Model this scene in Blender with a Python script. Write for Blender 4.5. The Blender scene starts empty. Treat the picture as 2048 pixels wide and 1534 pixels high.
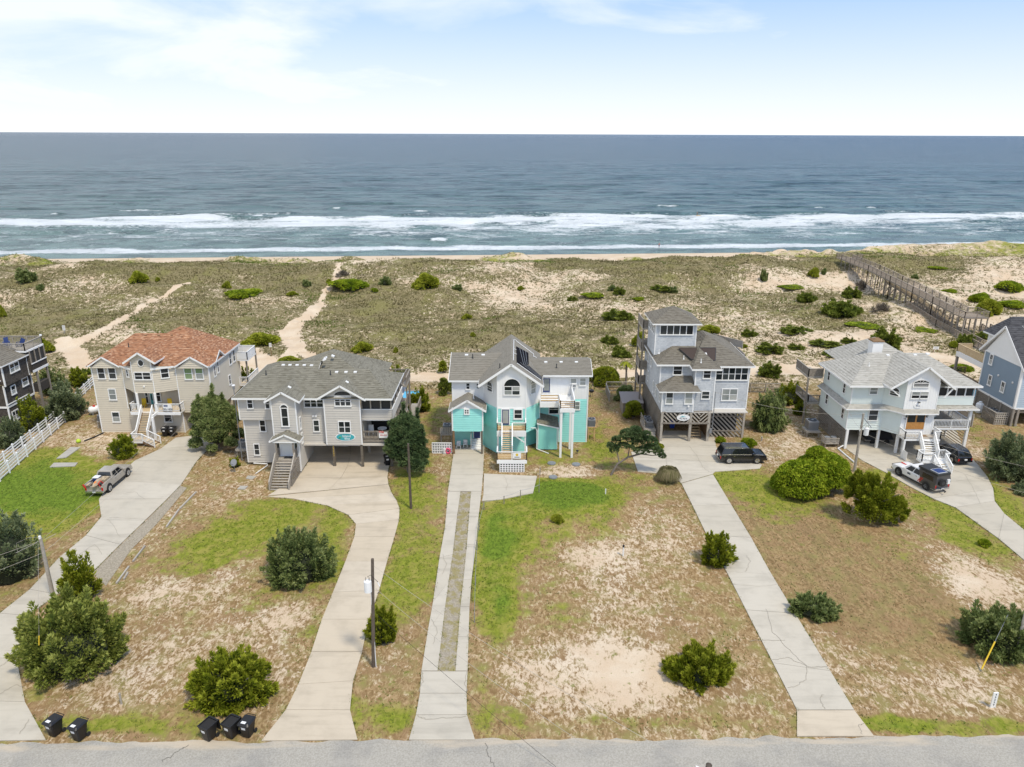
import bpy, math, random
import numpy as np
from mathutils import Vector, Matrix
random.seed(7); rng = np.random.default_rng(11)
S = bpy.context.scene
C = bpy.data.collections.new('scene'); S.collection.children.link(C)
# ---------------------------------------------------------------- camera
FPX, PITCH, CAMH, ROLL = 1500.0, math.radians(18.43), 37.0, math.radians(0.22)
cam = bpy.data.cameras.new('camera'); cam_o = bpy.data.objects.new('camera', cam); S.collection.objects.link(cam_o)
cam.sensor_width = 36; cam.lens = FPX / 2048 * 36; cam.clip_start = .5; cam.clip_end = 90000
CM = Matrix.Rotation(math.pi / 2 - PITCH, 4, 'X') @ Matrix.Rotation(ROLL, 4, 'Z')
cam_o.matrix_world = Matrix.Translation((0, 0, CAMH)) @ CM
S.camera = cam_o
# ---------------------------------------------------------------- light
SUN_EL, SUN_AZ = math.radians(60), math.atan2(.62, -.78)       # sun stands right of and behind the camera
SD = Vector((math.sin(SUN_AZ) * math.cos(SUN_EL), math.cos(SUN_AZ) * math.cos(SUN_EL), math.sin(SUN_EL)))
sun = bpy.data.lights.new('sun', 'SUN'); sun.energy = 2.65; sun.angle = math.radians(8); sun.color = (1, .905, .74)
sun_o = bpy.data.objects.new('sun', sun); S.collection.objects.link(sun_o)
sun_o.rotation_euler = (-SD).to_track_quat('-Z', 'Y').to_euler()
W = bpy.data.worlds.new('World'); S.world = W; W.use_nodes = True
wn, wl = W.node_tree.nodes, W.node_tree.links; wn.clear()
def wnode(t, **k):
    n = wn.new(t)
    for a, b in k.items(): setattr(n, a, b)
    return n
def wmath(op, a, b=None, c=None, clamp=False):
    n = wn.new('ShaderNodeMath'); n.operation = op; n.use_clamp = clamp
    for i, v in enumerate((a, b, c)):
        if v is None: continue
        if isinstance(v, (int, float)): n.inputs[i].default_value = v
        else: wl.new(v, n.inputs[i])
    return n.outputs[0]
sky = wnode('ShaderNodeTexSky', sky_type='NISHITA', sun_disc=False, sun_elevation=SUN_EL, sun_rotation=SUN_AZ, altitude=0, air_density=1.0, dust_density=.6, ozone_density=1.5)
tc = wn.new('ShaderNodeTexCoord'); sep = wn.new('ShaderNodeSeparateXYZ'); wl.new(tc.outputs['Generated'], sep.inputs[0])
mp = wn.new('ShaderNodeMapping'); mp.inputs['Scale'].default_value = (2.2, 2.2, 8.5); mp.inputs['Location'].default_value = (3.1, .7, .3); mp.inputs['Rotation'].default_value = (0, math.radians(16), 0)
wl.new(tc.outputs['Generated'], mp.inputs[0])
cn = wn.new('ShaderNodeTexNoise'); cn.inputs['Scale'].default_value = 1.7; cn.inputs['Detail'].default_value = 9; cn.inputs['Roughness'].default_value = .55; cn.inputs['Distortion'].default_value = .35
wl.new(mp.outputs[0], cn.inputs['Vector'])
cover = wmath('MULTIPLY_ADD', sep.outputs[0], -.30, .47)          # thin cloud lies thicker to the left
cl = wmath('ADD', cn.outputs['Fac'], cover)
cmask = wmath('MULTIPLY', wmath('SUBTRACT', cl, .86, clamp=True), 3.2, clamp=True)
zc = wmath('MAXIMUM', sep.outputs[2], 0.0)
hz = wmath('POWER', wmath('SUBTRACT', 1.0, wmath('MULTIPLY', zc, 5.6, clamp=True), clamp=True), 1.25)   # pale air low over the sea
m1 = wmath('MAXIMUM', wmath('MULTIPLY', cmask, .78), wmath('MULTIPLY', hz, .93))
blue = wn.new('ShaderNodeMix'); blue.data_type = 'RGBA'; blue.inputs[0].default_value = .72
wl.new(sky.outputs[0], blue.inputs[6]); blue.inputs[7].default_value = (2.8, 4.4, 7.8, 1)
mx = wn.new('ShaderNodeMix'); mx.data_type = 'RGBA'
wl.new(m1, mx.inputs[0]); wl.new(blue.outputs[2], mx.inputs[6]); mx.inputs[7].default_value = (7.25, 7.4, 7.6, 1)
bg = wn.new('ShaderNodeBackground'); bg.inputs[1].default_value = .122; wl.new(mx.outputs[2], bg.inputs[0])
wo = wn.new('ShaderNodeOutputWorld'); wl.new(bg.outputs[0], wo.inputs[0])
vs = S.view_settings; vs.view_transform = 'Standard'; vs.look = 'None'; vs.exposure = 0.31; vs.gamma = 1; vs.use_curve_mapping = False
S.render.engine = 'CYCLES'; S.cycles.max_bounces = 5; S.cycles.diffuse_bounces = 3; S.cycles.transparent_max_bounces = 6
# ---------------------------------------------------------------- pixel <-> place (photo pixels, 2048 wide)
M3 = CM.to_3x3(); CO = Vector((0, 0, CAMH))
def ray(px, py): return M3 @ Vector(((px - 1024) / FPX, (767 - py) / FPX, -1))
class PL:
    def __init__(s, p, n): s.p = Vector(p); s.n = Vector(n).normalized()
    def hit(s, px, py):
        d = ray(px, py); return CO + d * ((s.p - CO).dot(s.n) / d.dot(s.n))
def PY(Y): return PL((0, Y, 0), (0, -1, 0))
def PX(X, sg=1): return PL((X, 0, 0), (sg, 0, 0))
def PZ(z): return PL((0, 0, z), (0, 0, 1))
def PV(a, b): return PL((a[0], a[1], 0), (b[1] - a[1], -(b[0] - a[0]), 0))      # vertical plane through a and b (a left of b)
def P3(a, b, c):
    a, b, c = Vector(a), Vector(b), Vector(c); n = (b - a).cross(c - a)
    return PL(a, n if n.z > 0 else -n)
def Zm(ox, oy, s): return lambda x, y: (ox + x / s, oy + y / s)
z1 = Zm(0, 620, 3.933); z2 = Zm(440, 680, 4.648); z3 = Zm(850, 650, 5.113); z4 = Zm(1200, 590, 4.145); z5 = Zm(1560, 620, 3.932)
z6 = Zm(1840, 620, 5.899); z0 = Zm(0, 660, 6.39); z5b = Zm(1660, 780, 6.67); zb = Zm(1660, 490, 5.278)
# ---------------------------------------------------------------- noise (numpy)
def _h(ix, iy, s):
    n = (ix.astype(np.int64) * 374761393 + iy.astype(np.int64) * 668265263 + s * 1274126177) & 0xffffffff
    n = ((n ^ (n >> 13)) * 1274126177) & 0xffffffff
    return ((n ^ (n >> 16)) & 0xffff) / 65535.0
def vn(x, y, s=0):
    x = np.asarray(x, float); y = np.asarray(y, float)
    ix = np.floor(x); iy = np.floor(y); fx = x - ix; fy = y - iy
    fx = fx * fx * (3 - 2 * fx); fy = fy * fy * (3 - 2 * fy)
    a = _h(ix, iy, s); b = _h(ix + 1, iy, s); c = _h(ix, iy + 1, s); d = _h(ix + 1, iy + 1, s)
    return a + (b - a) * fx + (c - a) * fy + (a - b - c + d) * fx * fy
def fbm(x, y, s=0, o=4):
    r = 0; a = .5; t = 0
    for k in range(o):
        r = r + a * vn(x, y, s + k * 17); t += a; a *= .5; x = x * 2.03 + 3.1; y = y * 2.03 + 1.7
    return r / t
def sst(a, b, x):
    t = np.clip((np.asarray(x, float) - a) / (b - a), 0, 1); return t * t * (3 - 2 * t)
KC = .083
def terr(x, y):
    x = np.asarray(x, float); y = np.asarray(y, float); s = y - KC * x
    back = sst(108, 140, y)
    z = back * (4.2 * (fbm(x / 26, y / 19, 3) - .45) + 1.9 * (fbm(x / 8, y / 6, 5) - .5) + .6)
    z = z + back * .6 * (fbm(x / 3.0, y / 2.4, 8, 3) - .5)
    z = z * (1 - sst(222, 236, s))
    z = z + 4.3 * np.exp(-((s - 190) / 17) ** 2) * (.75 + .5 * fbm(x / 30, 0 * x, 9, 2))
    hm = sst(.45, .64, fbm(x / 17, s / 11, 21, 3) + .22 * sst(60, 120, x) - .05)
    z = z + (2.1 + 2.5 * sst(70, 130, x)) * hm * np.exp(-((s - 218) / 8.5) ** 2)
    z = z + .9 * (1 - sst(205, 236, s)) * back - 2.6 * sst(232, 268, s) - 2.0 * sst(266, 300, s)
    z = z + .85 * np.exp(-(((x - 7.5) / 6.5) ** 2 + ((y - 69) / 5) ** 2))       # the grassy septic mound before the turquoise house
    return z
def G(px, py, dz=0):
    z = 0.
    for k in range(14): p = PZ(z).hit(px, py); z = .5 * z + .5 * float(terr(p.x, p.y))
    return Vector((p.x, p.y, float(terr(p.x, p.y)) + dz))
# ---------------------------------------------------------------- mesh building
class MB:
    def __init__(s): s.v = []; s.f = []; s.uv = []; s.mi = []; s.m = 0; s.hasuv = False
    def poly(s, pts, uv=None):
        n = len(s.v); s.v += [tuple(p) for p in pts]; s.f.append(tuple(range(n, n + len(pts)))); s.mi.append(s.m)
        if uv is not None: s.hasuv = True
        s.uv.append(uv)
        return s
    def box(s, x0, y0, z0, x1, y1, z1):
        x0, x1 = min(x0, x1), max(x0, x1); y0, y1 = min(y0, y1), max(y0, y1); z0, z1 = min(z0, z1), max(z0, z1)
        return s.hexa([(x0, y0, z0), (x1, y0, z0), (x1, y1, z0), (x0, y1, z0)], [(x0, y0, z1), (x1, y0, z1), (x1, y1, z1), (x0, y1, z1)])
    def hexa(s, a, b):      # two loops, bottom and top, counter-clockwise from above
        n = len(s.v); k = len(a); s.v += [tuple(p) for p in a] + [tuple(p) for p in b]
        fs = [tuple(n + i for i in reversed(range(k))), tuple(n + k + i for i in range(k))]
        fs += [(n + i, n + (i + 1) % k, n + k + (i + 1) % k, n + k + i) for i in range(k)]
        for f in fs: s.f.append(f); s.mi.append(s.m); s.uv.append(None)
        return s
    def beam(s, p, q, w, h, up=(0, 0, 1)):      # a board from p to q, w across, h along up
        p, q, up = Vector(p), Vector(q), Vector(up); d = (q - p).normalized()
        r = d.cross(up)
        if r.length < 1e-4: up = Vector((0, 1, 0)); r = d.cross(up)
        r.normalize(); u = r.cross(d).normalized(); r = r * w / 2; u = u * h / 2
        return s.hexa([p - r - u, p + r - u, p + r + u, p - r + u], [q - r - u, q + r - u, q + r + u, q - r + u])
    def tube(s, pts, r, n=6):
        rs = r if isinstance(r, (list, tuple)) else [r] * len(pts); pts = [Vector(p) for p in pts]; base = len(s.v)
        for i, p in enumerate(pts):
            d = (pts[min(i + 1, len(pts) - 1)] - pts[max(i - 1, 0)]).normalized()
            a = d.cross(Vector((0, 0, 1)));
            if a.length < .05: a = Vector((1, 0, 0))
            a.normalize(); b = d.cross(a).normalized()
            for k in range(n):
                t = 2 * math.pi * k / n; s.v.append(tuple(p + (a * math.cos(t) + b * math.sin(t)) * rs[i]))
        for i in range(len(pts) - 1):
            for k in range(n):
                s.f.append((base + i * n + k, base + i * n + (k + 1) % n, base + (i + 1) * n + (k + 1) % n, base + (i + 1) * n + k)); s.mi.append(s.m); s.uv.append(None)
        s.f.append(tuple(base + k for k in reversed(range(n)))); s.f.append(tuple(base + (len(pts) - 1) * n + k for k in range(n)))
        s.mi += [s.m] * 2; s.uv += [None] * 2
        return s
    def cyl(s, c, r, h, n=12, r2=None):
        c = Vector(c); r2 = r if r2 is None else r2
        a = [(c.x + r * math.cos(2 * math.pi * k / n), c.y + r * math.sin(2 * math.pi * k / n), c.z) for k in range(n)]
        b = [(c.x + r2 * math.cos(2 * math.pi * k / n), c.y + r2 * math.sin(2 * math.pi * k / n), c.z + h) for k in range(n)]
        return s.hexa(a, b)
    def disc(s, c, ax, r, th, n=14):      # thick disc, axis ax
        c, ax = Vector(c), Vector(ax).normalized(); a = ax.orthogonal().normalized(); b = ax.cross(a)
        L = lambda o: [c + ax * o + (a * math.cos(2 * math.pi * k / n) + b * math.sin(2 * math.pi * k / n)) * r for k in range(n)]
        return s.hexa(L(-th / 2), L(th / 2))
    def lapped(s, pts, up, step, lap, n=None, bat=False):
        """cover a flat polygon with overlapping courses that run across 'up'"""
        pts = [Vector(p) for p in pts]
        nn = Vector(n) if n is not None else (pts[1] - pts[0]).cross(pts[2] - pts[0]); nn.normalize()
        up = Vector(up); up = (up - nn * up.dot(nn)).normalized(); hr = up.cross(nn).normalized()
        ts = [p.dot(up) for p in pts]; t0, t1 = min(ts), max(ts); k = max(1, round((t1 - t0) / step)); st = (t1 - t0) / k
        for i in range(k):
            lo, hi = t0 + i * st, t0 + (i + 1) * st
            q = clip(clip(pts, up, lo, 1), up, hi, -1)
            if len(q) < 3: continue
            def off(p):
                a = (p.dot(up) - lo) / st
                return p + nn * (lap * (1 - a) + .004)
            o = [off(p) for p in q]
            s.poly(o, [(p.dot(hr), p.dot(up)) for p in q])
            low = [j for j, p in enumerate(q) if abs(p.dot(up) - lo) < 1e-4]
            if len(low) >= 2:
                a, b = q[low[0]], q[low[-1]]; A, B = o[low[0]], o[low[-1]]
                s.poly([a, b, B, A], [(a.dot(hr), a.dot(up)), (b.dot(hr), a.dot(up)), (b.dot(hr), a.dot(up) - .02), (a.dot(hr), a.dot(up) - .02)])
        return s
    def mesh(s, name, loc=(0, 0, 0)):
        me = bpy.data.meshes.new(name); L = Vector(loc)
        me.from_pydata([tuple(Vector(p) - L) for p in s.v], [], s.f)
        if s.hasuv:
            uvl = me.uv_layers.new(name='uv').data; i = 0
            for f, u in zip(s.f, s.uv):
                for j in range(len(f)):
                    if u is not None: uvl[i].uv = u[j]
                    i += 1
        return me
def clip(pts, d, t, sg):
    out = []; n = len(pts)
    for i in range(n):
        a, b = pts[i], pts[(i + 1) % n]; fa = (a.dot(d) - t) * sg; fb = (b.dot(d) - t) * sg
        if fa >= -1e-7: out.append(a)
        if (fa > 1e-7 and fb < -1e-7) or (fa < -1e-7 and fb > 1e-7): out.append(a + (b - a) * (fa / (fa - fb)))
    return out
def obj(name, mb, mat, parent=None, loc=None, kind=None, label=None, smooth=False):
    root = parent
    while root is not None and root.parent is not None: root = root.parent
    L = root.location if root is not None else Vector(loc or (0, 0, 0))
    me = mb.mesh(name, L) if isinstance(mb, MB) else mb
    for m in (mat if isinstance(mat, (list, tuple)) else [mat]): me.materials.append(m)
    if isinstance(mb, MB) and isinstance(mat, (list, tuple)): me.polygons.foreach_set('material_index', mb.mi)
    if smooth: me.polygons.foreach_set('use_smooth', [True] * len(me.polygons))
    o = bpy.data.objects.new(name, me); C.objects.link(o)
    if parent is not None: o.parent = parent
    elif loc is not None: o.location = loc
    if kind: o['kind'] = kind
    if label: o['label'] = label
    return o
def tag(o, label, cat, group=None):
    o['label'] = label; o['category'] = cat
    if group: o['group'] = group
    return o
def thing(name, label, cat, loc=(0, 0, 0), group=None, rot=0):
    o = bpy.data.objects.new(name, None); C.objects.link(o); o.location = loc; o.rotation_euler = (0, 0, rot); o.empty_display_size = .2
    return tag(o, label, cat, group)
def dup(root, loc, rot=0, scale=1, label=None, group=None):
    r = root.copy(); C.objects.link(r); r.location = loc; r.rotation_euler = (0, 0, rot); r.scale = scale if isinstance(scale, (tuple, list)) else (scale,) * 3
    if label: r['label'] = label
    if group: r['group'] = group
    for ch in list(root.children):
        c = ch.copy(); C.objects.link(c); c.parent = r
        for g in list(ch.children):
            d = g.copy(); C.objects.link(d); d.parent = c
    return r
# ---------------------------------------------------------------- materials
class NT:
    def __init__(s, name):
        s.m = bpy.data.materials.new(name); s.m.use_nodes = True; s.t = s.m.node_tree; s.n = s.t.nodes; s.l = s.t.links
        s.b = s.n['Principled BSDF']; s.o = s.n['Material Output']
    def set(s, inp, v):
        if isinstance(v, bpy.types.NodeSocket): s.l.new(v, inp)
        elif isinstance(v, (tuple, list)) and len(v) == 3 and inp.type == 'RGBA': inp.default_value = (*v, 1)
        else: inp.default_value = v
    def node(s, t, **k):
        n = s.n.new(t)
        for a, b in k.items(): setattr(n, a, b)
        return n
    def math(s, op, *a, clamp=False):
        n = s.node('ShaderNodeMath', operation=op, use_clamp=clamp)
        for i, v in enumerate(a): s.set(n.inputs[i], v)
        return n.outputs[0]
    def mix(s, f, a, b, mode='MIX'):
        n = s.node('ShaderNodeMix', data_type='RGBA', blend_type=mode); s.set(n.inputs[0], f); s.set(n.inputs[6], a); s.set(n.inputs[7], b); return n.outputs[2]
    def coord(s, which='Object', scale=(1, 1, 1), rot=(0, 0, 0)):
        c = s.node('ShaderNodeTexCoord').outputs[which]
        if tuple(scale) == (1, 1, 1) and tuple(rot) == (0, 0, 0): return c
        m = s.node('ShaderNodeMapping'); m.inputs['Scale'].default_value = scale; m.inputs['Rotation'].default_value = rot; s.l.new(c, m.inputs[0]); return m.outputs[0]
    def noise(s, vec, scale, detail=4, rough=.55, dist=0, out='Fac'):
        n = s.node('ShaderNodeTexNoise'); s.l.new(vec, n.inputs['Vector']); n.inputs['Scale'].default_value = scale; n.inputs['Detail'].default_value = detail
        n.inputs['Roughness'].default_value = rough; n.inputs['Distortion'].default_value = dist; return n.outputs[out]
    def ss(s, x, a, b):
        n = s.node('ShaderNodeMapRange', interpolation_type='SMOOTHSTEP'); s.set(n.inputs[0], x); s.set(n.inputs[1], a); s.set(n.inputs[2], b); return n.outputs[0]
    def attr(s, name, out='Fac'):
        n = s.node('ShaderNodeAttribute'); n.attribute_name = name; return n.outputs[out]
    def bump(s, h, strength=.3, dist=.02):
        n = s.node('ShaderNodeBump'); n.inputs['Strength'].default_value = strength; n.inputs['Distance'].default_value = dist; s.l.new(h, n.inputs['Height']); s.l.new(n.outputs[0], s.b.inputs['Normal'])
    def fin(s, col, rough=.8, spec=.3, metal=0):
        s.set(s.b.inputs['Base Color'], col); s.set(s.b.inputs['Roughness'], rough); s.b.inputs['Specular IOR Level'].default_value = spec; s.b.inputs['Metallic'].default_value = metal; return s.m
def paint(name, col, rough=.55, var=.10, dirt=.12, scale=1.3, dcol=(.30, .27, .22)):
    t = NT(name); c = t.coord('Object'); n = t.noise(c, scale, 5); n2 = t.noise(t.coord('Object', (3, 3, .35)), 1.6, 4)
    a = t.mix(t.math('MULTIPLY', t.ss(n, .35, .75), var * 2.2), col, tuple(x * .72 for x in col))
    a = t.mix(t.math('MULTIPLY', t.ss(n2, .52, .78), dirt), a, dcol)
    return t.fin(a, rough)
def wood(name, col, col2, scale=1.0, rough=.85):
    t = NT(name); n = t.noise(t.coord('Object', (6, 6, 6)), .9 * scale, 5, .65); n2 = t.noise(t.coord('Object'), .45, 3)
    r = t.node('ShaderNodeObjectInfo').outputs['Random']
    a = t.mix(t.ss(n, .3, .7), col, col2); a = t.mix(t.math('MULTIPLY', n2, .35), a, tuple(x * .6 for x in col)); a = t.mix(t.math('MULTIPLY', r, .35), a, tuple(min(1, x * 1.25) for x in col2))
    return t.fin(a, rough)
def shingle(name, cols, tab=.33, course=.16, patch=.25):
    t = NT(name); uv = t.node('ShaderNodeUVMap', uv_map='uv').outputs[0]; sp = t.node('ShaderNodeSeparateXYZ'); t.l.new(uv, sp.inputs[0])
    row = t.math('FLOOR', t.math('DIVIDE', sp.outputs[1], course)); u = t.math('FLOOR', t.math('ADD', t.math('DIVIDE', sp.outputs[0], tab), t.math('MULTIPLY', row, .37)))
    cb = t.node('ShaderNodeCombineXYZ'); t.l.new(u, cb.inputs[0]); t.l.new(row, cb.inputs[1])
    w = t.node('ShaderNodeTexWhiteNoise', noise_dimensions='2D'); t.l.new(cb.outputs[0], w.inputs['Vector'])
    rp = t.node('ShaderNodeValToRGB'); rp.color_ramp.interpolation = 'LINEAR'; el = rp.color_ramp.elements
    for i, c in enumerate(cols):
        e = el[i] if i < 2 else el.new(1)
        e.position = i / (len(cols) - 1); e.color = (*c, 1)
    for i, c in enumerate(cols): el[i].position = i / (len(cols) - 1); el[i].color = (*c, 1)
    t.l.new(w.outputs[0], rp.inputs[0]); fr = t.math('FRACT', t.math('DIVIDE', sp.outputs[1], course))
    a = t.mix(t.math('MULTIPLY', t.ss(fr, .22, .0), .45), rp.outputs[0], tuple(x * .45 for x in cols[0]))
    n = t.noise(t.coord('Object'), .35, 4, .6); g = t.noise(t.coord('Object'), 9, 3)
    a = t.mix(t.math('MULTIPLY', t.ss(n, .42, .72), patch), a, tuple(x * .55 for x in cols[0])); a = t.mix(t.math('MULTIPLY', g, .25), a, tuple(x * .8 for x in cols[-1]))
    return t.fin(a, .92, .15)
def flat(name, col, rough=.5, metal=0, spec=.4, emit=None):
    t = NT(name); n = t.noise(t.coord('Object'), 5, 3); m = t.fin(t.mix(t.math('MULTIPLY', n, .35), col, tuple(x * .7 for x in col)), rough, spec, metal); return m
def glassm(name, top, low, rough=.06):
    t = NT(name); c = t.coord('Object'); n = t.noise(c, .8, 2); r = t.node('ShaderNodeObjectInfo').outputs['Random']
    a = t.mix(t.ss(t.math('ADD', t.math('MULTIPLY', n, .6), t.math('MULTIPLY', r, .6)), .35, .85), top, low); return t.fin(a, rough, .32)
MT = dict(
    white=paint('white_paint', (.80, .80, .78), .5, .05, .05), offwhite=paint('white_siding', (.78, .78, .76), .6, .06, .06),
    aqua=paint('aqua_siding', (.33, .74, .67), .55, .10, .05, dcol=(.25, .5, .42)), cream=paint('cream_siding', (.60, .54, .43), .6, .07, .08), grey=paint('grey_siding', (.54, .51, .455), .6, .08, .08),
    pale=paint('pale_mint_siding', (.66, .72, .68), .6, .06, .06), slate=paint('slate_blue_siding', (.22, .29, .36), .6, .05, .04), slate2=paint('pale_blue_siding', (.42, .50, .57), .6, .05, .04),
    bshake=shingle('blue_shake', [(.45, .475, .495), (.58, .60, .61), (.51, .535, .55)], .22, .18, .3), dshake=shingle('dark_shake', [(.055, .047, .04), (.12, .105, .09), (.08, .07, .06)], .2, .17, .4),
    redroof=shingle('terracotta_shingle', [(.17, .075, .04), (.43, .22, .12), (.31, .14, .07), (.24, .105, .055), (.52, .32, .20)], .36, .165, .12), greyroof=shingle('grey_shingle', [(.15, .14, .105), (.25, .235, .185), (.20, .187, .148)], .4, .17, .2),
    roof3=shingle('warm_grey_shingle', [(.195, .18, .145), (.255, .235, .195), (.225, .207, .17)], .4, .16, .15), roof4=shingle('brown_grey_shingle', [(.135, .12, .095), (.22, .20, .16), (.175, .158, .128)], .4, .16, .15), roof5=shingle('pale_shingle', [(.32, .305, .265), (.47, .45, .40), (.39, .375, .33)], .4, .17, .12),
    roof6=shingle('charcoal_shingle', [(.05, .05, .055), (.10, .10, .105), (.075, .075, .08)], .4, .17, .1),
    wgrey=wood('weathered_wood', (.19, .165, .135), (.32, .285, .24)), wlight=wood('weathered_light_wood', (.30, .27, .225), (.44, .40, .34)), wwalk=wood('boardwalk_wood', (.21, .17, .13), (.36, .30, .235)), wnew=wood('new_pine', (.42, .25, .09), (.58, .40, .19)), wtread=wood('tread_board', (.50, .36, .20), (.62, .50, .32)), wpole=wood('utility_pole_wood', (.06, .045, .035), (.13, .105, .08)),
    wbrown=wood('brown_wood', (.16, .09, .045), (.26, .17, .09)), wpostg=wood('post_wood', (.10, .085, .065), (.19, .165, .13)),
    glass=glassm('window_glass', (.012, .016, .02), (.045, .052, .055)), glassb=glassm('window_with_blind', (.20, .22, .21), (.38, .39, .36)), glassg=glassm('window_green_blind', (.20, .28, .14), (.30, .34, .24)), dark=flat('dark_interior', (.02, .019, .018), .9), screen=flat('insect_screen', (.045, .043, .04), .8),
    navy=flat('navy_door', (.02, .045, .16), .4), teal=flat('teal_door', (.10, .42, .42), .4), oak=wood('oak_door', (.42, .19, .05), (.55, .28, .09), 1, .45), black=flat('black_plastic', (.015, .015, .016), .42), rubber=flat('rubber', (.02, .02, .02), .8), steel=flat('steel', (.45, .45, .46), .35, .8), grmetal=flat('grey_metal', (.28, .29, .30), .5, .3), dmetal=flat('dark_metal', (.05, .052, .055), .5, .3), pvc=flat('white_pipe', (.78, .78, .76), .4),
    red=flat('red_plastic', (.55, .03, .02), .4), pink=flat('pink_float', (.75, .10, .20), .4), yellow=flat('yellow_plastic', (.70, .48, .03), .45), blue=flat('blue_plastic', (.02, .06, .30), .4), lime=flat('lime_ball', (.45, .62, .04), .6), solar=flat('solar_mat', (.012, .012, .014), .95, 0, .05), signteal=flat('teal_sign', (.05, .38, .42), .4), signdark=flat('sign_ink', (.03, .05, .08), .6), green=flat('sign_green', (.10, .35, .10), .5), concp=paint('old_concrete', (.40, .38, .33), .9, .25, .3),
    pool=flat('pool_water', (.05, .48, .46), .08), tarp=flat('blue_tarp', (.02, .17, .55), .5), poolb=flat('blue_pool_water', (.06, .40, .60), .08), orange=flat('orange_plastic', (.75, .22, .03), .5), tan=flat('tan_fabric', (.45, .36, .24), .8))
# ================================================================ GROUND
def ground_material():
    t = NT('sandy_ground'); c = t.coord('Object'); sl = t.coord('Object', (1.0, .55, 1), (0, 0, .5))
    S_, Gm, D_ = t.attr('sand'), t.attr('green'), t.attr('dune')
    n1 = t.noise(c, 1.1, 8, .62, .6); n2 = t.noise(sl, 3.6, 6, .66, .9); n3 = t.noise(c, .25, 5, .6, .3); n4 = t.noise(c, 11, 3, .6); n5 = t.noise(c, .6, 4, .6)
    sand = t.mix(t.ss(n3, .35, .7), (.57, .44, .305), (.65, .545, .41)); sand = t.mix(t.math('MULTIPLY', t.ss(n4, .35, .7), .28), sand, (.38, .29, .19))
    wet = t.attr('wet'); sand = t.mix(wet, sand, (.30, .25, .19))
    brown = t.mix(t.ss(n2, .35, .65), (.20, .125, .055), (.38, .265, .135)); brown = t.mix(t.ss(n5, .42, .68), brown, (.25, .205, .08)); brown = t.mix(t.math('MULTIPLY', t.ss(n3, .5, .68), .6), brown, (.27, .17, .09))
    dbrown = t.mix(t.ss(n2, .38, .62), (.12, .10, .045), (.255, .215, .115)); dbrown = t.mix(t.math('MULTIPLY', t.ss(n3, .46, .64), .6), dbrown, (.19, .18, .06))
    mw = t.noise(t.coord('Object', (1.5, .09, 1), (0, 0, .42)), 1.0, 6, .65, .5); brown = t.mix(t.math('MULTIPLY', t.math('MULTIPLY', t.ss(mw, .42, .62), t.attr('mow')), .38), brown, (.155, .11, .052))
    brown = t.mix(D_, brown, dbrown)
    grn = t.mix(t.ss(n2, .3, .7), (.105, .14, .010), (.23, .26, .028)); grn = t.mix(t.ss(n1, .42, .7), grn, (.29, .26, .06)); grn = t.mix(t.ss(Gm, .48, .9), grn, t.mix(t.ss(n2, .3, .7), (.06, .115, .008), (.155, .235, .02)))
    k = t.math('ADD', t.math('ADD', t.math('MULTIPLY', n1, .5), t.math('MULTIPLY', n2, .8)), t.math('MULTIPLY', n4, .28))
    kd = t.math('ADD', t.math('ADD', t.math('MULTIPLY', n1, .75), t.math('MULTIPLY', n2, .68)), t.math('MULTIPLY', n4, .15)); k = t.math('ADD', t.math('MULTIPLY', kd, D_), t.math('MULTIPLY', k, t.math('SUBTRACT', 1.0, D_, clamp=True)))
    fs = t.ss(t.math('ADD', k, S_), t.math('MULTIPLY_ADD', D_, .02, .825), t.math('MULTIPLY_ADD', D_, -.09, 1.01))
    col = t.mix(fs, brown, sand)
    fg = t.ss(t.math('ADD', t.math('ADD', t.math('MULTIPLY_ADD', n5, .8, t.math('MULTIPLY', n2, .35)), t.math('MULTIPLY', n1, .45)), Gm), .86, 1.14)
    col = t.mix(t.math('MULTIPLY', fg, .93), col, grn)
    tf = t.ss(t.noise(c, 1.5, 3, .6), .63, .70); col = t.mix(t.math('MULTIPLY', t.math('MULTIPLY', tf, t.math('SUBTRACT', 1.0, D_, clamp=True)), .65), col, t.mix(n2, (.10, .14, .02), (.22, .22, .05)))
    t.bump(t.math('ADD', n2, t.math('MULTIPLY', n4, .6)), .55, .09)
    return t.fin(col, .97, .1)
def lut(poly, w):      # distance mask round a polyline of points
    return [Vector(p).to_2d() for p in poly], w
def dist_poly(x, y, pts):
    d = np.full(x.shape, 1e9)
    for a, b in zip(pts[:-1], pts[1:]):
        ab = b - a; L = max(ab.length_squared, 1e-6)
        t = np.clip(((x - a.x) * ab.x + (y - a.y) * ab.y) / L, 0, 1)
        d = np.minimum(d, np.hypot(x - a.x - t * ab.x, y - a.y - t * ab.y))
    return d
paths = [([(375, 566), (338, 583), (300, 605), (250, 635)], .6), ([(250, 635), (185, 672), (140, 688)], 1.1), ([(140, 688), (60, 712), (-60, 735)], 1.6), ([(130, 680), (155, 712), (178, 740)], 1.6),
         ([(700, 528), (672, 556), (652, 580), (643, 600), (648, 612)], .55), ([(645, 610), (620, 632), (586, 648), (572, 665), (590, 700), (560, 735), (520, 760)], 1.1), ([(600, 640), (590, 665), (600, 700), (640, 720), (700, 740)], 1.0),
         ([(480, 735), (640, 748), (900, 756), (1200, 748), (1300, 745)], 1.7), ([(1290, 745), (1500, 742), (1620, 738)], 1.9), ([(1880, 712), (1950, 725)], 2.2), ([(480, 700), (540, 742)], 2.6)]
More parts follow.
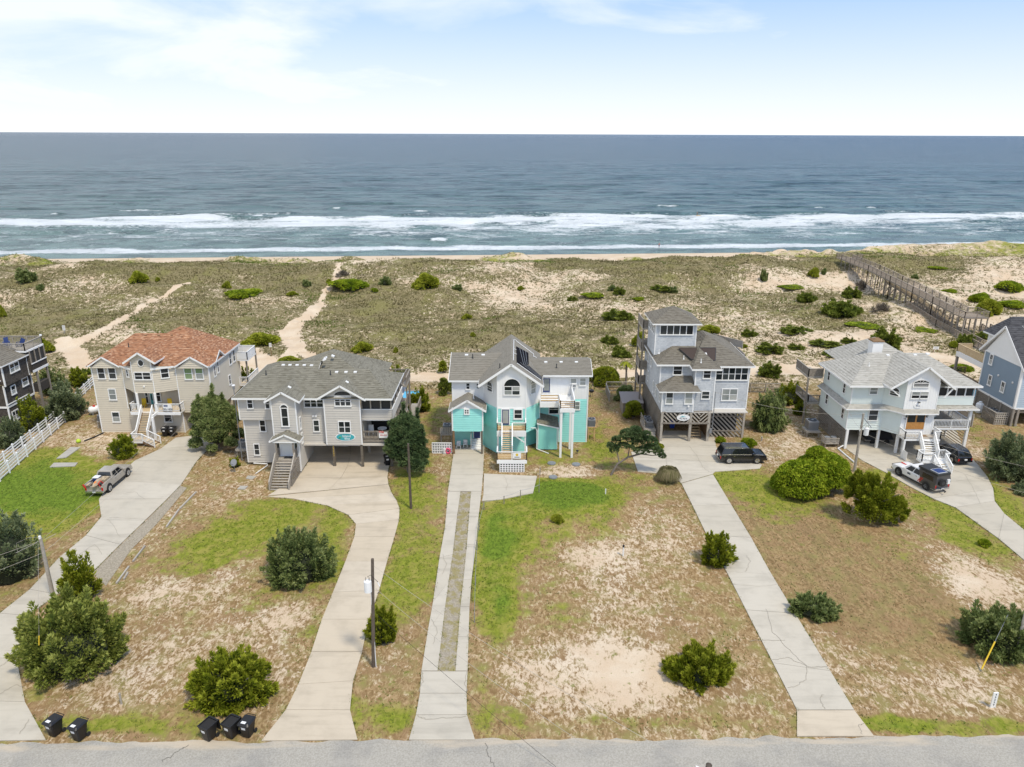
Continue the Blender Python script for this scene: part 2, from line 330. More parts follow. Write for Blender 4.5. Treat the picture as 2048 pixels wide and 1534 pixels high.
# (px, py, radius_x px, radius_y px, kind, strength)  patches of real ground cover, laid out on the ground
PATCH = [
 (90, 960, 150, 60, 'g', .55), (60, 1010, 110, 60, 'g', .6), (30, 950, 70, 50, 'g', .4), (160, 1010, 40, 60, 'g', .35), (10, 1160, 60, 50, 'g', .05), (180, 900, 60, 35, 's', .22), (260, 890, 60, 35, 's', .2), (100, 890, 60, 30, 's', .2),
 (470, 1010, 60, 40, 's', .1), (510, 930, 60, 60, 's', .05), (500, 1060, 90, 45, 'g', .34), (420, 1110, 90, 60, 'g', .30), (560, 1020, 90, 25, 'g', .3), (670, 1050, 25, 60, 'g', .4), (655, 1150, 35, 60, 'g', .3), (350, 1180, 85, 35, 's', .3), (430, 1210, 70, 25, 's', .12), (480, 1120, 35, 45, 's', .2), (580, 1225, 55, 30, 's', .28), (300, 1330, 140, 60, 's', .12), (250, 1390, 90, 40, 's', .05), (560, 1340, 40, 50, 's', .15), (470, 1270, 100, 30, 's', .08), (180, 1440, 220, 14, 'g', .22), (300, 1455, 250, 12, 'g', .25), (420, 1230, 80, 40, 'g', .12), (540, 1190, 40, 25, 'g', .2), (70, 1400, 30, 40, 'g', .1), (610, 1280, 30, 50, 'g', .15),
 (830, 1060, 60, 110, 'g', .28), (850, 1160, 60, 60, 'g', .2), (790, 1180, 40, 70, 'g', .15), (770, 1440, 60, 30, 'g', .32), (820, 960, 40, 60, 'g', .25), (880, 930, 25, 40, 's', .1), (880, 1040, 25, 30, 's', .12), (790, 1280, 40, 40, 's', .08), (700, 1420, 30, 50, 'g', .15),
 (1150, 985, 85, 28, 'g', .75), (1100, 1000, 60, 35, 'g', .6), (1180, 1010, 60, 35, 'g', .45), (1000, 1060, 45, 60, 'g', .55), (985, 1150, 40, 80, 'g', .55), (1010, 1210, 25, 45, 'g', .5), (1040, 1040, 40, 40, 'g', .3), (1170, 1075, 60, 25, 'g', .3), (1060, 1100, 60, 40, 'g', .2), (1130, 945, 50, 18, 's', .5), (1100, 915, 70, 20, 'g', .32), (1230, 900, 40, 40, 'g', .15), (1210, 1110, 70, 40, 's', .24), (1150, 1090, 60, 30, 's', .1), (1320, 1080, 60, 50, 's', .16), (1350, 1150, 70, 60, 's', .06), (1240, 1210, 90, 40, 's', .14), (1180, 1330, 160, 70, 's', .20), (1280, 1380, 90, 50, 's', .20), (1250, 1320, 80, 50, 's', .2), (1060, 1350, 60, 50, 's', .1), (1120, 1420, 130, 25, 's', .1), (1010, 1440, 60, 40, 'g', .25), (1300, 1440, 200, 14, 'g', .22), (970, 1400, 20, 60, 'g', .2), (1110, 1220, 70, 50, 'g', .12), (1400, 960, 30, 30, 'g', .1), (1280, 960, 50, 25, 'g', .1),
 (1480, 960, 80, 22, 'g', .38), (1540, 1010, 60, 40, 'g', .3), (1620, 1000, 40, 40, 'g', .2), (1600, 1060, 90, 60, 'n', .25), (1700, 1150, 130, 90, 'n', .3), (1560, 1130, 50, 60, 's', .06), (1880, 1010, 60, 40, 'g', .35), (1950, 1080, 60, 40, 'g', .3), (1900, 1120, 60, 40, 's', .1), (1960, 1170, 80, 50, 's', .3), (1830, 1100, 60, 40, 'g', .14), (1680, 1290, 60, 50, 's', .12), (1900, 1350, 90, 60, 's', .2), (1780, 1380, 120, 60, 's', .08), (1900, 1455, 250, 16, 'g', .32), (1780, 1445, 60, 16, 'g', .45), (1800, 1230, 100, 70, 'n', .2), (2020, 1020, 30, 50, 'g', .5), (1975, 960, 25, 40, 'g', .2), (1950, 900, 30, 30, 's', .15), (1580, 880, 40, 40, 's', .2), (1610, 830, 50, 50, 's', .1), (1540, 910, 30, 20, 's', .2), (1220, 820, 40, 60, 's', .0), (1190, 880, 25, 40, 'g', .2),
 (1800, 950, 100, 12, 'g', .3), (1960, 860, 60, 40, 'g', .1), (860, 830, 40, 50, 'g', .15), (1190, 780, 40, 40, 'g', .1), (110, 760, 80, 30, 'g', .05)]
def build_ground():
    ys = [14.]
    while ys[-1] < 300: ys.append(ys[-1] + np.interp(ys[-1], [14, 60, 110, 200, 300], [.30, .34, .42, .55, .9]))
    ys = np.array(ys); xs = np.arange(-150, 150.01, .5); ext = np.concatenate([np.arange(-900, -150, 25), xs, np.arange(175, 925, 25)])
    X, Y = np.meshgrid(ext, ys); Z = terr(X, Y); sc = Y - KC * X
    nx, ny = len(ext), len(ys)
    back = sst(104, 118, Y)
    sand = back * (-.03 + .20 * (fbm(X / 16, Y / 12, 41, 3) - .45) * 2) ; dune = back.copy()
    # right half of the dune field is barer
    sand = sand + back * .07 * sst(18, 60, X) * (1 - sst(168, 185, sc)) + back * .07 * (1 - sst(112, 128, Y)) + back * .05 * (1 - sst(-40, -80, X) * 0)
    sand = sand - back * .12 * sst(178, 190, sc) * (1 - sst(196, 204, sc)) * sst(.35, .6, fbm(X / 12, Y / 9, 55, 2)) - back * .04 * sst(-20, -70, X) * (1 - sst(.5, .7, fbm(X / 18, Y / 14, 56, 2)))
    sand = np.where(sc > 222, sand + .9 * sst(224, 229, sc), sand)
    hm = np.exp(-((sc - 214) / 7) ** 2); green = back * (-.14 + .46 * hm * (fbm(X / 6, Y / 4, 61, 3)) + .10 * sst(.55, .7, fbm(X / 20, Y / 9, 71, 3))) - .9 * sst(224, 228, sc)
    green = green + back * .32 * sst(196, 202, sc) * (1 - sst(206, 214, sc)) * .8; sand = sand + back * .10 * sst(208, 214, sc)
    front = 1 - back; sand = sand + front * (.025 + .10 * (fbm(X / 7, Y / 7, 43, 3) - .5)); green = green + front * (.02 + .12 * (fbm(X / 5, Y / 5, 44, 3) - .5))
    MOD = fbm(X / 1.8, Y / 1.8, 47, 4) * .7 + fbm(X / 6, Y / 6, 48, 2) * .3; MODG = fbm(X / 2.2, Y / 2.2, 49, 4)
    for px, py, rx, ry, kd, st in PATCH:
        a = PZ(0).hit(px, py); b = PZ(0).hit(px + rx, py); c = PZ(0).hit(px, py - ry); R1 = (b - a).length; R2 = abs(c.y - a.y)
        m = np.abs(X - a.x) < R1 * 2.2
        w = np.where(m, np.exp(-(((X - a.x) / R1) ** 2 + ((Y - a.y) / R2) ** 2) ** 1.4 * .8), 0)
        if kd == 'g': green += w * st * (.35 + 1.2 * MODG); sand -= w * st * .3
        elif kd == 's': sand += w * st * (.10 + .86 * MOD); green -= w * st * .6
        else: sand -= w * st; green -= w * st * .3
    for pts, wd in paths:
        wd *= .8
        q = [G(*p).to_2d() for p in pts]; d = dist_poly(X, Y, q) + (fbm(X / 1.5, Y / 1.5, 77, 2) - .5) * 1.2
        w = 1 - sst(wd * .75, wd * 1.5, d); sand += w * .8; green -= w * .8; Z = Z - .15 * w
    wet = sst(252, 262, sc); q_ = PZ(0).hit(1690, 1130); mow = np.exp(-((X - q_.x - .45 * (q_.y - Y)) / 8) ** 4 - ((Y - q_.y) / 16) ** 4)
    me = bpy.data.meshes.new('ground'); nv = nx * ny
    co = np.stack([X, Y, Z], -1).reshape(-1, 3).astype(np.float32)
    i = np.arange(ny - 1)[:, None] * nx + np.arange(nx - 1)[None, :]; F = np.stack([i, i + 1, i + nx + 1, i + nx], -1).reshape(-1, 4)
    quick_mesh(me, co, F)
    for nm, A in (('sand', sand), ('green', green), ('dune', dune), ('wet', wet), ('mow', mow)):
        at = me.attributes.new(nm, 'FLOAT', 'POINT'); at.data.foreach_set('value', A.reshape(-1).astype(np.float32))
    o = obj('ground', me, ground_material(), kind='structure', smooth=True)
    return (sand, green, X, Y)
def quick_mesh(me, co, F):
    me.vertices.add(len(co)); me.vertices.foreach_set('co', np.ascontiguousarray(co, dtype=np.float32).reshape(-1))
    n = len(F); k = F.shape[1]; me.loops.add(n * k); me.loops.foreach_set('vertex_index', F.reshape(-1).astype(np.int32))
    me.polygons.add(n); me.polygons.foreach_set('loop_start', np.arange(0, n * k, k, dtype=np.int32)); me.polygons.foreach_set('loop_total', np.full(n, k, dtype=np.int32))
    me.update(calc_edges=True)
GR = build_ground()
# ================================================================ SEA
def sea():
    t = NT('sea_water'); c = t.coord('Object'); dep, foam = t.attr('depth'), t.attr('foam')
    a1 = t.coord('Object', (.5, 1, 1)); n1 = t.noise(a1, .55, 7, .68, .3); n2 = t.noise(t.coord('Object', (.7, 1, 1)), .10, 8, .68, .6); n3 = t.noise(t.coord('Object', (.45, 1, 1)), .022, 9, .74, .5); lace = t.noise(t.coord('Object', (.45, 1, 1)), .55, 9, .72, 1.4)
    nn = t.noise(t.coord('Object', (.35, 1, 1)), 1.7, 5, .7)
    col = t.mix(dep, (.15, .25, .22), (.020, .060, .083)); col = t.mix(t.math('MULTIPLY', t.ss(n2, .48, .57), .8), col, t.mix(dep, (.035, .085, .075), (.010, .024, .040)))
    col = t.mix(t.math('MULTIPLY', t.ss(n3, .50, .62), .5), col, t.mix(dep, (.05, .10, .10), (.006, .020, .038))); col = t.mix(t.math('MULTIPLY', t.ss(n3, .48, .38), .35), col, (.075, .12, .145))  # wave ripples shaded by dark and light noise in the water colour
    f = t.ss(t.math('ADD', t.math('ADD', t.math('MULTIPLY', lace, 1.1), t.math('MULTIPLY', n1, .3)), foam), .82, 1.08)
    spk = t.math('MULTIPLY', t.ss(t.math('ADD', nn, t.math('MULTIPLY', n2, .8)), 1.12, 1.22), .5)
    col = t.mix(t.math('MAXIMUM', f, spk), col, (.80, .84, .84))
    t.fin(col, t.mix(f, (.24,) * 3, (.8,) * 3), .5); t.set(t.b.inputs['Specular IOR Level'], t.math('MULTIPLY_ADD', dep, -.36, .46)); t.b.inputs['IOR'].default_value = 1.33
    h = t.math('ADD', t.math('MULTIPLY', n1, 1.5), t.math('ADD', t.math('MULTIPLY', n2, 7.0), t.math('MULTIPLY', nn, .5)))
    t.bump(h, 1.0, .8)
    s = [252.]
    while s[-1] < 1500: s.append(s[-1] + np.interp(s[-1], [252, 420, 800, 1500], [.55, .9, 4, 12]))
    s = np.array(s + [2500, 6000, 20000, 70000]); u = np.concatenate([[-60000, -9000, -2500, -1000, -600], np.arange(-420, 420.1, 1.5), [600, 1000, 2500, 9000, 60000]])
    U, Sg = np.meshgrid(u, s); X = U; Y = Sg + KC * U * (np.abs(U) < 3000) + KC * 3000 * np.sign(U) * (np.abs(U) >= 3000)
    ph = 5 * fbm(X / 90, Sg / 45, 3, 3)
    amp = np.interp(Sg, [252, 275, 330, 600, 1000, 1500], [.02, .18, .5, .5, .3, 0])
    g1 = np.sin(Sg / 4.4 + ph * 2.1) * sst(.42, .68, fbm(X / 38, Sg / 16, 5, 2)); g2 = np.sin(Sg / 2.3 + ph * 3.3 + X / 30) * .35
    Z = -1.5 + amp * (g1 + g2 * sst(.3, .6, fbm(X / 22, Sg / 9, 12, 2)))
    n = lambda a, b, k: fbm(X / a, Sg / b, k, 3)
    foam = -.12 + 0 * X
    edge = 264 + 2.6 * (n(22, 50, 91) - .5) * 2
    w2 = 3 + 9 * n(14, 50, 92) ** 1.5
    foam += .42 * sst(edge - 1.5, edge, Sg) * (1 - sst(edge + w2, edge + w2 + 6, Sg)) + .12 * sst(edge, edge + 5, Sg) * (1 - sst(edge + 10, edge + 26, Sg)) * n(9, 5, 90) * 1.6
    for cb0, wd0, st0, sd in ((372, 5.5, .40, 93), (360, 4.5, .30, 83), (386, 3.0, .26, 73), (349, 3.5, .22, 63)):
        cb = cb0 + 10 * (n(60, 900, sd) - .5) * 2 + 3 * (n(14, 900, sd + 1) - .5)
        wv = wd0 * (.5 + 1.2 * n(24, 900, sd + 2)); gate = sst(.38, .60, n(42, 900, sd + 3) + (.10 if cb0 == 372 else -.02))
        d = Sg - cb; foam += st0 * gate * np.exp(-np.where(d > 0, d / (wv * .45), d / (wv * 1.5)) ** 2)
        Z += .55 * gate * np.exp(-((d - 2.5) / 3.2) ** 2) + .25 * np.exp(-((d - 3) / 4) ** 2)
    foam += .44 * np.exp(-((Sg - 357) / 21) ** 2) * n(14, 6, 96) * 1.3
    foam += .22 * np.exp(-((X + 190) / 110) ** 2 - ((Sg - 360) / 18) ** 2) * n(20, 7, 99) * 1.7
    foam += .34 * np.exp(-((X - 50) / 170) ** 2 - ((Sg - 335) / 20) ** 2) * n(12, 6, 97) * 1.6
    foam += .30 * np.exp(-((Sg - 305) / 28) ** 2) * n(10, 5, 98) * 1.6
    for px, py, w in ((285, 420, 50), (672, 416, 10), (1640, 414, 12), (878, 481, 16), (110, 429, 9), (345, 437, 90), (842, 423, 16), (1335, 413, 26), (1740, 416, 12), (515, 433, 10)):
        p = PZ(-1.3).hit(px, py); R = w / FPX * p.y; sg = p.y - KC * p.x; sg2 = sg + 2.2 * (n(R * .5 + 3, 900, 55) - .5) * 2; thick = 2.4 * (.45 + 1.0 * n(R * .35 + 2, 900, 57))
        d = Sg - sg2; e_ = np.exp(-((X - p.x) / R) ** 4); foam += .46 * e_ * np.exp(-np.where(d > 0, d / (thick * .5), d / thick) ** 2); Z += 1.0 * np.exp(-((X - p.x) / (R * 1.9)) ** 2 - ((Sg - sg - 2.2) / 2.6) ** 2)
    foam = np.where(Sg > 480, -.6, foam)
    dep = np.clip(np.interp(Sg, [260, 330, 420, 600, 1400, 5000], [.0, .15, .42, .62, .86, 1.0]), 0, 1)
    nx, ny = len(u), len(s); co = np.stack([X, Y, Z], -1).reshape(-1, 3)
    i = np.arange(ny - 1)[:, None] * nx + np.arange(nx - 1)[None, :]; F = np.stack([i, i + 1, i + nx + 1, i + nx], -1).reshape(-1, 4)
    me = bpy.data.meshes.new('sea'); quick_mesh(me, co, F)
    for nm, A in (('foam', foam), ('depth', dep)):
        at = me.attributes.new(nm, 'FLOAT', 'POINT'); at.data.foreach_set('value', A.reshape(-1).astype(np.float32))
    obj('sea', me, t.m, kind='structure', smooth=True)
sea()
# ================================================================ ROAD AND DRIVEWAYS
def concrete(name, c1, c2, stain=.35):
    t = NT(name); c = t.coord('Object'); r = t.node('ShaderNodeObjectInfo').outputs['Random']
    n = t.noise(c, .5, 6, .62); n2 = t.noise(t.coord('Object', (.25, 1.6, 1)), 1.2, 5, .6); n3 = t.noise(c, 14, 3)
    a = t.mix(r, c1, c2); a = t.mix(t.math('MULTIPLY', t.ss(n, .42, .75), stain), a, tuple(x * .62 for x in c1)); a = t.mix(t.math('MULTIPLY', t.ss(n2, .5, .75), stain * .8), a, tuple(x * .7 for x in c1))
    n5 = t.noise(t.coord('Object', (.12, 1.0, 1)), .8, 4, .6, .3); a = t.mix(t.math('MULTIPLY', t.ss(n5, .54, .70), stain * .9), a, tuple(x * .58 for x in c1))
    a = t.mix(t.math('MULTIPLY', n3, .22), a, tuple(x * .72 for x in c2)); t.bump(n3, .25, .01); return t.fin(a, .93, .15)
MT['conc'] = concrete('grey_concrete', (.475, .43, .345), (.53, .485, .40)); MT['warm'] = concrete('sandy_concrete', (.52, .44, .325), (.57, .495, .385), .4)
MT['crack'] = flat('crack', (.33, .295, .235), .95); MT['joint'] = flat('joint_filler', (.33, .30, .25), .95)
def gravelm(nm='gravel', g0=.50, g1=.66):
    t = NT(nm); c = t.coord('Object'); v = t.node('ShaderNodeTexVoronoi'); v.inputs['Scale'].default_value = 7; t.l.new(c, v.inputs['Vector']); n = t.noise(c, 1.1, 6, .65)
    a = t.mix(v.outputs['Distance'], (.23, .20, .15), (.40, .35, .27)); a = t.mix(t.ss(n, g0, g1), a, (.27, .23, .11)); t.bump(v.outputs['Distance'], .5, .03); return t.fin(a, .95, .1)
MT['gravel'] = gravelm('gravel', .44, .58); MT['gravel2'] = gravelm('clean_gravel', .68, .85)
def asphalt():
    t = NT('asphalt'); c = t.coord('Object'); n = t.noise(c, .35, 6, .6); n2 = t.noise(c, 9, 4, .7); n3 = t.noise(t.coord('Object', (.2, 1, 1)), .9, 5, .6, .4); e = t.attr('edge')
    a = t.mix(t.ss(n2, .3, .7), (.29, .268, .225), (.41, .385, .33)); a = t.mix(t.math('MULTIPLY', t.ss(n, .45, .7), .4), a, (.20, .195, .185)); a = t.mix(t.math('MULTIPLY', t.ss(n3, .5, .68), .4), a, (.40, .37, .32))
    a = t.mix(t.math('MULTIPLY', t.ss(t.math('ADD', e, n3), .95, 1.25), .8), a, (.50, .42, .31)); t.bump(n2, .3, .015); return t.fin(a, .95, .12)
def build_road():
    xs = np.arange(-140, 140.1, .4); ys = np.array([14, 18, 22, 26, 30, 33, 35, 36, 37, 37.6, 38.0, 38.3]); X, V = np.meshgrid(xs, ys)
    top = 38.52 + .0130 * X; rag = (fbm(xs / 1.4, xs * 0, 66, 4) - .5) * .7
    Y = np.where(V > 38.2, top + rag[None, :], V + .013 * X); Z = np.full(X.shape, .03)
    edge = np.where(V > 37.9, .55, np.where(V > 37.3, .3, np.where(V > 36.5, .1, -.2))) + 0 * X
    nx, ny = len(xs), len(ys); i = np.arange(ny - 1)[:, None] * nx + np.arange(nx - 1)[None, :]; F = np.stack([i, i + 1, i + nx + 1, i + nx], -1).reshape(-1, 4)
    me = bpy.data.meshes.new('road'); quick_mesh(me, np.stack([X, Y, Z], -1).reshape(-1, 3), F); at = me.attributes.new('edge', 'FLOAT', 'POINT'); at.data.foreach_set('value', edge.reshape(-1).astype(np.float32))
    rd = obj('road', me, asphalt(), kind='structure'); MT['tar'] = flat('road_crack', (.17, .16, .14), .95)
    for k, (x0, y0, x1, y1, w_) in enumerate(((-1.6, 38.3, -.7, 35.2, .02), (-20.5, 38.0, -21.6, 36.6, .02), (6.0, 34.6, 12.5, 35.4, .018), (-14, 35.0, -6, 34.7, .018), (17, 36.2, 24.5, 35.9, .018), (27, 34.8, 33, 35.4, .018))):
        m = MB(); a_, b_ = Vector((x0, y0, .045)), Vector((x1, y1, .045)); n_ = 14; P = [a_.lerp(b_, i / n_) + Vector((random.uniform(-.12, .12), random.uniform(-.12, .12), 0)) for i in range(n_ + 1)]
        for p, q in zip(P[:-1], P[1:]): s_ = (q - p).to_2d().orthogonal().normalized() * w_; s_ = Vector((s_.x, s_.y, 0)); m.poly([p - s_, q - s_, q + s_, p + s_])
        obj('crack', m, MT['tar'], rd)
build_road()
def gz(px, py):
    p = G(px, py); return p
def drive(name, rows, mat, seg=3.3, cols=1, cracks=(), colmap=None):
    R = [(G(*a), G(*b)) for a, b in rows]
    # resample: rows every ~0.8 m, joints every seg
    base = MB(); out = []
    for (a, b), (c, d) in zip(R[:-1], R[1:]):
        L = max(((a + b) / 2 - (c + d) / 2).length, .1); k = max(1, round(L / seg))
        for i in range(k): out.append((a.lerp(c, i / k), b.lerp(d, i / k)))
    out.append(R[-1])
    def z(p, dz): return Vector((p.x, p.y, float(terr(p.x, p.y)) + dz))
    for (a, b), (c, d) in zip(out[:-1], out[1:]): base.poly([z(a, .035), z(b, .035), z(d, .035), z(c, .035)])
    root = obj(name, base, MT['joint'], kind='structure')
    for i, ((a, b), (c, d)) in enumerate(zip(out[:-1], out[1:])):
        g = .018; t_ = (c - a); h = t_.normalized() * g; h2 = (d - b).normalized() * g
        for j in range(cols):
            A, B, Cc, D = a.lerp(b, j / cols), a.lerp(b, (j + 1) / cols), c.lerp(d, (j + 1) / cols), c.lerp(d, j / cols)
            sx = (b - a).normalized() * (g if cols > 1 else 0)
            q = [A + h + sx, B + h2 - sx, Cc - h2 - sx, D - h + sx]
            m = MB(); dz = random.uniform(-.008, .008); m.hexa([z(p, .0) for p in q], [z(p, .075 + dz) for p in q]); obj('slab', m, mat if not colmap else colmap(i, mat), root)
    for line in cracks:
        m = MB(); P = [G(*p) for p in line]; pts = []
        for a, b in zip(P[:-1], P[1:]):
            for k in range(6): q = a.lerp(b, k / 6); pts.append(Vector((q.x + random.uniform(-.07, .07), q.y + random.uniform(-.07, .07), 0)))
        pts.append(P[-1]); w = .016
        for a, b in zip(pts[:-1], pts[1:]):
            s = (b - a).to_2d().orthogonal().normalized() * w; s = Vector((s.x, s.y, 0)); m.poly([z(a - s, .09), z(b - s, .09), z(b + s, .09), z(a + s, .09)])
        obj('crack', m, MT['crack'], root)
    return root
drive('cracked_driveway', [((-190, 1486), (92, 1481)), ((-150, 1400), (50, 1405)), ((-90, 1310), (34, 1320)), ((0, 1228), (55, 1232)), ((60, 1180), (115, 1190)), ((120, 1115), (185, 1145)), ((172, 1072), (240, 1090)), ((203, 1035), (292, 1040)), ((198, 1000), (335, 998)), ((225, 962), (362, 970)), ((270, 922), (394, 922)), ((322, 898), (425, 890)), ((352, 876), (435, 866))], MT['conc'], 4.2,
      cracks=[[(0, 1335), (20, 1322), (40, 1325)], [(0, 1390), (30, 1372), (48, 1375)], [(205, 1110), (190, 1090), (160, 1110)], [(240, 1075), (225, 1050), (215, 1040)], [(290, 1000), (270, 985), (240, 990)], [(60, 1440), (40, 1470)]])
gs = MB(); gpts = [((185, 1147), (212, 1172)), ((240, 1092), (262, 1100)), ((292, 1042), (312, 1050)), ((335, 1000), (350, 1005)), ((360, 972), (374, 976))]
for (a, b), (c, d) in zip(gpts[:-1], gpts[1:]): gs.poly([G(*a, .03), G(*b, .03), G(*d, .03), G(*c, .03)])
obj('gravel_strip', gs, MT['gravel2'], kind='structure')
drive('curved_driveway', [((523, 1483), (715, 1481)), ((572, 1421), (700, 1421)), ((597, 1370), (706, 1363)), ((623, 1305), (724, 1305)), ((644, 1240), (738, 1240)), ((666, 1186), (758, 1182)), ((691, 1124), (774, 1124)), ((709, 1074), (789, 1074)), ((712, 1049), (798, 1040)), ((697, 1031), (799, 1018)), ((655, 1012), (793, 1002)), ((587, 998), (783, 986)), ((534, 994), (777, 970))], MT['warm'], 3.6,
      cracks=[])
drive('parking_pad', [((536, 992), (777, 969.5)), ((590, 957), (775, 955)), ((612, 932), (778, 934)), ((622, 912), (780, 908)), ((620, 880), (782, 876))], MT['warm'], 6, cols=2)
D3L = drive('two_track_driveway', [((818, 1481), (950, 1481)), ((832, 1431), (934, 1431)), ((840, 1388), (933, 1388)), ((843, 1344), (935, 1344))], MT['conc'], 9, cracks=[[(843, 1344), (846, 1365), (838, 1385)], [(935, 1344), (930, 1370), (934, 1385)], [(835, 1432), (850, 1440), (900, 1437), (932, 1434)]])
drive('concrete_wheel_strip', [((843, 1343), (875, 1343)), ((856, 1262), (890, 1215)), ((866, 1205), (897, 1165)), ((879, 1117), (905, 1110)), ((890, 1056), (914, 1035)), ((896, 984), (921, 984))], MT['conc'], 5, cracks=[[(862, 1240), (875, 1262), (866, 1290)], [(885, 1110), (893, 1130), (884, 1150)]])
drive('concrete_wheel_strip', [((911, 1343), (935, 1343)), ((921, 1215), (939, 1215)), ((927, 1160), (943, 1160)), ((934, 1090), (952, 1090)), ((938, 1035), (957, 1035)), ((942, 984), (963, 984))], MT['conc'], 5)
drive('driveway_apron', [((896, 983.5), (963, 983.5)), ((901, 950), (966, 950)), ((907, 908), (968, 908)), ((908, 898), (969, 898)), ((912, 880), (970, 880))], MT['conc'], 5)
gs = MB(); gpts = [((875, 1343), (911, 1343)), ((890, 1215), (921, 1215)), ((905, 1110), (932, 1110)), ((921, 984), (942, 984))]
for (a, b), (c, d) in zip(gpts[:-1], gpts[1:]): gs.poly([G(*a, .03), G(*b, .03), G(*d, .03), G(*c, .03)])
obj('gravel_strip', gs, MT['gravel'], kind='structure')
drive('side_pad', [((964, 1003), (1000, 1000)), ((967, 990), (1066, 987)), ((968, 948), (1074, 953))], MT['conc'], 9, cracks=[[(1010, 990), (1015, 970), (1008, 952)]])
drive('straight_driveway', [((1594, 1474), (1748, 1474)), ((1594, 1422), (1708, 1422))], MT['warm'], 9, cracks=[[(1722, 1470), (1718, 1452), (1728, 1448)]])
drive('straight_driveway', [((1594, 1421), (1708, 1421)), ((1546, 1327), (1660, 1343)), ((1492, 1221), (1590, 1228)), ((1453, 1144), (1543, 1150)), ((1414, 1072), (1502, 1076)), ((1385, 1012), (1462, 1010)), ((1363, 968), (1426, 950))], MT['conc'], 6.0,
      cracks=[[(1533, 1220), (1545, 1265), (1585, 1310), (1615, 1335), (1612, 1360), (1590, 1375), (1575, 1377)], [(1500, 1283), (1570, 1282)], [(1545, 1322), (1575, 1317), (1615, 1335), (1655, 1335)], [(1645, 1390), (1640, 1402), (1650, 1420)], [(1465, 1170), (1520, 1175), (1555, 1170)], [(1490, 1145), (1500, 1125), (1493, 1112)]])
drive('front_pad', [((1362, 967), (1425, 949)), ((1345, 950), (1430, 944)), ((1276, 944), (1519, 938)), ((1266, 915), (1524, 930)), ((1262, 905), (1500, 917)), ((1318, 893), (1432, 896)), ((1320, 880), (1430, 880)), ((1328, 862), (1425, 862))], MT['conc'], 9, cracks=[[(1378, 893), (1392, 910), (1405, 935), (1418, 945)], [(1330, 905), (1335, 940)]])
drive('curved_side_driveway', [((2170, 1215), (2170, 1140)), ((2048, 1121), (2048, 1061)), ((1997, 1078), (2008, 1028)), ((1911, 1016), (1989, 1003)), ((1866, 998), (1986, 978)), ((1822, 975), (1975, 955)), ((1770, 945), (1957, 932)), ((1725, 922), (1938, 912)), ((1692, 898), (1925, 893)), ((1692, 876), (1915, 868)), ((1688, 850), (1905, 848))], MT['conc'], 6, cracks=[[(1930, 950), (1950, 985), (1960, 1010)], [(1950, 1030), (1990, 1028)], [(1700, 905), (1750, 915)]])
# ================================================================ HOUSE BUILDING HELPERS
def V(*a): return Vector(a)
def facing(n): n = Vector(n).normalized(); return V(-n.y, n.x, 0), n
def wall(par, pts, mat, n, step=.30, lap=.05, vert=False, name='wall'):
    h, nn = facing(n); m = MB(); m.lapped(pts, h if vert else (0, 0, 1), step if not vert else .32, lap if not vert else .018, n=nn); return obj(name, m, MT[mat] if isinstance(mat, str) else mat, par)
def wab(par, a, b, z0, z1, mat, **k):
    """wall between ground points a and b (a left as seen from outside)"""
    n = (b[1] - a[1], -(b[0] - a[0]), 0); z0 = z0 if isinstance(z0, tuple) else (z0, z0); z1 = z1 if isinstance(z1, tuple) else (z1, z1)
    return wall(par, [(a[0], a[1], z0[0]), (b[0], b[1], z0[1]), (b[0], b[1], z1[1]), (a[0], a[1], z1[0])], mat, n, **k)
def bx(par, name, x0, y0, z0, x1, y1, z1, mat, **k): return obj(name, MB().box(x0, y0, z0, x1, y1, z1), MT[mat], par, **k)
def bm(par, name, p, q, w, h, mat, up=(0, 0, 1), **k): return obj(name, MB().beam(p, q, w, h, up), MT[mat], par, **k)
def corner(par, x, y, z0, z1, s=.15, mat='white', name='corner_board'): return bx(par, name, x - s / 2, y - s / 2, z0, x + s / 2, y + s / 2, z1, mat)
def post(par, x, y, z0, z1, s=.28, mat='white', name='post'): return bx(par, name, x - s / 2, y - s / 2, z0, x + s / 2, y + s / 2, z1, mat)
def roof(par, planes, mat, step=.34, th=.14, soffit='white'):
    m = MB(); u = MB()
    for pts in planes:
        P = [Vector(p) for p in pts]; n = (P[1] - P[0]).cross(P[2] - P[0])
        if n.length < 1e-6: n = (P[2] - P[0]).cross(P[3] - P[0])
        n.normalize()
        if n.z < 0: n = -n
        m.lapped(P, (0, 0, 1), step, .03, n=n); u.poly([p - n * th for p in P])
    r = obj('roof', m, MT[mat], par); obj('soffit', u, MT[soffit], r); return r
def fascia(par, pts, mat='white', w=.05, h=.20, closed=False):
    P = [Vector(p) for p in pts]
    if closed: P.append(P[0])
    for a, b in zip(P[:-1], P[1:]):
        d = (b - a).normalized(); e = .012; obj('fascia', MB().beam(a - d * e + V(0, 0, -.06), b + d * e + V(0, 0, -.06), w, h), MT[mat], par)
def vents(r, pl, f, pts, mat='white', s=.3):
    for x, y in pts:
        p = pl.hit(*f(x, y)); n = pl.n; obj('roof_vent', MB().beam(p - V(0, s * .5, 0) + n * .0, p + V(0, s * .5, 0) + n * .0, s, .16, n), MT[mat], r)
def pipes(r, pl, f, pts, mat='dmetal', h=.45):
    for x, y in pts:
        p = pl.hit(*f(x, y)); obj('vent_pipe', MB().cyl(p - V(0, 0, .08), .14, .2, 8, .07).cyl(p + V(0, 0, .12), .055, h, 8), MT[mat], r)
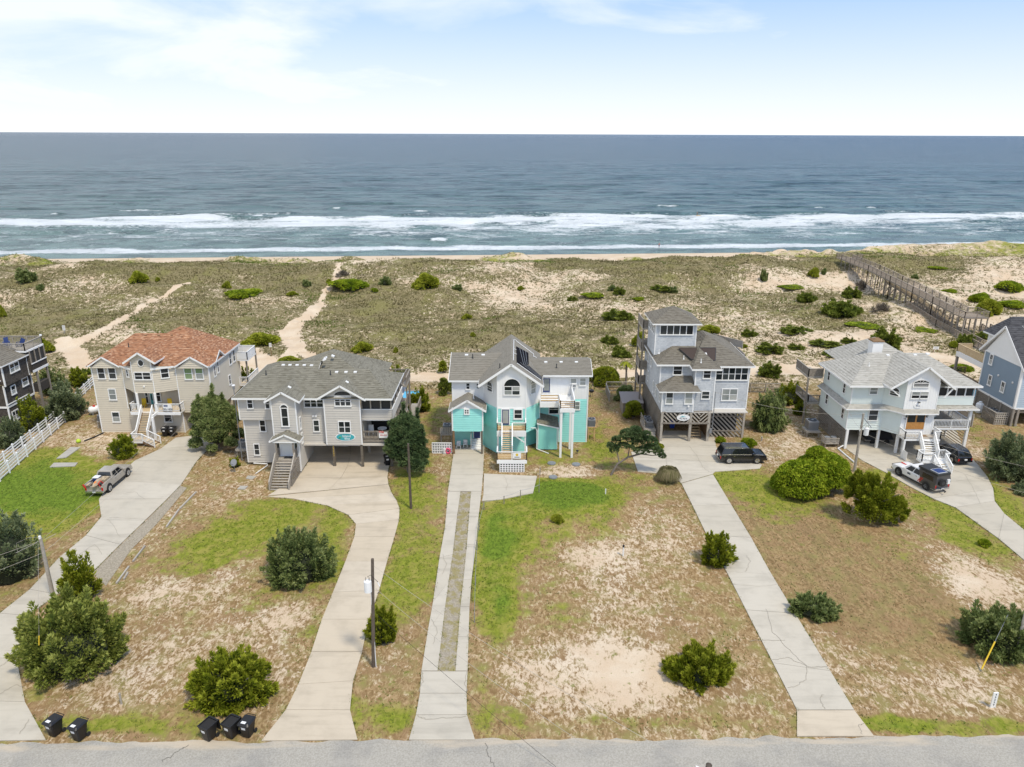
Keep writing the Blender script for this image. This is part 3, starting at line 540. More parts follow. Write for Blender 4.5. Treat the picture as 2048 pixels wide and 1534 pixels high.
def win_at(par, c, n, w, h, lights=1, style='sash', pane='glass', frame='white', fw=.10, grid=None, name='window'):
    H, n = facing(n); c = Vector(c) + n * .052; up = V(0, 0, 1)
    def L(u, v, d): return c + H * u + up * v + n * d
    m = MB()
    def board(u0, v0, u1, v1, d0=-.02, d1=.075): m.hexa([L(u0, v0, d0), L(u1, v0, d0), L(u1, v0, d1), L(u0, v0, d1)], [L(u0, v1, d0), L(u1, v1, d0), L(u1, v1, d1), L(u0, v1, d1)])
    W2, H2 = w / 2, h / 2; panes = []
    if style == 'arch':      # half round head over a straight part
        hr = min(W2, h * .5); zs = H2 - hr; K = 12
        arc = [(W2 * math.cos(math.pi * k / K), zs + hr * math.sin(math.pi * k / K)) for k in range(K + 1)]
        for (a, b), (e, g) in zip(arc[:-1], arc[1:]): m.beam(L(a, b, .03), L(e, g, .03), .08, fw, (L(0, zs, 0) - L(a, b, 0)))
        inn = [(a * (1 - fw / W2 * .5), zs + (b - zs) * (1 - fw / hr * .5)) for a, b in arc]
        panes.append([L(a, b, .035) for a, b in inn])
        if grid:
            for k in range(1, 5): a = math.pi * k / 5; m.beam(L(0, zs, .05), L(W2 * .95 * math.cos(a), zs + hr * .95 * math.sin(a), .05), .03, .04, n)
        if zs > -H2 + .1:
            board(-W2 - .03, -H2, -W2 + fw, zs); board(W2 - fw, -H2, W2 + .03, zs); board(-W2 - .03, -H2 - .08, W2 + .03, -H2 + .02, -.02, .11); board(-W2 + fw, zs - .04, W2 - fw, zs + .04, -.02, .06)
            for k in range(lights):
                u0 = -W2 + fw + (w - 2 * fw) * k / lights; u1 = -W2 + fw + (w - 2 * fw) * (k + 1) / lights
                if k: board(u0 - .04, -H2, u0 + .04, zs, -.02, .06)
                vm = (-H2 + zs) / 2; board(u0, vm - .025, u1, vm + .025, -.02, .05)
                panes += [[L(u0, -H2 + .04, .03), L(u1, -H2 + .04, .03), L(u1, vm, .03), L(u0, vm, .03)], [L(u0, vm, .035), L(u1, vm, .035), L(u1, zs, .035), L(u0, zs, .035)]]
        else: board(-W2 - .03, -H2 - .07, W2 + .03, -H2 + .03, -.02, .09)
    elif style == 'octagon':
        pts = [(W2 * math.cos(math.pi / 8 + math.pi * k / 4), H2 * math.sin(math.pi / 8 + math.pi * k / 4)) for k in range(8)]
        for k in range(8): a, b = pts[k], pts[(k + 1) % 8]; m.beam(L(*a, .03), L(*b, .03), .07, .07, L(0, 0, 0) - L(*a, 0))
        panes.append([L(a, b, .03) for a, b in pts])
    else:
        board(-W2, -H2, -W2 + fw, H2); board(W2 - fw, -H2, W2, H2); board(-W2 + fw, H2 - fw, W2 - fw, H2); board(-W2 - .02, -H2 - .05, W2 + .02, -H2 + fw * .8, -.02, .10)
        iw = w - 2 * fw
        for k in range(lights):
            u0 = -W2 + fw + iw * k / lights; u1 = -W2 + fw + iw * (k + 1) / lights; v0, v1 = -H2 + fw * .8, H2 - fw
            if k: board(u0 - .045, v0, u0 + .045, v1, -.02, .07)
            if style == 'sash':
                vm = (v0 + v1) / 2; board(u0, vm - .03, u1, vm + .03, -.02, .05); panes += [[L(u0, v0, .022), L(u1, v0, .022), L(u1, vm, .022), L(u0, vm, .022)], [L(u0, vm, .034), L(u1, vm, .034), L(u1, v1, .034), L(u0, v1, .034)]]
            else: panes.append([L(u0, v0, .03), L(u1, v0, .03), L(u1, v1, .03), L(u0, v1, .03)])
            if grid:
                um = (u0 + u1) / 2; board(um - .015, v0, um + .015, v1, -.02, .05)
    o = obj(name, m, MT[frame], par)
    for i, q in enumerate(panes):
        pm = pane if isinstance(pane, str) else pane[i % len(pane)]
        obj('pane', MB().poly(q), MT[pm], o)
    return o
def rect(pl, f, x0, y0, x1, y1):
    A = pl.hit(*f(x0, y0)); B = pl.hit(*f(x1, y1)); h, n = facing(pl.n); return (A + B) / 2, n, abs((B - A).dot(h)), abs(A.z - B.z)
def win(par, pl, f, x0, y0, x1, y1, lights=1, style='sash', pane='glass', **k):
    c, n, w, h = rect(pl, f, x0, y0, x1, y1); return win_at(par, c, n, w, h, lights, style, pane, **k)
def door(par, pl, f, x0, y0, x1, y1, mat='navy', glass=True, lights=1, frame='white'):
    c, n, w, h = rect(pl, f, x0, y0, x1, y1); H, n = facing(n); c = c + n * .05; up = V(0, 0, 1)
    def L(u, v, d): return c + H * u + up * v + n * d
    def bd(m, u0, v0, u1, v1, d0, d1): m.hexa([L(u0, v0, d0), L(u1, v0, d0), L(u1, v0, d1), L(u0, v0, d1)], [L(u0, v1, d0), L(u1, v1, d0), L(u1, v1, d1), L(u0, v1, d1)])
    m = MB(); bd(m, -w / 2, -h / 2, w / 2, h / 2, -.02, .05); o = obj('door', m, MT[mat], par)
    m = MB(); t = .09
    bd(m, -w / 2 - t, -h / 2, -w / 2 + .01, h / 2 + t, -.01, .08); bd(m, w / 2 - .01, -h / 2, w / 2 + t, h / 2 + t, -.01, .08); bd(m, -w / 2, h / 2 - .01, w / 2, h / 2 + t, -.01, .08); obj('door_frame', m, MT[frame], o)
    if glass:
        for k in range(lights):
            a = -w / 2 + w * k / lights + .1; b = -w / 2 + w * (k + 1) / lights - .1; lo = -h / 2 + (.2 if glass == 'full' else h * .45)
            obj('pane', MB().poly([L(a, lo, .058), L(b, lo, .058), L(b, h / 2 - .12, .058), L(a, h / 2 - .12, .058)]), MT['glassb' if glass == 'full' else 'glass'], o)
    m = MB(); bd(m, w / 2 - .09, -.08, w / 2 - .04, .06, .05, .11); obj('handle', m, MT['dmetal'], o)
    return o
def rail(par, pts, h=1.0, mat='white', style='picket', sp=1.9, cap=None, gaps=()):
    """a railing run on deck level points pts (x, y, z)"""
    m = MB(); bal = MB(); P = [Vector(p) for p in pts]
    for i, (a, b) in enumerate(zip(P[:-1], P[1:])):
        if i in gaps: continue
        L = (b - a).length; k = max(1, round(L / sp)); up = V(0, 0, 1)
        for j in range(k + 1):
            q = a.lerp(b, j / k); m.box(q.x - .05, q.y - .05, q.z - .02, q.x + .05, q.y + .05, q.z + h)
        m.beam(a + up * (h + .02), b + up * (h + .02), .13, .045)
        if style == 'picket':
            m.beam(a + up * (h - .10), b + up * (h - .10), .04, .08); m.beam(a + up * .12, b + up * .12, .04, .08)
            kk = max(1, int(L / .17))
            for j in range(kk): q = a.lerp(b, (j + .5) / kk); bal.box(q.x - .02, q.y - .02, q.z + .08, q.x + .02, q.y + .02, q.z + h - .05)
        elif style == 'board':
            bal.beam(a + up * h * .5, b + up * h * .5, .03, h * .92)
        else:
            kk = style if isinstance(style, int) else 4
            for j in range(kk): z = h * (j + .7) / (kk + .2); bal.beam(a + up * z, b + up * z, .035, .085 if kk > 3 else .13)
    o = obj('railing', m, MT[cap or mat], par)
    if bal.f: obj('rails' if style != 'picket' else 'balusters', bal, MT[mat], o, kind='stuff')
    return o
def decking(par, x0, y0, x1, y1, z, mat='wlight', along='x', rim=None, name='deck_floor'):
    m = MB(); w = .145
    if along == 'x':
        k = max(1, int((y1 - y0) / w)); s = (y1 - y0) / k
        for i in range(k): m.box(x0, y0 + i * s + .006, z - .035, x1, y0 + (i + 1) * s - .006, z)
    else:
        k = max(1, int((x1 - x0) / w)); s = (x1 - x0) / k
        for i in range(k): m.box(x0 + i * s + .006, y0, z - .035, x0 + (i + 1) * s - .006, y1, z)
    o = obj(name, m, MT[mat], par, kind='stuff')
    m = MB(); e = .025; r = .24
    m.box(x0 - .04, y0 - .04, z - r, x1 + .04, y0 - .002, z - .01); m.box(x0 - .04, y1 + .002, z - r, x1 + .04, y1 + .04, z - .01); m.box(x0 - .04, y0, z - r, x0 - .002, y1, z - .01); m.box(x1 + .002, y0, z - r, x1 + .04, y1, z - .01)
    m.box(x0, y0, z - .12, x1, y1, z - .08)
    obj('rim_board', m, MT[rim or mat], par); return o
def stairs(par, top, bot, width, mat='wtread', smat='white', rmat='white', n=None, rails=(1, 1), rstyle='picket', rh=.95, riser=None, capm=None):
    T, B = Vector(top), Vector(bot); d = B - T; hd = V(d.x, d.y, 0).normalized(); s = V(-hd.y, hd.x, 0) * (width / 2); n = n or max(2, round(abs(d.z) / .185)); L = V(d.x, d.y, 0).length / n
    for i in range(n):
        c = T + d * ((i + .5) / n); z = T.z + d.z * (i + 1) / n * 1.0
        c = V(c.x, c.y, z + abs(d.z) / n * .0)
        obj('tread', MB().beam(c - s, c + s, L * 1.05, .045), MT[mat], par)
        if riser: obj('riser', MB().beam(c - s + hd * -(L * .5) + V(0, 0, -.09 + .18), c + s + hd * -(L * .5) + V(0, 0, .09), .02, .15), MT[riser], par)
    for k in (-1, 1): obj('stringer', MB().beam(T + s * k * 1.03 + V(0, 0, -.1), B + s * k * 1.03 + V(0, 0, .02), .05, .28), MT[smat], par)
    for k, on in zip((-1, 1), rails):
        if not on: continue
        a, b = T + s * k * 1.04, B + s * k * 1.04; m = MB(); bal = MB(); m.beam(a + V(0, 0, rh), b + V(0, 0, rh), .12, .05)
        kk = max(1, round((b - a).length / 1.8))
        for j in range(kk + 1): q = a.lerp(b, j / kk); m.box(q.x - .05, q.y - .05, q.z - .15, q.x + .05, q.y + .05, q.z + rh)
        if rstyle == 'picket':
            kk = int((b - a).length / .18); m.beam(a + V(0, 0, .12), b + V(0, 0, .12), .04, .07)
            for j in range(kk): q = a.lerp(b, (j + .5) / kk); bal.box(q.x - .02, q.y - .02, q.z + .1, q.x + .02, q.y + .02, q.z + rh - .03)
        else:
            for j in range(rstyle): z = rh * (j + .5) / rstyle; bal.beam(a + V(0, 0, z), b + V(0, 0, z), .035, .13)
        o = obj('handrail', m, MT[capm or rmat], par); obj('balusters' if rstyle == 'picket' else 'rails', bal, MT[rmat], o, kind='stuff')
def lattice(par, a, b, z0, z1, mat='white', sp=.30, w=.12, diag=False, name='lattice'):
    a, b = Vector(a), Vector(b); d = b - a; L = d.length; d.normalize(); m = MB(); nn = V(d.y, -d.x, 0)
    kk = max(2, round(L / sp)); kv = max(2, round((z1 - z0) / sp))
    for i in range(kk + 1): q = a + d * (L * i / kk); m.beam(V(q.x, q.y, z0), V(q.x, q.y, z1), .015, w, nn.cross(V(0, 0, 1)))
    for j in range(kv + 1): z = z0 + (z1 - z0) * j / kv; m.beam(V(a.x, a.y, z) + nn * .016, V(b.x, b.y, z) + nn * .016, .015, w)
    return obj(name, m, MT[mat], par, kind='stuff')
def slatwall(par, a, b, z0, z1, mat='wgrey', sp=.3, w=.13, mode='h', name='slat', th=.03, off=.0):
    """each slat its own part; mode h level, / or \\ slanting"""
    a, b = V(a[0], a[1], 0), V(b[0], b[1], 0); d = (b - a).normalized(); L = (b - a).length; n = V(d.y, -d.x, 0); a = a + n * off
    if mode == 'h':
        k = int((z1 - z0) / sp)
        for i in range(k + 1): z = z0 + (z1 - z0) * i / max(k, 1); obj(name, MB().beam(V(a.x, a.y, z), V(a.x, a.y, z) + d * L, th, w), MT[mat], par)
        return
    hh = z1 - z0; t = -hh
    while t < L:
        u0, u1 = max(0, t), min(L, t + hh)
        if u1 - u0 > .1:
            if mode == '/': p, q = (u0, z0 + (u0 - t)), (u1, z0 + (u1 - t))
            else: p, q = (u0, z1 - (u0 - t)), (u1, z1 - (u1 - t))
            P_, Q_ = a + d * p[0], a + d * q[0]; obj(name, MB().beam(V(P_.x, P_.y, p[1]), V(Q_.x, Q_.y, q[1]), th, w), MT[mat], par)
        t += sp
def textobj(txt, par, c, n, size, mat, name='lettering', ext=.01, align='CENTER'):
    cu = bpy.data.curves.new(name, 'FONT'); cu.body = txt; cu.size = size; cu.align_x = align; cu.align_y = 'CENTER'; cu.extrude = ext; cu.resolution_u = 2
    tmp = bpy.data.objects.new(name, cu); me = bpy.data.meshes.new_from_object(tmp); bpy.data.objects.remove(tmp)
    h, n = facing(n) if abs(Vector(n).z) < .9 else (V(1, 0, 0), Vector(n)); up = n.cross(h) if abs(n.z) < .9 else V(0, 1, 0)
    if abs(n.z) < .9: up = V(0, 0, 1)
    root = par
    while root is not None and root.parent is not None: root = root.parent
    R = Matrix((h, up, n)).transposed().to_4x4(); L = root.location if root is not None else V(0, 0, 0)
    me.transform(Matrix.Translation(Vector(c) - L) @ R); me.materials.clear(); me.materials.append(MT[mat])
    o = bpy.data.objects.new(name, me); C.objects.link(o); o.parent = par; return o
def ac_unit(x, y, z, label, group=None, w=.85, h=.85):
    r = thing('air_conditioner', label, 'air conditioner', (x, y, z), group); m = MB().box(x - w / 2, y - w / 2, z, x + w / 2, y + w / 2, z + h); obj('housing', m, MT['grmetal'], r)
    m = MB()
    for k in range(7): zz = z + h * (.12 + .11 * k); m.box(x - w / 2 - .012, y - w / 2 - .012, zz, x + w / 2 + .012, y + w / 2 + .012, zz + .035)
    obj('grille', m, MT['dmetal'], r, kind='stuff'); obj('fan_guard', MB().cyl((x, y, z + h), w * .42, .04, 14), MT['dmetal'], r); obj('fan_hub', MB().cyl((x, y, z + h + .04), w * .13, .03, 10), MT['grmetal'], r); return r
# ================================================================ HOUSE 3: turquoise and white
def house3():
    f = z3; Yc, Yl, Yr = 84.14, 86.5, 87.77
    H = thing('beach_house', 'turquoise and white beach house with a steep central gable and black solar mats', 'house', (0, 86, 0))
    # gable roof running back
    xr, zr, sl = -.12, 11.5, .70; ex = 3.85; ze = zr - sl * ex; y0, y1 = 83.55, 97.4
    L_ = [(xr - ex, y0, ze), (xr, y0, zr), (xr, y1, zr), (xr - ex, y1, ze)]; R_ = [(xr, y0, zr), (xr + ex, y0, ze), (xr + ex, y1, ze), (xr, y1, zr)]
    r = roof(H, [L_, R_], 'roof3'); fascia(H, [(xr - ex, y0, ze), (xr, y0, zr), (xr + ex, y0, ze)], h=.26); fascia(H, [(xr + ex, y0, ze), (xr + ex, 87.3, ze)]); fascia(H, [(xr - ex, y0, ze), (xr - ex, 86, ze)])
    sp = P3(R_[0], R_[1], R_[2]); n = sp.n
    def mat_on(pts):
        Q = [sp.hit(*f(*p)) for p in pts]; m = MB(); m.hexa([q + n * .05 for q in Q], [q + n * .11 for q in Q]); return obj('solar_mat', m, MT['solar'], H), Q
    for pts in ([(930, 225), (935, 385), (985, 415), (1056, 408), (1052, 290)], [(935, 378), (938, 398), (1180, 560), (1190, 575), (1192, 540), (1060, 425)]):
        o, Q = mat_on(pts[::-1])
        c = sum(Q, V(0, 0, 0)) / len(Q)
        for k in (.25, .5, .75):
            a = Q[0].lerp(Q[-1], k); b = Q[1].lerp(Q[2], k); obj('mat_seam', MB().beam(a + n * .125, b + n * .125, .04, .03, n), MT['grmetal'], o)
    def pipe(pts): obj('roof_pipe', MB().tube([sp.hit(*f(*p)) + n * .09 for p in pts], .045, 6), MT['pvc'], H)
    pipe([(905, 155), (900, 365)]); pipe([(905, 155), (925, 158)]); pipe([(925, 165), (1105, 300), (1108, 330)]); pipe([(1108, 322), (1150, 350)]); pipe([(905, 250), (928, 258)]); pipe([(905, 292), (932, 305)]); pipe([(935, 395), (1185, 572)])
    lp = P3(*L_[:3]); pipes(H, lp, f, [(765, 440)])
    # side wings
    ly, lyr, lz = 86.0, 91.2, 10.72; le = 8.64
    x0, x1 = -7.68, -1.0
    lw = [(x0, ly, le), (x1, ly, le), (x1, lyr, lz), (x0, lyr, lz)]; lb = [(x0, lyr, lz), (x1, lyr, lz), (x1, 96.4, le), (x0, 96.4, le)]
    roof(H, [lw, lb], 'roof3'); fascia(H, [(x0, ly, le), (-3.9, ly, le)]); fascia(H, [(x0, ly, le), (x0, lyr, lz), (x0, 96.4, le)]); wp = P3(*lw[:3]); vents(H, wp, f, [(425, 305), (595, 305)], s=.42); pipes(H, wp, f, [(488, 340)])
    rp = [(1.0, 87.2, 8.97), (9.85, 87.2, 8.97), (9.95, 91.1, 9.95), (1.0, 91.1, 9.95)]; rb = [(1.0, 91.1, 9.95), (9.95, 91.1, 9.95), (9.95, 95.5, 8.85), (1.0, 95.5, 8.85)]
    roof(H, [rp, rb], 'roof3'); fascia(H, [(3.8, 87.2, 8.97), (9.85, 87.2, 8.97)]); fascia(H, [(9.85, 87.2, 8.97), (9.95, 91.1, 9.95), (9.95, 95.5, 8.85)]); wp = P3(*rp[:3]); vents(H, wp, f, [(1235, 380), (1392, 380), (1548, 380)], s=.38); pipes(H, wp, f, [(1345, 440)])
    zm = 5.9
    # walls
    PC = PY(Yc); zt = PC.hit(*f(740, 850)).z; al, ar = -1.73, 1.65; bl, br = (-3.5, 86.5), (3.4, 86.3); z_at = lambda x: zr - sl * abs(x - xr) - .16
    wall(H, [(al, Yc, zt), (ar, Yc, zt), (ar, Yc, z_at(ar)), (xr, Yc, z_at(xr)), (al, Yc, z_at(al))], 'offwhite', (0, -1, 0), vert=True)
    wab(H, (al, Yc), (ar, Yc), 3.2, zt, 'aqua'); wab(H, (al, Yc + .02), (ar, Yc + .02), 0, 3.2, 'aqua')
    wab(H, bl, (al, Yc), zt, (z_at(bl[0]), z_at(al)), 'offwhite', vert=True); wab(H, (ar, Yc), br, zt, (z_at(ar), z_at(br[0])), 'offwhite', vert=True)
    wab(H, bl, (al, Yc), 0, zt, 'aqua'); wab(H, (ar, Yc), br, 2.75, zt, 'aqua'); bm(H, 'trim_board', (bl[0], bl[1] - .05, 3.0), (al - .03, Yc - .03, 3.0), .05, .12, 'aqua')
    wab(H, (ar, 86.3), (br[0], 87.7), 0, 2.9, 'aqua'); wab(H, (ar, 84.2), (ar + .02, 86.3), 0, 2.75, 'aqua')
    bm(H, 'trim_board', (ar, Yc - .03, 2.75), (br[0], br[1] - .03, 2.75), .06, .14, 'aqua'); bm(H, 'trim_board', (al, Yc - .05, zt), (ar, Yc - .05, zt), .05, .14, 'white')
    for x in (al, ar): corner(H, x, Yc - .01, 0.0, z_at(x) - .05, .13)
    corner(H, bl[0], bl[1], 3, z_at(bl[0]), .12); corner(H, br[0], br[1], 2.75, z_at(br[0]), .12)
    wab(H, (-7.25, Yl), bl, 3, le - .05, 'offwhite', vert=True); wab(H, (-7.25, 96), (-7.25, Yl), 0, 8.7, 'offwhite'); wab(H, (-7.1, Yl + .05), bl, 0, 3.0, 'aqua')
    wall(H, [(-7.25, 96, 8.6), (-7.25, Yl, 8.6), (-7.25, lyr, lz - .2)], 'offwhite', (-1, 0, 0)); corner(H, -7.25, Yl, 3, le)
    # right wing
    wab(H, (3.35, Yr), (8.95, Yr), 5.75, 8.95, 'offwhite', vert=True); wab(H, (3.35, Yr), (5.9, Yr), 2.6, 5.75, 'aqua'); wab(H, (5.9, Yr), (8.95 + .45, Yr), 0, 5.75, 'aqua'); wab(H, (3.35, Yr + .02), (5.9, Yr + .02), 0, 2.6, 'aqua'); wab(H, (8.95, Yr), (9.4, Yr), 5.75, 8.95, 'offwhite', vert=True)
    wab(H, (9.4, Yr), (9.4, 95), 0, 8.9, 'offwhite'); wall(H, [(9.4, Yr, 8.8), (9.4, 95, 8.8), (9.4, 91.1, 9.8)], 'offwhite', (1, 0, 0)); corner(H, 9.4, Yr, 0, 8.9); corner(H, 5.9, Yr - .03, 0, 2.7, .1)
    wab(H, (br[0], br[1]), (br[0] + .01, Yr), 5.75, 8.9, 'offwhite')
    # windows and doors
    win(H, PC, f, 805, 545, 975, 712, 2, 'arch', ('glass', 'glassb', 'glass')); PA = PV(bl, (al, Yc)); PB = PV((ar, Yc), br)
    win(H, PA, f, 640, 565, 697, 686, 1, 'arch'); win(H, PB, f, 1075, 565, 1128, 686, 1, 'arch', 'glassb'); PL_ = PY(Yl)
    win(H, PL_, f, 415, 586, 464, 658); win(H, PL_, f, 520, 588, 566, 654, pane=('glassb', 'glass')); win(H, PC, f, 905, 855, 999, 960, fw=.13); door(H, PC, f, 787, 860, 860, 1018, 'navy', 'full')
    PR = PY(Yr); door(H, PR, f, 1207, 540, 1278, 684, 'navy', 'full'); win(H, PR, f, 1483, 538, 1552, 596, pane='glassb', style='fixed'); win(H, PR, f, 1580, 536, 1647, 620, pane='glassb'); win(H, PR, f, 1264, 808, 1370, 908, pane='glass'); win(H, PR, f, 1528, 778, 1584, 866, pane='glassb')
    c, n_, w, h = rect(PR, f, 1502, 590, 1545, 630); a = bx(H, 'window_air_conditioner', c.x - w / 2, c.y - .45, c.z - h / 2, c.x + w / 2, c.y - .02, c.z + h / 2, 'white'); obj('grille', MB().box(c.x - w * .35, c.y - .465, c.z - h * .3, c.x + w * .35, c.y - .452, c.z + h * .3), MT['grmetal'], a)
    # carport box
    Yb = 83.8; xa, xb, zc0, zc1, pk = -7.12, -3.5, 3.07, 5.95, 7.05; xm = (xa + xb) / 2
    wab(H, (xa, Yb), (xb, Yb), zc0, zc1, 'aqua'); wall(H, [(xa, Yb, zc1), (xb, Yb, zc1), (xm, Yb, pk - .1)], 'offwhite', (0, -1, 0)); wab(H, (xa, Yl), (xa, Yb), zc0, zc1, 'aqua'); wab(H, (xb, Yb), (xb, Yl), zc0, zc1, 'aqua')
    bm(H, 'trim_board', (xa, Yb - .04, zc1 + .02), (xb, Yb - .04, zc1 + .02), .05, .14, 'white'); bm(H, 'trim_board', (xa, Yb - .03, zc0), (xb, Yb - .03, zc0), .05, .16, 'aqua'); bx(H, 'carport_ceiling', xa + .03, Yb + .05, zc0 - .05, xb - .03, Yl, zc0 + .05, 'white')
    corner(H, xa, Yb, zc0, zc1, .16); corner(H, xb, Yb, zc0, zc1, .16); e = .42; s2 = (pk - zc1) / (xm - xa)
    rl = [(xa - e, Yb - .35, zc1 - s2 * e), (xm, Yb - .35, pk), (xm, Yl, pk), (xa - e, Yl, zc1 - s2 * e)]; rr = [(xm, Yb - .35, pk), (xb + e, Yb - .35, zc1 - s2 * e), (xb + e, Yl, zc1 - s2 * e), (xm, Yl, pk)]
    roof(H, [rl, rr], 'roof3'); fascia(H, [rl[0], rl[1], rr[1]], h=.22); fascia(H, [rl[0], rl[3]]); fascia(H, [rr[1], rr[2]]); win(H, PY(Yb), f, 398, 855, 456, 912, 2, fw=.12); pipes(H, P3(*rr[:3]), f, [(497, 752)], 'pvc')
    post(H, xa + .12, Yb, 0, zc0, .22, 'wbrown'); post(H, xb - .12, Yb, 0, zc0, .22, 'wpostg')
    door(H, PY(Yl + .05), f, 500, 1082, 566, 1160, 'navy', False)
    for k in range(5): bx(H, 'step', -4.95, 85.0 + .28 * k, 0, -3.75, 86.5, .2 * (k + 1), 'white')
    bx(H, 'porch_side_panel', -5.05, 85.1, 0, -4.97, 86.5, 2.0, 'white')
    # front stair
    zl, yl = 3.62, 82.55
    decking(H, al, yl, ar, Yc - .05, zl, 'wtread', rim='white'); bx(H, 'skirt_board', al - .05, yl - .07, zl - .75, ar + .05, yl - .045, zl - .05, 'white')
    rail(H, [(al, Yc - .1, zl), (al, yl, zl), (-1.18, yl, zl)], .95, 'wnew', 4, cap='white'); rail(H, [(.08, yl, zl), (ar, yl, zl), (ar, Yc - .1, zl)], .95, 'wnew', 4, cap='white')
    stairs(H, (-.55, yl - .05, zl), (-.55, 80.45, 1.62), 1.16, 'wtread', 'wtread', 'white', n=11, rstyle=2)
    zb_, yb = 1.55, 78.75; xa2, xb2 = -1.66, 1.72
    decking(H, xa2, yb, xb2, 80.4, zb_, 'wtread', rim='white'); rail(H, [(xa2, 80.4, zb_), (xa2, yb, zb_), (xb2, yb, zb_), (xb2, 80.4, zb_)], .95, 'wnew', 4, cap='white'); bx(H, 'skirt_board', xa2 - .03, yb - .07, 1.1, xb2 + .03, yb - .045, zb_ - .02, 'white')
    lattice(H, (-1.35, yb - .02, 0), (1.42, yb - .02, 0), .02, 1.1); lattice(H, (1.42, yb, 0), (1.42, 80.3, 0), .02, 1.1); lattice(H, (-1.35, 80.3, 0), (-1.35, yb, 0), .02, 1.1); bx(H, 'shade_block', -1.3, yb + .12, 0, 1.38, 80.2, 1.1, 'dark')  # near-black block painted as the shade behind the lattice
    for x in (al + .1, ar - .05): post(H, x, yl + .08, 0, zl - .2, .16)
    bm(H, 'brace', (.3, yl, 3.0), (1.5, yl, 2.1), .1, .12, 'white')
    s = bx(H, 'realtor_sign', .15, yb - .12, 1.75, 1.05, yb - .09, 2.45, 'white'); obj('sign_panel', MB().disc((.6, yb - .128, 2.22), (0, 1, 0), .16, .012), MT['yellow'], s); obj('sign_panel', MB().box(.3, yb - .13, 1.88, .9, yb - .122, 1.98), MT['grmetal'], s)
    # upper right deck
    zd = 6.3; decking(H, 3.4, 85.0, 5.65, 87.7, zd, 'white', rim='white'); decking(H, 5.69, 82.85, 7.4, 87.7, zd, 'white', rim='white')
    rail(H, [(3.42, 85.02, zd), (5.62, 85.02, zd)], 1.0, 'wnew', 3, cap='white'); rail(H, [(5.72, 85.0, zd), (5.72, 82.9, zd), (7.36, 82.9, zd)], 1.0, 'wnew', 4, cap='white'); rail(H, [(7.36, 82.9, zd), (7.36, 87.6, zd)], 1.15, 'white', 'board'); bx(H, 'skirt_board', 3.38, 84.9, zd - .62, 5.65, 84.94, zd - .02, 'white'); bx(H, 'skirt_board', 5.66, 82.74, zd - .45, 7.44, 82.78, zd - .02, 'white')
    post(H, 5.85, 82.95, 0, zd - .2, .26); post(H, 7.22, 82.95, 0, zd - .2, .26); post(H, 7.15, 85.6, 0, zd - .2, .24); post(H, 5.85, 85.2, 2.8, zd - .2, .18)
    c = thing('deck_chair', 'white plastic chair on the small roof deck of the turquoise house', 'chair', (6.75, 84.3, zd)); bx(c, 'seat', 6.5, 84.0, zd + .38, 7.0, 84.5, zd + .43, 'white'); bx(c, 'backrest', 6.5, 84.5, zd + .4, 7.0, 84.55, zd + .9, 'white')
    for dx in (-.22, .22):
        for dy in (-.22, .2): bx(c, 'leg', 6.75 + dx - .02, 84.25 + dy - .02, zd, 6.75 + dx + .02, 84.25 + dy + .02, zd + .38, 'white')
    # storage shed under the deck
    sh = thing('storage_shed', 'small turquoise storage shed with a sloping grey roof beside the stairs', 'shed', (4.35, 86, 0))
    ps = PY(85.1); xl, xr2 = 3.2, 5.55; zl2, zr2 = 3.6, 3.05
    wall(sh, [(xl, 85.1, .15), (xr2, 85.1, .15), (xr2, 85.1, zr2), (xl, 85.1, zl2)], paint('plain_aqua_board', (.27, .66, .57), .55, .03, .03), (0, -1, 0), step=4); wab(sh, (xl, 87.6), (xl, 85.1), .15, zl2, 'aqua'); wab(sh, (xr2, 85.1), (xr2, 87.6), .15, zr2, 'aqua')
    roof(sh, [[(xl - .15, 84.85, zl2 + .08), (xr2 + .2, 84.85, zr2 + .02), (xr2 + .2, 87.7, zr2 + .35), (xl - .15, 87.7, zl2 + .4)]], 'greyroof'); fascia(sh, [(xl - .15, 84.85, zl2 + .05), (xr2 + .2, 84.85, zr2)], h=.14); corner(sh, xl, 85.1, .15, zl2, .09); corner(sh, xr2, 85.1, .15, zr2, .09)
    bx(sh, 'base_trim', xl, 85.06, .12, xr2, 85.09, .24, 'white')
    obj('downpipe', MB().tube([(1.7, 84.9, 3.0), (2.9, 84.95, 3.0), (3.05, 84.98, 2.6), (3.05, 84.98, .25), (4.5, 83.9, .08)], .06, 6), MT['pvc'], H)
    # things round the house
    pl = PZ(0); q = pl.hit(*f(180, 1180)); ls = thing('lattice_screen', 'white lattice screen beside the carport of the turquoise house', 'screen', (-8.2, 84.0, 0)); lattice(ls, (-9.65, 84.0, 0), (-7.3, 84.0, 0), .05, 1.35, sp=.3, name='lattice'); bx(ls, 'top_rail', -9.7, 83.95, 1.33, -7.25, 84.05, 1.42, 'white'); bx(ls, 'panel', -9.6, 84.03, .05, -7.35, 84.05, 1.33, 'grmetal')
    st = thing('equipment_stand', 'grey lattice sided stand carrying an air conditioner left of the turquoise house', 'stand', (-8.15, 86, 0)); decking(st, -8.75, 85.5, -7.35, 87.0, 2.0, 'wlight'); lattice(st, (-8.75, 85.45, 0), (-7.35, 85.45, 0), 1.95, 2.75, 'wlight')
    for x in (-8.7, -7.45): post(st, x, 85.6, 0, 2.0, .12, 'wgrey')
    ac_unit(-8.0, 86.2, 2.02, 'air conditioner on a raised lattice stand left of the turquoise house', w=.95, h=.95)
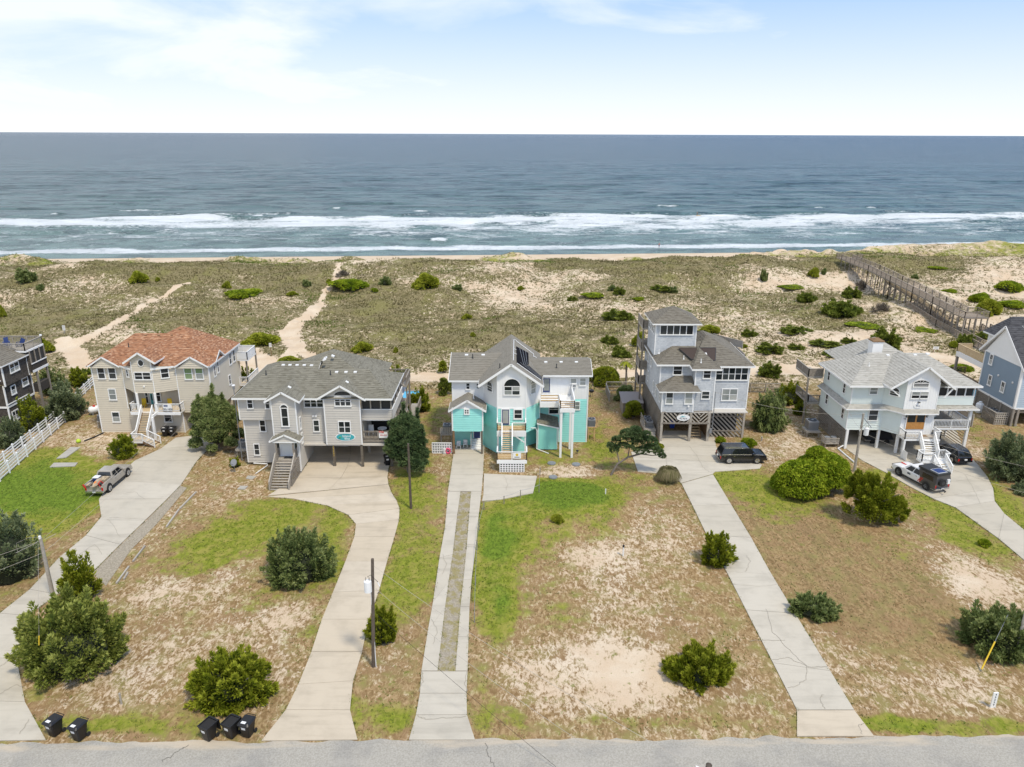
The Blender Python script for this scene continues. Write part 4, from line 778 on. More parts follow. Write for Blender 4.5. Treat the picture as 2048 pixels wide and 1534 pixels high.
    st = thing('equipment_stand', 'yellow wooden stand carrying an air conditioner right of the turquoise house', 'stand', (10.1, 88.6, 0)); bx(st, 'platform', 9.55, 88.1, 1.75, 10.7, 89.2, 1.87, 'wnew'); [post(st, x, y, 0, 1.75, .1, 'wnew') for x in (9.7, 10.5) for y in (88.2, 89.1)]
    ac_unit(10.1, 88.65, 1.88, 'air conditioner on a yellow wooden stand right of the turquoise house', w=.9, h=.95)
    b = thing('pool_float', 'pink and white inflatable float leaning on the white lattice screen', 'float', (-7.7, 83.75, .5)); obj('ring', MB().tube([(-7.75 + .26 * math.cos(a / 6 * math.pi), 83.8, .42 + .3 * math.sin(a / 6 * math.pi)) for a in range(12)] + [(-7.49, 83.8, .42)], .11, 6), MT['pink'], b, smooth=True); bx(b, 'body', -8.3, 83.72, .08, -7.95, 83.86, .7, 'pvc')
    for i, (x, y) in enumerate(((-6.55, 85.4), (-5.75, 85.8))):
        lb = ('white plastic patio chair nearer the post under the turquoise carport', 'white plastic patio chair against the back wall of the turquoise carport')[i]
        c = thing('patio_chair', lb, 'chair', (x, y, .08), 'white chairs under the turquoise carport'); bx(c, 'seat', x - .25, y - .25, .48, x + .25, y + .25, .52, 'pvc'); bx(c, 'backrest', x - .25, y + .2, .5, x + .25, y + .26, .98, 'pvc')
        for dx in (-.22, .22):
            for dy in (-.22, .22): bx(c, 'leg', x + dx - .03, y + dy - .03, .08, x + dx + .03, y + dy + .03, .48, 'pvc')
            bx(c, 'armrest', x + dx * 1.1 - .03, y - .22, .68, x + dx * 1.1 + .03, y + .2, .72, 'pvc')
    g = G(*f(1700, 735)); gr = thing('kettle_grill', 'black kettle grill on legs behind the right wing of the turquoise house', 'grill', g); obj('bowl', MB().tube([g + V(0, 0, .7), g + V(0, 0, .85), g + V(0, 0, 1.05), g + V(0, 0, 1.2)], [.2, .38, .36, .1], 10), MT['black'], gr)
    for a in range(3): obj('leg', MB().tube([g + V(.25 * math.cos(a * 2.1), .25 * math.sin(a * 2.1), 0), g + V(.15 * math.cos(a * 2.1), .15 * math.sin(a * 2.1), .75)], .02, 5), MT['dmetal'], gr)
house3()
# ================================================================ HOUSE 2: grey house with carport
def hx(f, x, y, Y): return PY(Y).hit(*f(x, y))
def gable(H, xl, xr, xm, ze, zp, y0, y1, mat, fh=.2, drop=0):
    """small gable roof whose ridge runs back from y0 to y1"""
    a = [(xl, y0, ze), (xm, y0, zp), (xm, y1, zp), (xl, y1, ze)]; b = [(xm, y0, zp), (xr, y0, ze), (xr, y1, ze), (xm, y1, zp)]
    r = roof(H, [a, b], mat); fascia(H, [a[0], a[1], b[1]], h=fh); fascia(H, [a[0], a[3]]); fascia(H, [b[1], b[2]]); return r, P3(*a[:3]), P3(*b[:3])
def house2():
    f = z2; Y = 80.47
    H = thing('beach_house', 'grey clapboard house on pilings with a carport and a hipped grey roof', 'house', (-22, 84, 0))
    g = 'grey'; ze = 8.6
    x0, x1 = -31.57, -13.5
    M_ = [[(x0, 79.5, ze), (-22.8, 79.5, ze), (-22.8, 85.7, 11.15), (-27.66, 85.7, 11.15)], [(x0, 79.5, ze), (-27.66, 85.7, 11.15), (x0, 92.5, ze)], [(-27.66, 85.7, 11.15), (-22.8, 85.7, 11.15), (-22.8, 92.5, ze), (x0, 92.5, ze)],
          [(-22.8, 79.5, ze), (x1, 79.5, ze), (-16.9, 84.4, 10.6), (-22.8, 84.4, 10.6)], [(x1, 79.5, ze), (x1, 89.2, ze), (-16.9, 84.4, 10.6)], [(-22.8, 84.4, 10.6), (-16.9, 84.4, 10.6), (x1, 89.2, ze), (-22.8, 89.2, ze)], [(-22.8, 84.42, 10.6), (-22.8, 85.7, 11.15), (-22.8, 88, 10.2), (-22.8, 86, 10)]]
    del M_[6]
    ap, ap2 = (-22.0, 88.1, 11.75), (-22.0, 88.9, 11.75); bx0, bx1, by0, by1 = -28.4, -15.6, 83.4, 93.5
    M_ += [[(bx0, by0, ze), (bx1, by0, ze), ap], [(bx1, by0, ze), (bx1, by1, ze), ap2, ap], [(bx1, by1, ze), (bx0, by1, ze), ap2], [(bx0, by1, ze), (bx0, by0, ze), ap, ap2]]
    r = roof(H, M_, 'greyroof'); p1 = P3(*M_[0][:3]); p2 = P3(*M_[3][:3]); p3 = P3(*M_[7][:3])
    fascia(H, [(x0, 92.5, ze), (x0, 79.5, ze), (-27.6, 79.5, ze)]); fascia(H, [(-24.2, 79.5, ze), (-21.5, 79.5, ze)]); fascia(H, [(-16.9, 79.5, ze), (x1, 79.5, ze), (x1, 89.1, ze)])
    vents(H, p1, f, [(590, 232), (652, 232), (718, 233), (785, 234), (852, 236)], s=.36); vents(H, p2, f, [(1085, 298), (1172, 298), (1258, 298)], s=.36); vents(H, p3, f, [(1050, 148), (1410, 293)], s=.36); pipes(H, p1, f, [(430, 325)]); pipes(H, p2, f, [(1028, 325)]); vents(H, P3(*M_[9][:3]), f, [(980, 165), (970, 182)], s=.36)
    PW = PY(Y); PU = PY(80.1); PB = PY(78.2); PR = PY(79.85)
    bl, br = PB.hit(*f(495, 800)).x, -24.05; rl, rr = -21.3, -17.25
    wab(H, (-30.85, Y), (bl + .3, Y), .35, 5.88, g); wab(H, (-31.1, 80.1), (bl + .3, 80.1), 5.85, 8.5, g); wab(H, (-30.85, 92), (-30.85, Y), .35, 5.9, g); wab(H, (-31.1, 92), (-31.1, 80.1), 5.85, 8.5, g); bm(H, 'trim_board', (-31.1, 80.08, 5.86), (bl, 80.08, 5.86), .06, .14, g)
    corner(H, -30.85, Y, .35, 5.85, .13); corner(H, -31.1, 80.1, 5.85, 8.5, .13)
    pk = PB.hit(*f(572, 475)); ez = PB.hit(*f(440, 560)).z; xm = (bl + br) / 2
    wall(H, [(bl, 78.2, .3), (br, 78.2, .3), (br, 78.2, ez + .1), (xm, 78.2, pk.z - .12), (bl, 78.2, ez + .1)], g, (0, -1, 0)); wab(H, (br, 78.2), (br, Y), 2.9, ez + .2, g); wab(H, (br, 78.2), (br, 83.7), .35, 2.95, g); wab(H, (bl, Y), (bl, 78.2), .3, ez + .1, g)
    corner(H, bl, 78.2, .3, ez, .13); corner(H, br, 78.2, .3, ez, .13); gable(H, bl - .6, br + .6, xm, ez - .05, pk.z, 77.75, 83, 'greyroof')
    vents(H, P3((xm, 77.75, pk.z), (br + .6, 77.75, ez), (br + .6, 83, ez)), f, [(645, 440)], s=.36)
    wab(H, (br, Y), (rl, Y), 2.9, 8.5, g); pk2 = PR.hit(*f(1125, 420)); ez2 = 8.62; xm2 = (rl + rr) / 2
    wall(H, [(rl, 79.85, 2.9), (rr, 79.85, 2.9), (rr, 79.85, 8.75), (xm2, 79.85, pk2.z - .15), (rl, 79.85, 8.75)], g, (0, -1, 0)); wab(H, (rl, Y), (rl, 79.85), 2.9, 8.7, g); corner(H, rl, 79.85, 2.9, 8.7, .13); corner(H, rr, 79.85, 2.9, 8.7, .13)
    r2, _, pr = gable(H, rl - .75, rr + .75, xm2, ez2 - .05, pk2.z + .1, 79.3, 86, 'greyroof'); vents(H, pr, f, [(1180, 392)], s=.36)
    bm(H, 'trim_board', (br, Y - .03, 2.9), (rr, Y - .03, 2.9), .06, .2, g); bx(H, 'carport_ceiling', br, 79.9, 2.72, -13.6, 92, 2.88, 'grey')
    # windows
    for q in ((245, 535, 316, 636), (412, 540, 472, 638)): win(H, PU, f, *q)
    for q in ((362, 738, 436, 850), (310, 960, 380, 1068)): win(H, PW, f, *q)
    win(H, PB, f, 556, 596, 650, 798, 1, 'arch', fw=.12); PS = PX(br, 1); win_at(H, (br, 79.2, 5.8), (1, 0, 0), .55, 1.5); win_at(H, (br, 79.4, 3.9), (1, 0, 0), .5, 1.3)
    win(H, PW, f, 776, 538, 968, 625, 3); win(H, PW, f, 862, 738, 934, 850); win(H, PR, f, 1060, 524, 1224, 614, 3); win(H, PR, f, 1096, 750, 1222, 862, 2)
    c, n, w, h = rect(PR, f, 1060, 474, 1212, 512); K = 10; m = MB(); P_ = [(c.x + w / 2 * math.cos(math.pi * k / K), c.y - .05, c.z - h / 2 + h * math.sin(math.pi * k / K)) for k in range(K + 1)]
    for a, b in zip(P_[:-1], P_[1:]): m.beam(a, b, .06, .07, (0, 0, 1))
    m.beam(P_[0], P_[-1], .06, .07); o = obj('window', m, MT['white'], H); obj('pane', MB().poly([(p[0], p[1] - .035, p[2]) for p in P_]), MT['glass'], o)
    for x in (868, 895): p = PW.hit(*f(x, 705)); obj('floodlight', MB().disc(p + V(0, -.1, 0), (0, 1, 0), .12, .16, 10), MT['white'], H)
    # oval teal sign
    p = PR.hit(*f(1167, 900)) + V(0, -.06, 0); K = 20
    s = obj('house_sign', MB().hexa([p + V(1.15 * math.cos(k * 2 * math.pi / K), 0.05, .5 * math.sin(k * 2 * math.pi / K)) for k in range(K)], [p + V(1.15 * math.cos(k * 2 * math.pi / K), -.02, .5 * math.sin(k * 2 * math.pi / K)) for k in range(K)][::1]), MT['white'], H)
    obj('sign_face', MB().hexa([p + V(1.05 * math.cos(k * 2 * math.pi / K), -.015, .42 * math.sin(k * 2 * math.pi / K)) for k in range(K)], [p + V(1.05 * math.cos(k * 2 * math.pi / K), -.035, .42 * math.sin(k * 2 * math.pi / K)) for k in range(K)]), MT['signteal'], s)
    textobj('Island', s, p + V(.15, -.045, .12), (0, -1, 0), .42, 'white'); textobj('Bliss', s, p + V(.2, -.045, -.2), (0, -1, 0), .36, 'white'); obj('leaf', MB().tube([p + V(-.8, -.04, -.15), p + V(-.6, -.045, .02), p + V(-.45, -.045, -.02)], [.02, .1, .02], 6), MT['green'], s)
    # porches on the right
    xa, xb = rr, -13.75; wab(H, (xa, Y), (xb, Y), 5.75, 7.0, g); wab(H, (xb, Y), (xb, 88.6), 5.75, 7.0, g); bx(H, 'porch_screen', xa, Y + .1, 7.0, xb - .06, Y + .14, 8.5, 'screen'); bx(H, 'porch_screen', xb - .1, Y + .1, 7.0, xb - .06, 88.5, 8.5, 'screen')
    for k in range(4): post(H, xa + (xb - xa) * k / 3 + (.08 if k == 0 else -.06), Y, 7.0, 8.5, .14, 'wlight')
    for k in range(1, 4): post(H, xb, Y + 2.1 * k, 7.0, 8.5, .13, 'wlight')
    bm(H, 'sill_board', (xa, Y - .04, 7.02), (xb, Y - .04, 7.02), .12, .08, 'white'); bm(H, 'sill_board', (xb + .04, Y, 7.02), (xb + .04, 88.6, 7.02), .12, .08, 'white')
    zd = 3.25; decking(H, xa, Y - .1, xb + .1, 95, zd, 'wgrey', along='y'); wab(H, (xa, 83.5), (xb, 83.5), zd, 5.8, g); bx(H, 'porch_door', xa + .5, 83.38, zd, xa + 2.6, 83.44, zd + 2.1, 'dark'); bx(H, 'porch_ceiling', xa, Y, 5.62, xb, 95, 5.72, 'white'); wab(H, (xa, Y), (xa + .01, 83.5), zd, 5.7, g)
    rail(H, [(xa, Y - .05, zd), (xb + .05, Y - .05, zd), (xb + .05, 95, zd)], 1.05, 'wgrey')
    for y in (Y, 84.5, 88.5, 92.5): post(H, xb + .02, y, zd, 5.7, .16, 'wgrey')
    decking(H, xb + .15, 84, -12.4, 96, 2.1, 'wlight', along='y'); rail(H, [(-12.4, 84, 2.1), (-12.4, 96, 2.1)], 1.0, 'wgrey'); rail(H, [(x1 - .3, 89.4, 7.0), (x1 - .1, 93, 7.0)], 1.0, 'wgrey')
    decking(H, -17, 89.5, -13.3, 93, 6.9, 'wlight'); rail(H, [(-17, 93, 6.9), (-13.3, 93, 6.9), (-13.3, 89.5, 6.9)], 1.0, 'wgrey'); post(H, -13.4, 92.8, 0, 6.9, .2, 'wgrey')
    s = bx(H, 'rental_sign', PY(80.3).hit(*f(1475, 850)).x, 80.28, zd + .3, PY(80.3).hit(*f(1556, 850)).x, 80.32, zd + 1.0, 'white'); p = PY(80.27).hit(*f(1497, 857)); obj('sign_band', MB().box(p.x - .25, 80.262, p.z - .12, p.x + .3, 80.27, p.z + .14), MT['red'], s); textobj('RENT', s, p + V(0, -.02, 0), (0, -1, 0), .2, 'white'); textobj('252-555', s, p + V(.25, -.0, -.38), (0, -1, 0), .24, 'red')
    for i, (a, b) in enumerate((((-16.6, 82), 0), ((-15.3, 82.3), 1))):
        c = thing('porch_chair', ['white rocking chair on the lower porch of the grey house', 'white round table on the lower porch of the grey house'][b], ['chair', 'table'][b], (*a, zd)); x, y = a
        if b: c.name = 'porch_table'; obj('table_top', MB().cyl((x, y, zd + .68), .55, .05), MT['white'], c); obj('pedestal', MB().cyl((x, y, zd), .06, .68, 8), MT['white'], c)
        else: bx(c, 'seat', x - .3, y - .3, zd + .4, x + .3, y + .3, zd + .45, 'white'); bx(c, 'backrest', x - .3, y + .25, zd + .45, x + .3, y + .31, zd + 1.15, 'white'); [bm(c, 'rocker', (x + d, y - .45, zd + .05), (x + d, y + .45, zd + .05), .05, .07, 'white') for d in (-.27, .27)]; [bx(c, 'leg', x + d - .03, y + e - .03, zd + .08, x + d + .03, y + e + .03, zd + .4, 'white') for d in (-.27, .27) for e in (-.25, .25)]
    # carport
    for x, y in ((-20.65, 80.12), (-17.36, 80.0), (-14.0, 80.3), (-20.65, 86), (-17.36, 84.2), (-14.0, 84.4)): post(H, x, y, 0, 2.85, .27, 'wlight' if y > 82 else 'wpostg')
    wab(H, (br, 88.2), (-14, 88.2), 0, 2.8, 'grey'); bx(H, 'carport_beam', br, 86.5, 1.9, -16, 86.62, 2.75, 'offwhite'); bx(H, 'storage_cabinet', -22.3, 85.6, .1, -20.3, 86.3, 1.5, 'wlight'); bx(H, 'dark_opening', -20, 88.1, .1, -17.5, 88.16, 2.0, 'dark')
    for i, c_ in enumerate('24243'): textobj(c_, H, V(-20.65, 79.96, 2.55 - .27 * i), (0, -1, 0), .27, 'yellow', name='house_number')
    # entrance
    zl = 2.2; decking(H, -26.35, 76.9, -24.25, 78.15, zl, 'wlight', rim='wgrey'); stairs(H, (-25.3, 76.85, zl), (-25.3, 73.85, .05), 2.05, 'wlight', 'wgrey', 'wgrey', n=11, rstyle=3, capm='wlight'); PD = PB
    door(H, PD, f, 566, 962, 692, 1082, 'white', False); p = PD.hit(*f(633, 1010)); m = MB(); K = 12; obj('door_glass', MB().hexa([p + V(.14 * math.cos(-k * 2 * math.pi / K), -.06, .42 * math.sin(-k * 2 * math.pi / K)) for k in range(K)][::-1], [p + V(.14 * math.cos(k * 2 * math.pi / K), -.09, .42 * math.sin(k * 2 * math.pi / K)) for k in range(K)]), MT['glass'], H); win_at(H, (p.x - 1.05, 78.2, p.z), (0, -1, 0), .4, 1.7, fw=.06); win_at(H, (p.x + .95, 78.2, p.z), (0, -1, 0), .4, 1.7, fw=.06)
    q1, q2, q3 = (hx(f, 455, 945, 76.7), hx(f, 742, 948, 76.7), hx(f, 578, 882, 76.7)); gable(H, q1.x, q2.x, (q1.x + q2.x) / 2, q1.z, q3.z, 76.7, 78.2, 'greyroof', .17); wall(H, [(q1.x + .35, 76.85, q1.z - .05), (q2.x - .35, 76.85, q1.z - .05), ((q1.x + q2.x) / 2, 76.85, q3.z - .2)], g, (0, -1, 0)); bx(H, 'porch_beam', q1.x + .35, 76.8, q1.z - .2, q2.x - .35, 76.95, q1.z - .04, 'white')
    for x in (-26.25, -24.35): post(H, x, 76.98, zl, q1.z - .1, .17, 'wgrey'); post(H, x, 77.0, 0, zl - .2, .2, 'wgrey')
    rail(H, [(-26.3, 78.1, zl), (-26.3, 76.95, zl)], 1.0, 'wgrey'); rail(H, [(-24.3, 78.1, zl), (-24.3, 76.95, zl)], 1.0, 'wgrey'); bx(H, 'doormat', -25.7, 77.4, zl + .005, -24.8, 78.0, zl + .02, 'rubber')
    slatwall(H, (-24.15, 74.6), (-24.15, 78.1), .1, 1.9, 'wgrey', .22, .1)
    for x in (-30.3, -28.9, -27.6): post(H, x, 80.8, 0, .4, .3, 'wgrey')
    obj('downpipe', MB().tube([(-30.2, 80.3, .3), (-28.6, 80.2, .25), (-28.5, 80.0, .15), (-29.2, 77.9, .1)], .07, 6), MT['pvc'], H); obj('chimney_pipe', MB().cyl((-32.0, 81.6, 0), .06, 9.0, 8).cyl((-32.0, 81.6, 9.0), .14, .4, 10), MT['grmetal'], H); obj('flue_cap', MB().cyl((-32.0, 81.6, 9.4), .2, .1, 10), MT['white'], H)
    q = G(*f(225, 1010)); st = thing('equipment_stand', 'grey wooden stand carrying an air conditioner left of the grey house', 'stand', (-32.1, 82.7, 0)); decking(st, -32.8, 82.0, -31.3, 83.5, 1.3, 'wlight'); [post(st, x, y, 0, 1.3, .12, 'wgrey') for x in (-32.7, -31.4) for y in (82.1, 83.4)]
    ac_unit(-32.1, 82.75, 1.32, 'air conditioner on a wooden stand left of the grey house')
    d = G(*f(140, 1230)); t = thing('satellite_dish', 'grey satellite dish on a short post left of the grey house', 'satellite dish', d); obj('mast', MB().cyl(d, .035, 1.1, 6), MT['grmetal'], t); obj('reflector', MB().disc(d + V(0, -.08, 1.25), (-.3, -.8, .5), .42, .05, 16), MT['grmetal'], t); obj('feed_arm', MB().tube([d + V(0, -.1, .9), d + V(-.15, -.6, 1.35)], .02, 5), MT['dmetal'], t)
    # pool behind
    c = PZ(.3).hit(*f(1735, 560)); pw = MB().box(c.x - 1.6, c.y - 4, .0, c.x + 1.6, c.y + 4, .28); po = thing('swimming_pool', 'sliver of blue swimming pool behind the grey house', 'pool', (c.x, c.y, 0)); obj('water', pw, MT['poolb'], po); m = MB().box(c.x - 2.1, c.y - 4.5, 0, c.x - 1.62, c.y + 4.5, .36).box(c.x + 1.62, c.y - 4.5, 0, c.x + 2.1, c.y + 4.5, .36).box(c.x - 1.62, c.y + 4.02, 0, c.x + 1.62, c.y + 4.5, .36).box(c.x - 1.62, c.y - 4.5, 0, c.x + 1.62, c.y - 4.02, .36); obj('coping', m, MT['wgrey'], po)
house2()
# ================================================================ HOUSE 1: cream house, red roof
def house1():
    f = z1; Y = 90.43; g = 'cream'
    H = thing('beach_house', 'cream clapboard house with a red shingled roof and a long front stair', 'house', (-45, 94, 0))
    ze = 9.1; x0, x1 = -53.6, -38.0
    A, B = (-49.9, 96.3, 11.75), (-44.4, 96.3, 11.75); y0, y1 = 90.05, 100.6
    P_ = [[(x0, y0, ze), (x1, y0, ze), B, A], [(x0, y1, ze), (x0, y0, ze), A], [(x1, y0, ze), (x1, y1, ze), B], [(x1, y1, ze), (x0, y1, ze), A, B]]
    ap = (-44.1, 97.4, 12.5); P_ += [[(-51, 91.5, ze), (-38.0, 91.5, ze), ap], [(-38.0, 91.5, ze), (-38.0, 101.2, ze), ap], [(-38.0, 101.2, ze), (-51, 101.2, ze), ap], [(-51, 101.2, ze), (-51, 91.5, ze), ap]]
    roof(H, P_, 'redroof'); pf = P3(*P_[0][:3]); vents(H, pf, f, [(1148, 200), (1250, 200), (1353, 200), (1215, 275), (1162, 303)], 'wbrown', .3); vents(H, P3(*P_[4][:3]), f, [(1418, 152)], 'wbrown', .3); pipes(H, pf, f, [(1013, 290)])
    fascia(H, [(x0, 98, ze), (x0, y0, ze)]); fascia(H, [(x1, y0, ze), (x1, 101, ze)])
    PF = PY(Y); lx = lambda x, y=700, Yp=Y: PY(Yp).hit(*f(x, y)).x
    L0, L1 = -53.15, lx(965, 500); R0, R1 = lx(1385, 500), -38.35
    wab(H, (L0, Y), (L1, Y), 0, 9.05, g); wab(H, (L0, 100.4), (L0, Y), 0, 9.05, g); wab(H, (R0, Y), (R1, Y), 2.8, 9.05, g); wab(H, (R1, Y), (R1, 101), 2.8, 9.05, g)
    xe = lx(1450, 900); wab(H, (L1, Y + .03), (xe, Y + .03), 0, 3.3, g); wab(H, (xe, Y), (xe, 97), 0, 2.8, g); wab(H, (L1, Y), (L1 + .02, 92), 3.3, 9.05, g)
    for x, z in ((L0, 0), (R1, 2.8)): corner(H, x, Y, z, 9.0, .14)
    corner(H, L1, Y, 3.3, 9, .11); corner(H, R0, Y, 2.8, 9, .11); corner(H, xe, Y, 0, 2.8, .11)
    Yb = 89.35; c0, c1 = lx(1050, 560, Yb), lx(1205, 560, Yb); zb = PY(Yb).hit(*f(1130, 652)).z; zt = 9.25
    wab(H, (L1, Y), (c0, Yb), (zb + .35, zb), (9.05, zt), g); wab(H, (c1, Yb), (R0, Y), (zb, zb + .1), (zt, 9.05), g); pk = PY(Yb).hit(*f(1085, 330)); cm = (c0 + c1) / 2
    wall(H, [(c0, Yb, zb), (c1, Yb, zb), (c1, Yb, 10.15), (cm, Yb, pk.z - .1), (c0, Yb, 10.15)], g, (0, -1, 0)); corner(H, c0, Yb, zb, 10, .1); corner(H, c1, Yb, zb, 10, .1)
    bx(H, 'porch_ceiling', c0, Yb + .02, zb - .02, c1, 92, zb + .06, 'white'); gable(H, c0 - .75, c1 + .75, cm, 9.85, pk.z, Yb - .45, 95.8, 'redroof', .22); wab(H, (c0, 93), (c0, Yb), 9.1, 10.1, g); wab(H, (c1, Yb), (c1, 93), 9.1, 10.1, g)
    for a, b in ((L1, c0), (R0, c1)): fascia(H, [(a, Y - .35, ze), (b, Yb - .3, 9.05)])
    w0, w1 = lx(1000, 640, 92), lx(1400, 640, 92); wab(H, (L1, 92), (R0 + .3, 92), 3.3, 7.2, g)
    # side gables
    def sg(xa, xb, pkx, e):
        a = PY(Y - .35).hit(*f(xa, e)); b = PY(Y - .35).hit(*f(xb, e)); p = PY(Y - .35).hit(*f(pkx, 380)); gable(H, a.x, b.x, p.x, ze + .02, p.z + .25, Y - .62, Y + 2.6, 'redroof', .18); wall(H, [(a.x + .25, Y - .42, 8.85), (b.x - .25, Y - .42, 8.85), (p.x, Y - .42, p.z + .12)], g, (0, -1, 0))
        return b.x, a.x
    b1, _ = sg(695, 940, 805, 435); _, a2 = sg(1378, 1640, 1500, 437)
    # cross gable on the right side
    ya, yb = 92.0, 95.2; m_ = (ya + yb) / 2; rp = [[(x1 + .05, ya, ze), (x1 + .05, m_, 10.25), (x1 - 3, m_, 10.25), (x1 - 3, ya, ze)], [(x1 + .05, m_, 10.25), (x1 + .05, yb, ze), (x1 - 3, yb, ze), (x1 - 3, m_, 10.25)]]; roof(H, rp, 'redroof'); fascia(H, [rp[0][0], rp[0][1], rp[1][1]], h=.16); wall(H, [(R1, ya + .2, 9), (R1, yb - .2, 9), (R1, m_, 10.1)], g, (1, 0, 0))
    # windows
    for q in ((760, 448, 838, 540), (845, 448, 925, 542)): win(H, PF, f, *q, pane='glass')
    win(H, PF, f, 848, 617, 926, 706, pane='glassb'); win(H, PF, f, 876, 798, 955, 880, pane=('glassb', 'glass')); win(H, PF, f, 1443, 449, 1523, 545, pane=('glassg', 'glassg')); win(H, PF, f, 1530, 449, 1609, 545, pane=('glassb', 'glassg')); win(H, PF, f, 1285, 800, 1362, 880)
    PB_ = PY(Yb); win(H, PB_, f, 1052, 485, 1196, 548, 2); win(H, PB_, f, 1080, 388, 1137, 443, 1, 'octagon'); win(H, PV((c1, Yb), (R0, Y)), f, 1255, 458, 1336, 530); win(H, PV((L1, Y), (c0, Yb)), f, 992, 462, 1022, 530)
    p = PB_.hit(*f(1135, 600)); obj('wall_lamp', MB().disc(p + V(0, -.08, 0), (0, 1, 0), .12, .12, 8), MT['white'], H)
    for yy, zz, w, h in ((92.0, 7.9, .65, 1.5), (93.2, 8.1, .65, 1.6), (97.6, 7.9, .9, 1.7), (99.0, 7.9, .9, 1.7), (96.6, 5.2, .8, 1.4)): win_at(H, (R1, yy, zz), (1, 0, 0), w, h)
    # porch
    zp = 3.35; decking(H, lx(1025, 770, 89.2), 89.15, lx(1418, 780, 89.2), 91.98, zp, 'wtread', rim='white'); xa, xb = lx(1025, 770, 89.2), lx(1418, 780, 89.2); s0, s1 = lx(1098, 770, 89.2), lx(1222, 770, 89.2)
    rail(H, [(xa, 90.3, zp), (xa, 89.2, zp), (s0, 89.2, zp)], 1.0, 'white'); rail(H, [(s1, 89.2, zp), (xb, 89.2, zp), (xb, 90.3, zp)], 1.0, 'white'); bx(H, 'porch_beam', xa, 89.1, zp - .45, xb, 89.13, zp - .05, 'white')
    for x in (s0 - .15, s1 + .15): obj('column', MB().cyl((x, 89.3, zp), .16, zb - zp, 12), MT['white'], H)
    post(H, s1 + .1, 87.9, 0, zp - .3, .26); bm(H, 'porch_beam', (s1 + .1, 87.9, zp - .2), (s1 + .1, 89.2, zp - .2), .2, .3, 'white')
    door(H, PY(92), f, 1180, 655, 1216, 750, 'teal', True); win_at(H, (lx(1160, 700, 92), 92, zp + 1.1), (0, -1, 0), .45, 2.0, fw=.08); win_at(H, (lx(1245, 700, 92), 92, zp + 1.2), (0, -1, 0), .9, 1.7)
    s = obj('realtor_sign', MB().box(lx(1282, 740, 89.1), 89.0, zp + .15, lx(1350, 740, 89.1), 89.05, zp + 1.0), MT['white'], H); obj('sign_band', MB().box(lx(1282, 740, 89.1) + .1, 88.98, zp + .75, lx(1350, 740, 89.1) - .5, 89.0, zp + .92), MT['navy'], s); textobj('752-1030', s, V((lx(1282, 740, 89.1) + lx(1350, 740, 89.1)) / 2, 88.97, zp + .38), (0, -1, 0), .34, 'signdark')
    for i, (px, lab) in enumerate(((1128, 'yellow porch chair left of the teal front door'), (1330, 'yellow porch chair behind the rental sign of the cream house'))):
        x = lx(px, 740, 90.8); c = thing('porch_chair', lab, 'chair', (x, 90.8, zp), 'yellow chairs on the cream house porch'); bx(c, 'seat', x - .28, 90.5, zp + .38, x + .28, 91.05, zp + .43, 'yellow'); bx(c, 'backrest', x - .28, 91.03, zp + .4, x + .28, 91.09, zp + 1.1, 'yellow'); [bx(c, 'leg', x + d - .04, 90.8 + e - .04, zp, x + d + .04, 90.8 + e + .04, zp + .4, 'yellow') for d in (-.25, .25) for e in (-.25, .22)]
    # long stair, turning at the foot
    t = V((s0 + s1) / 2, 89.1, zp); b = G(*f(1075, 1050)); bb = V(t.x - .1, b.y + .3, .75); stairs(H, t, bb, 1.35, 'wtread', 'wbrown', 'white', n=15)
    decking(H, bb.x - .75, bb.y - 1.3, bb.x + .75, bb.y - .02, .72, 'wtread', rim='white'); rail(H, [(bb.x - .7, bb.y, .72), (bb.x - .7, bb.y - 1.25, .72), (bb.x + .7, bb.y - 1.25, .72)], .95, 'white'); stairs(H, (bb.x + .75, bb.y - .7, .72), (bb.x + 2.3, bb.y - .95, .05), 1.2, 'wtread', 'wbrown', 'white', n=4)
    # back deck
    decking(H, R1 + .1, 100.2, -36.9, 103.6, 7.0, 'wtread', rim='white'); rail(H, [(R1, 100.2, 7.0), (-36.9, 100.2, 7.0), (-36.9, 103.6, 7.0), (R1 - 2, 103.6, 7)], 1.05, 'white', 'board'); [post(H, -37.2, y, 0, 7.0, .2, 'wgrey') for y in (100.5, 104.4)]; decking(H, R1 + .1, 100, -37.1, 104.5, 3.4, 'wtread', rim='white'); rail(H, [(R1 + .1, 100, 3.4), (-37.1, 100, 3.4), (-37.1, 104.5, 3.4)], 1.05, 'white')
    wab(H, (xe, 97), (R1, 97), 0, 2.8, g); bx(H, 'carport_ceiling', xe, Y + .1, 2.75, R1, 97, 2.85, 'grey'); post(H, R1 + .1, Y + .2, 0, 2.8, .22, 'wgrey')
    q = PZ(1).hit(*f(770, 905)); ac_unit(-53.95, 92.2, .95, 'air conditioner on a short stand left of the cream house'); st = thing('equipment_stand', 'short stand carrying an air conditioner left of the cream house', 'stand', (-53.95, 92.2, 0)); bx(st, 'platform', -54.5, 91.7, .84, -53.4, 92.7, .94, 'wlight'); [post(st, x, y, 0, .84, .1, 'wlight') for x in (-54.4, -53.5) for y in (91.8, 92.6)]
    # gas tank
    c = G(*f(735, 830)); t = thing('propane_tank', 'white propane tank with a red cap beside the cream house', 'gas tank', c); x, y, r = c.x + .1, c.y + .5, .48
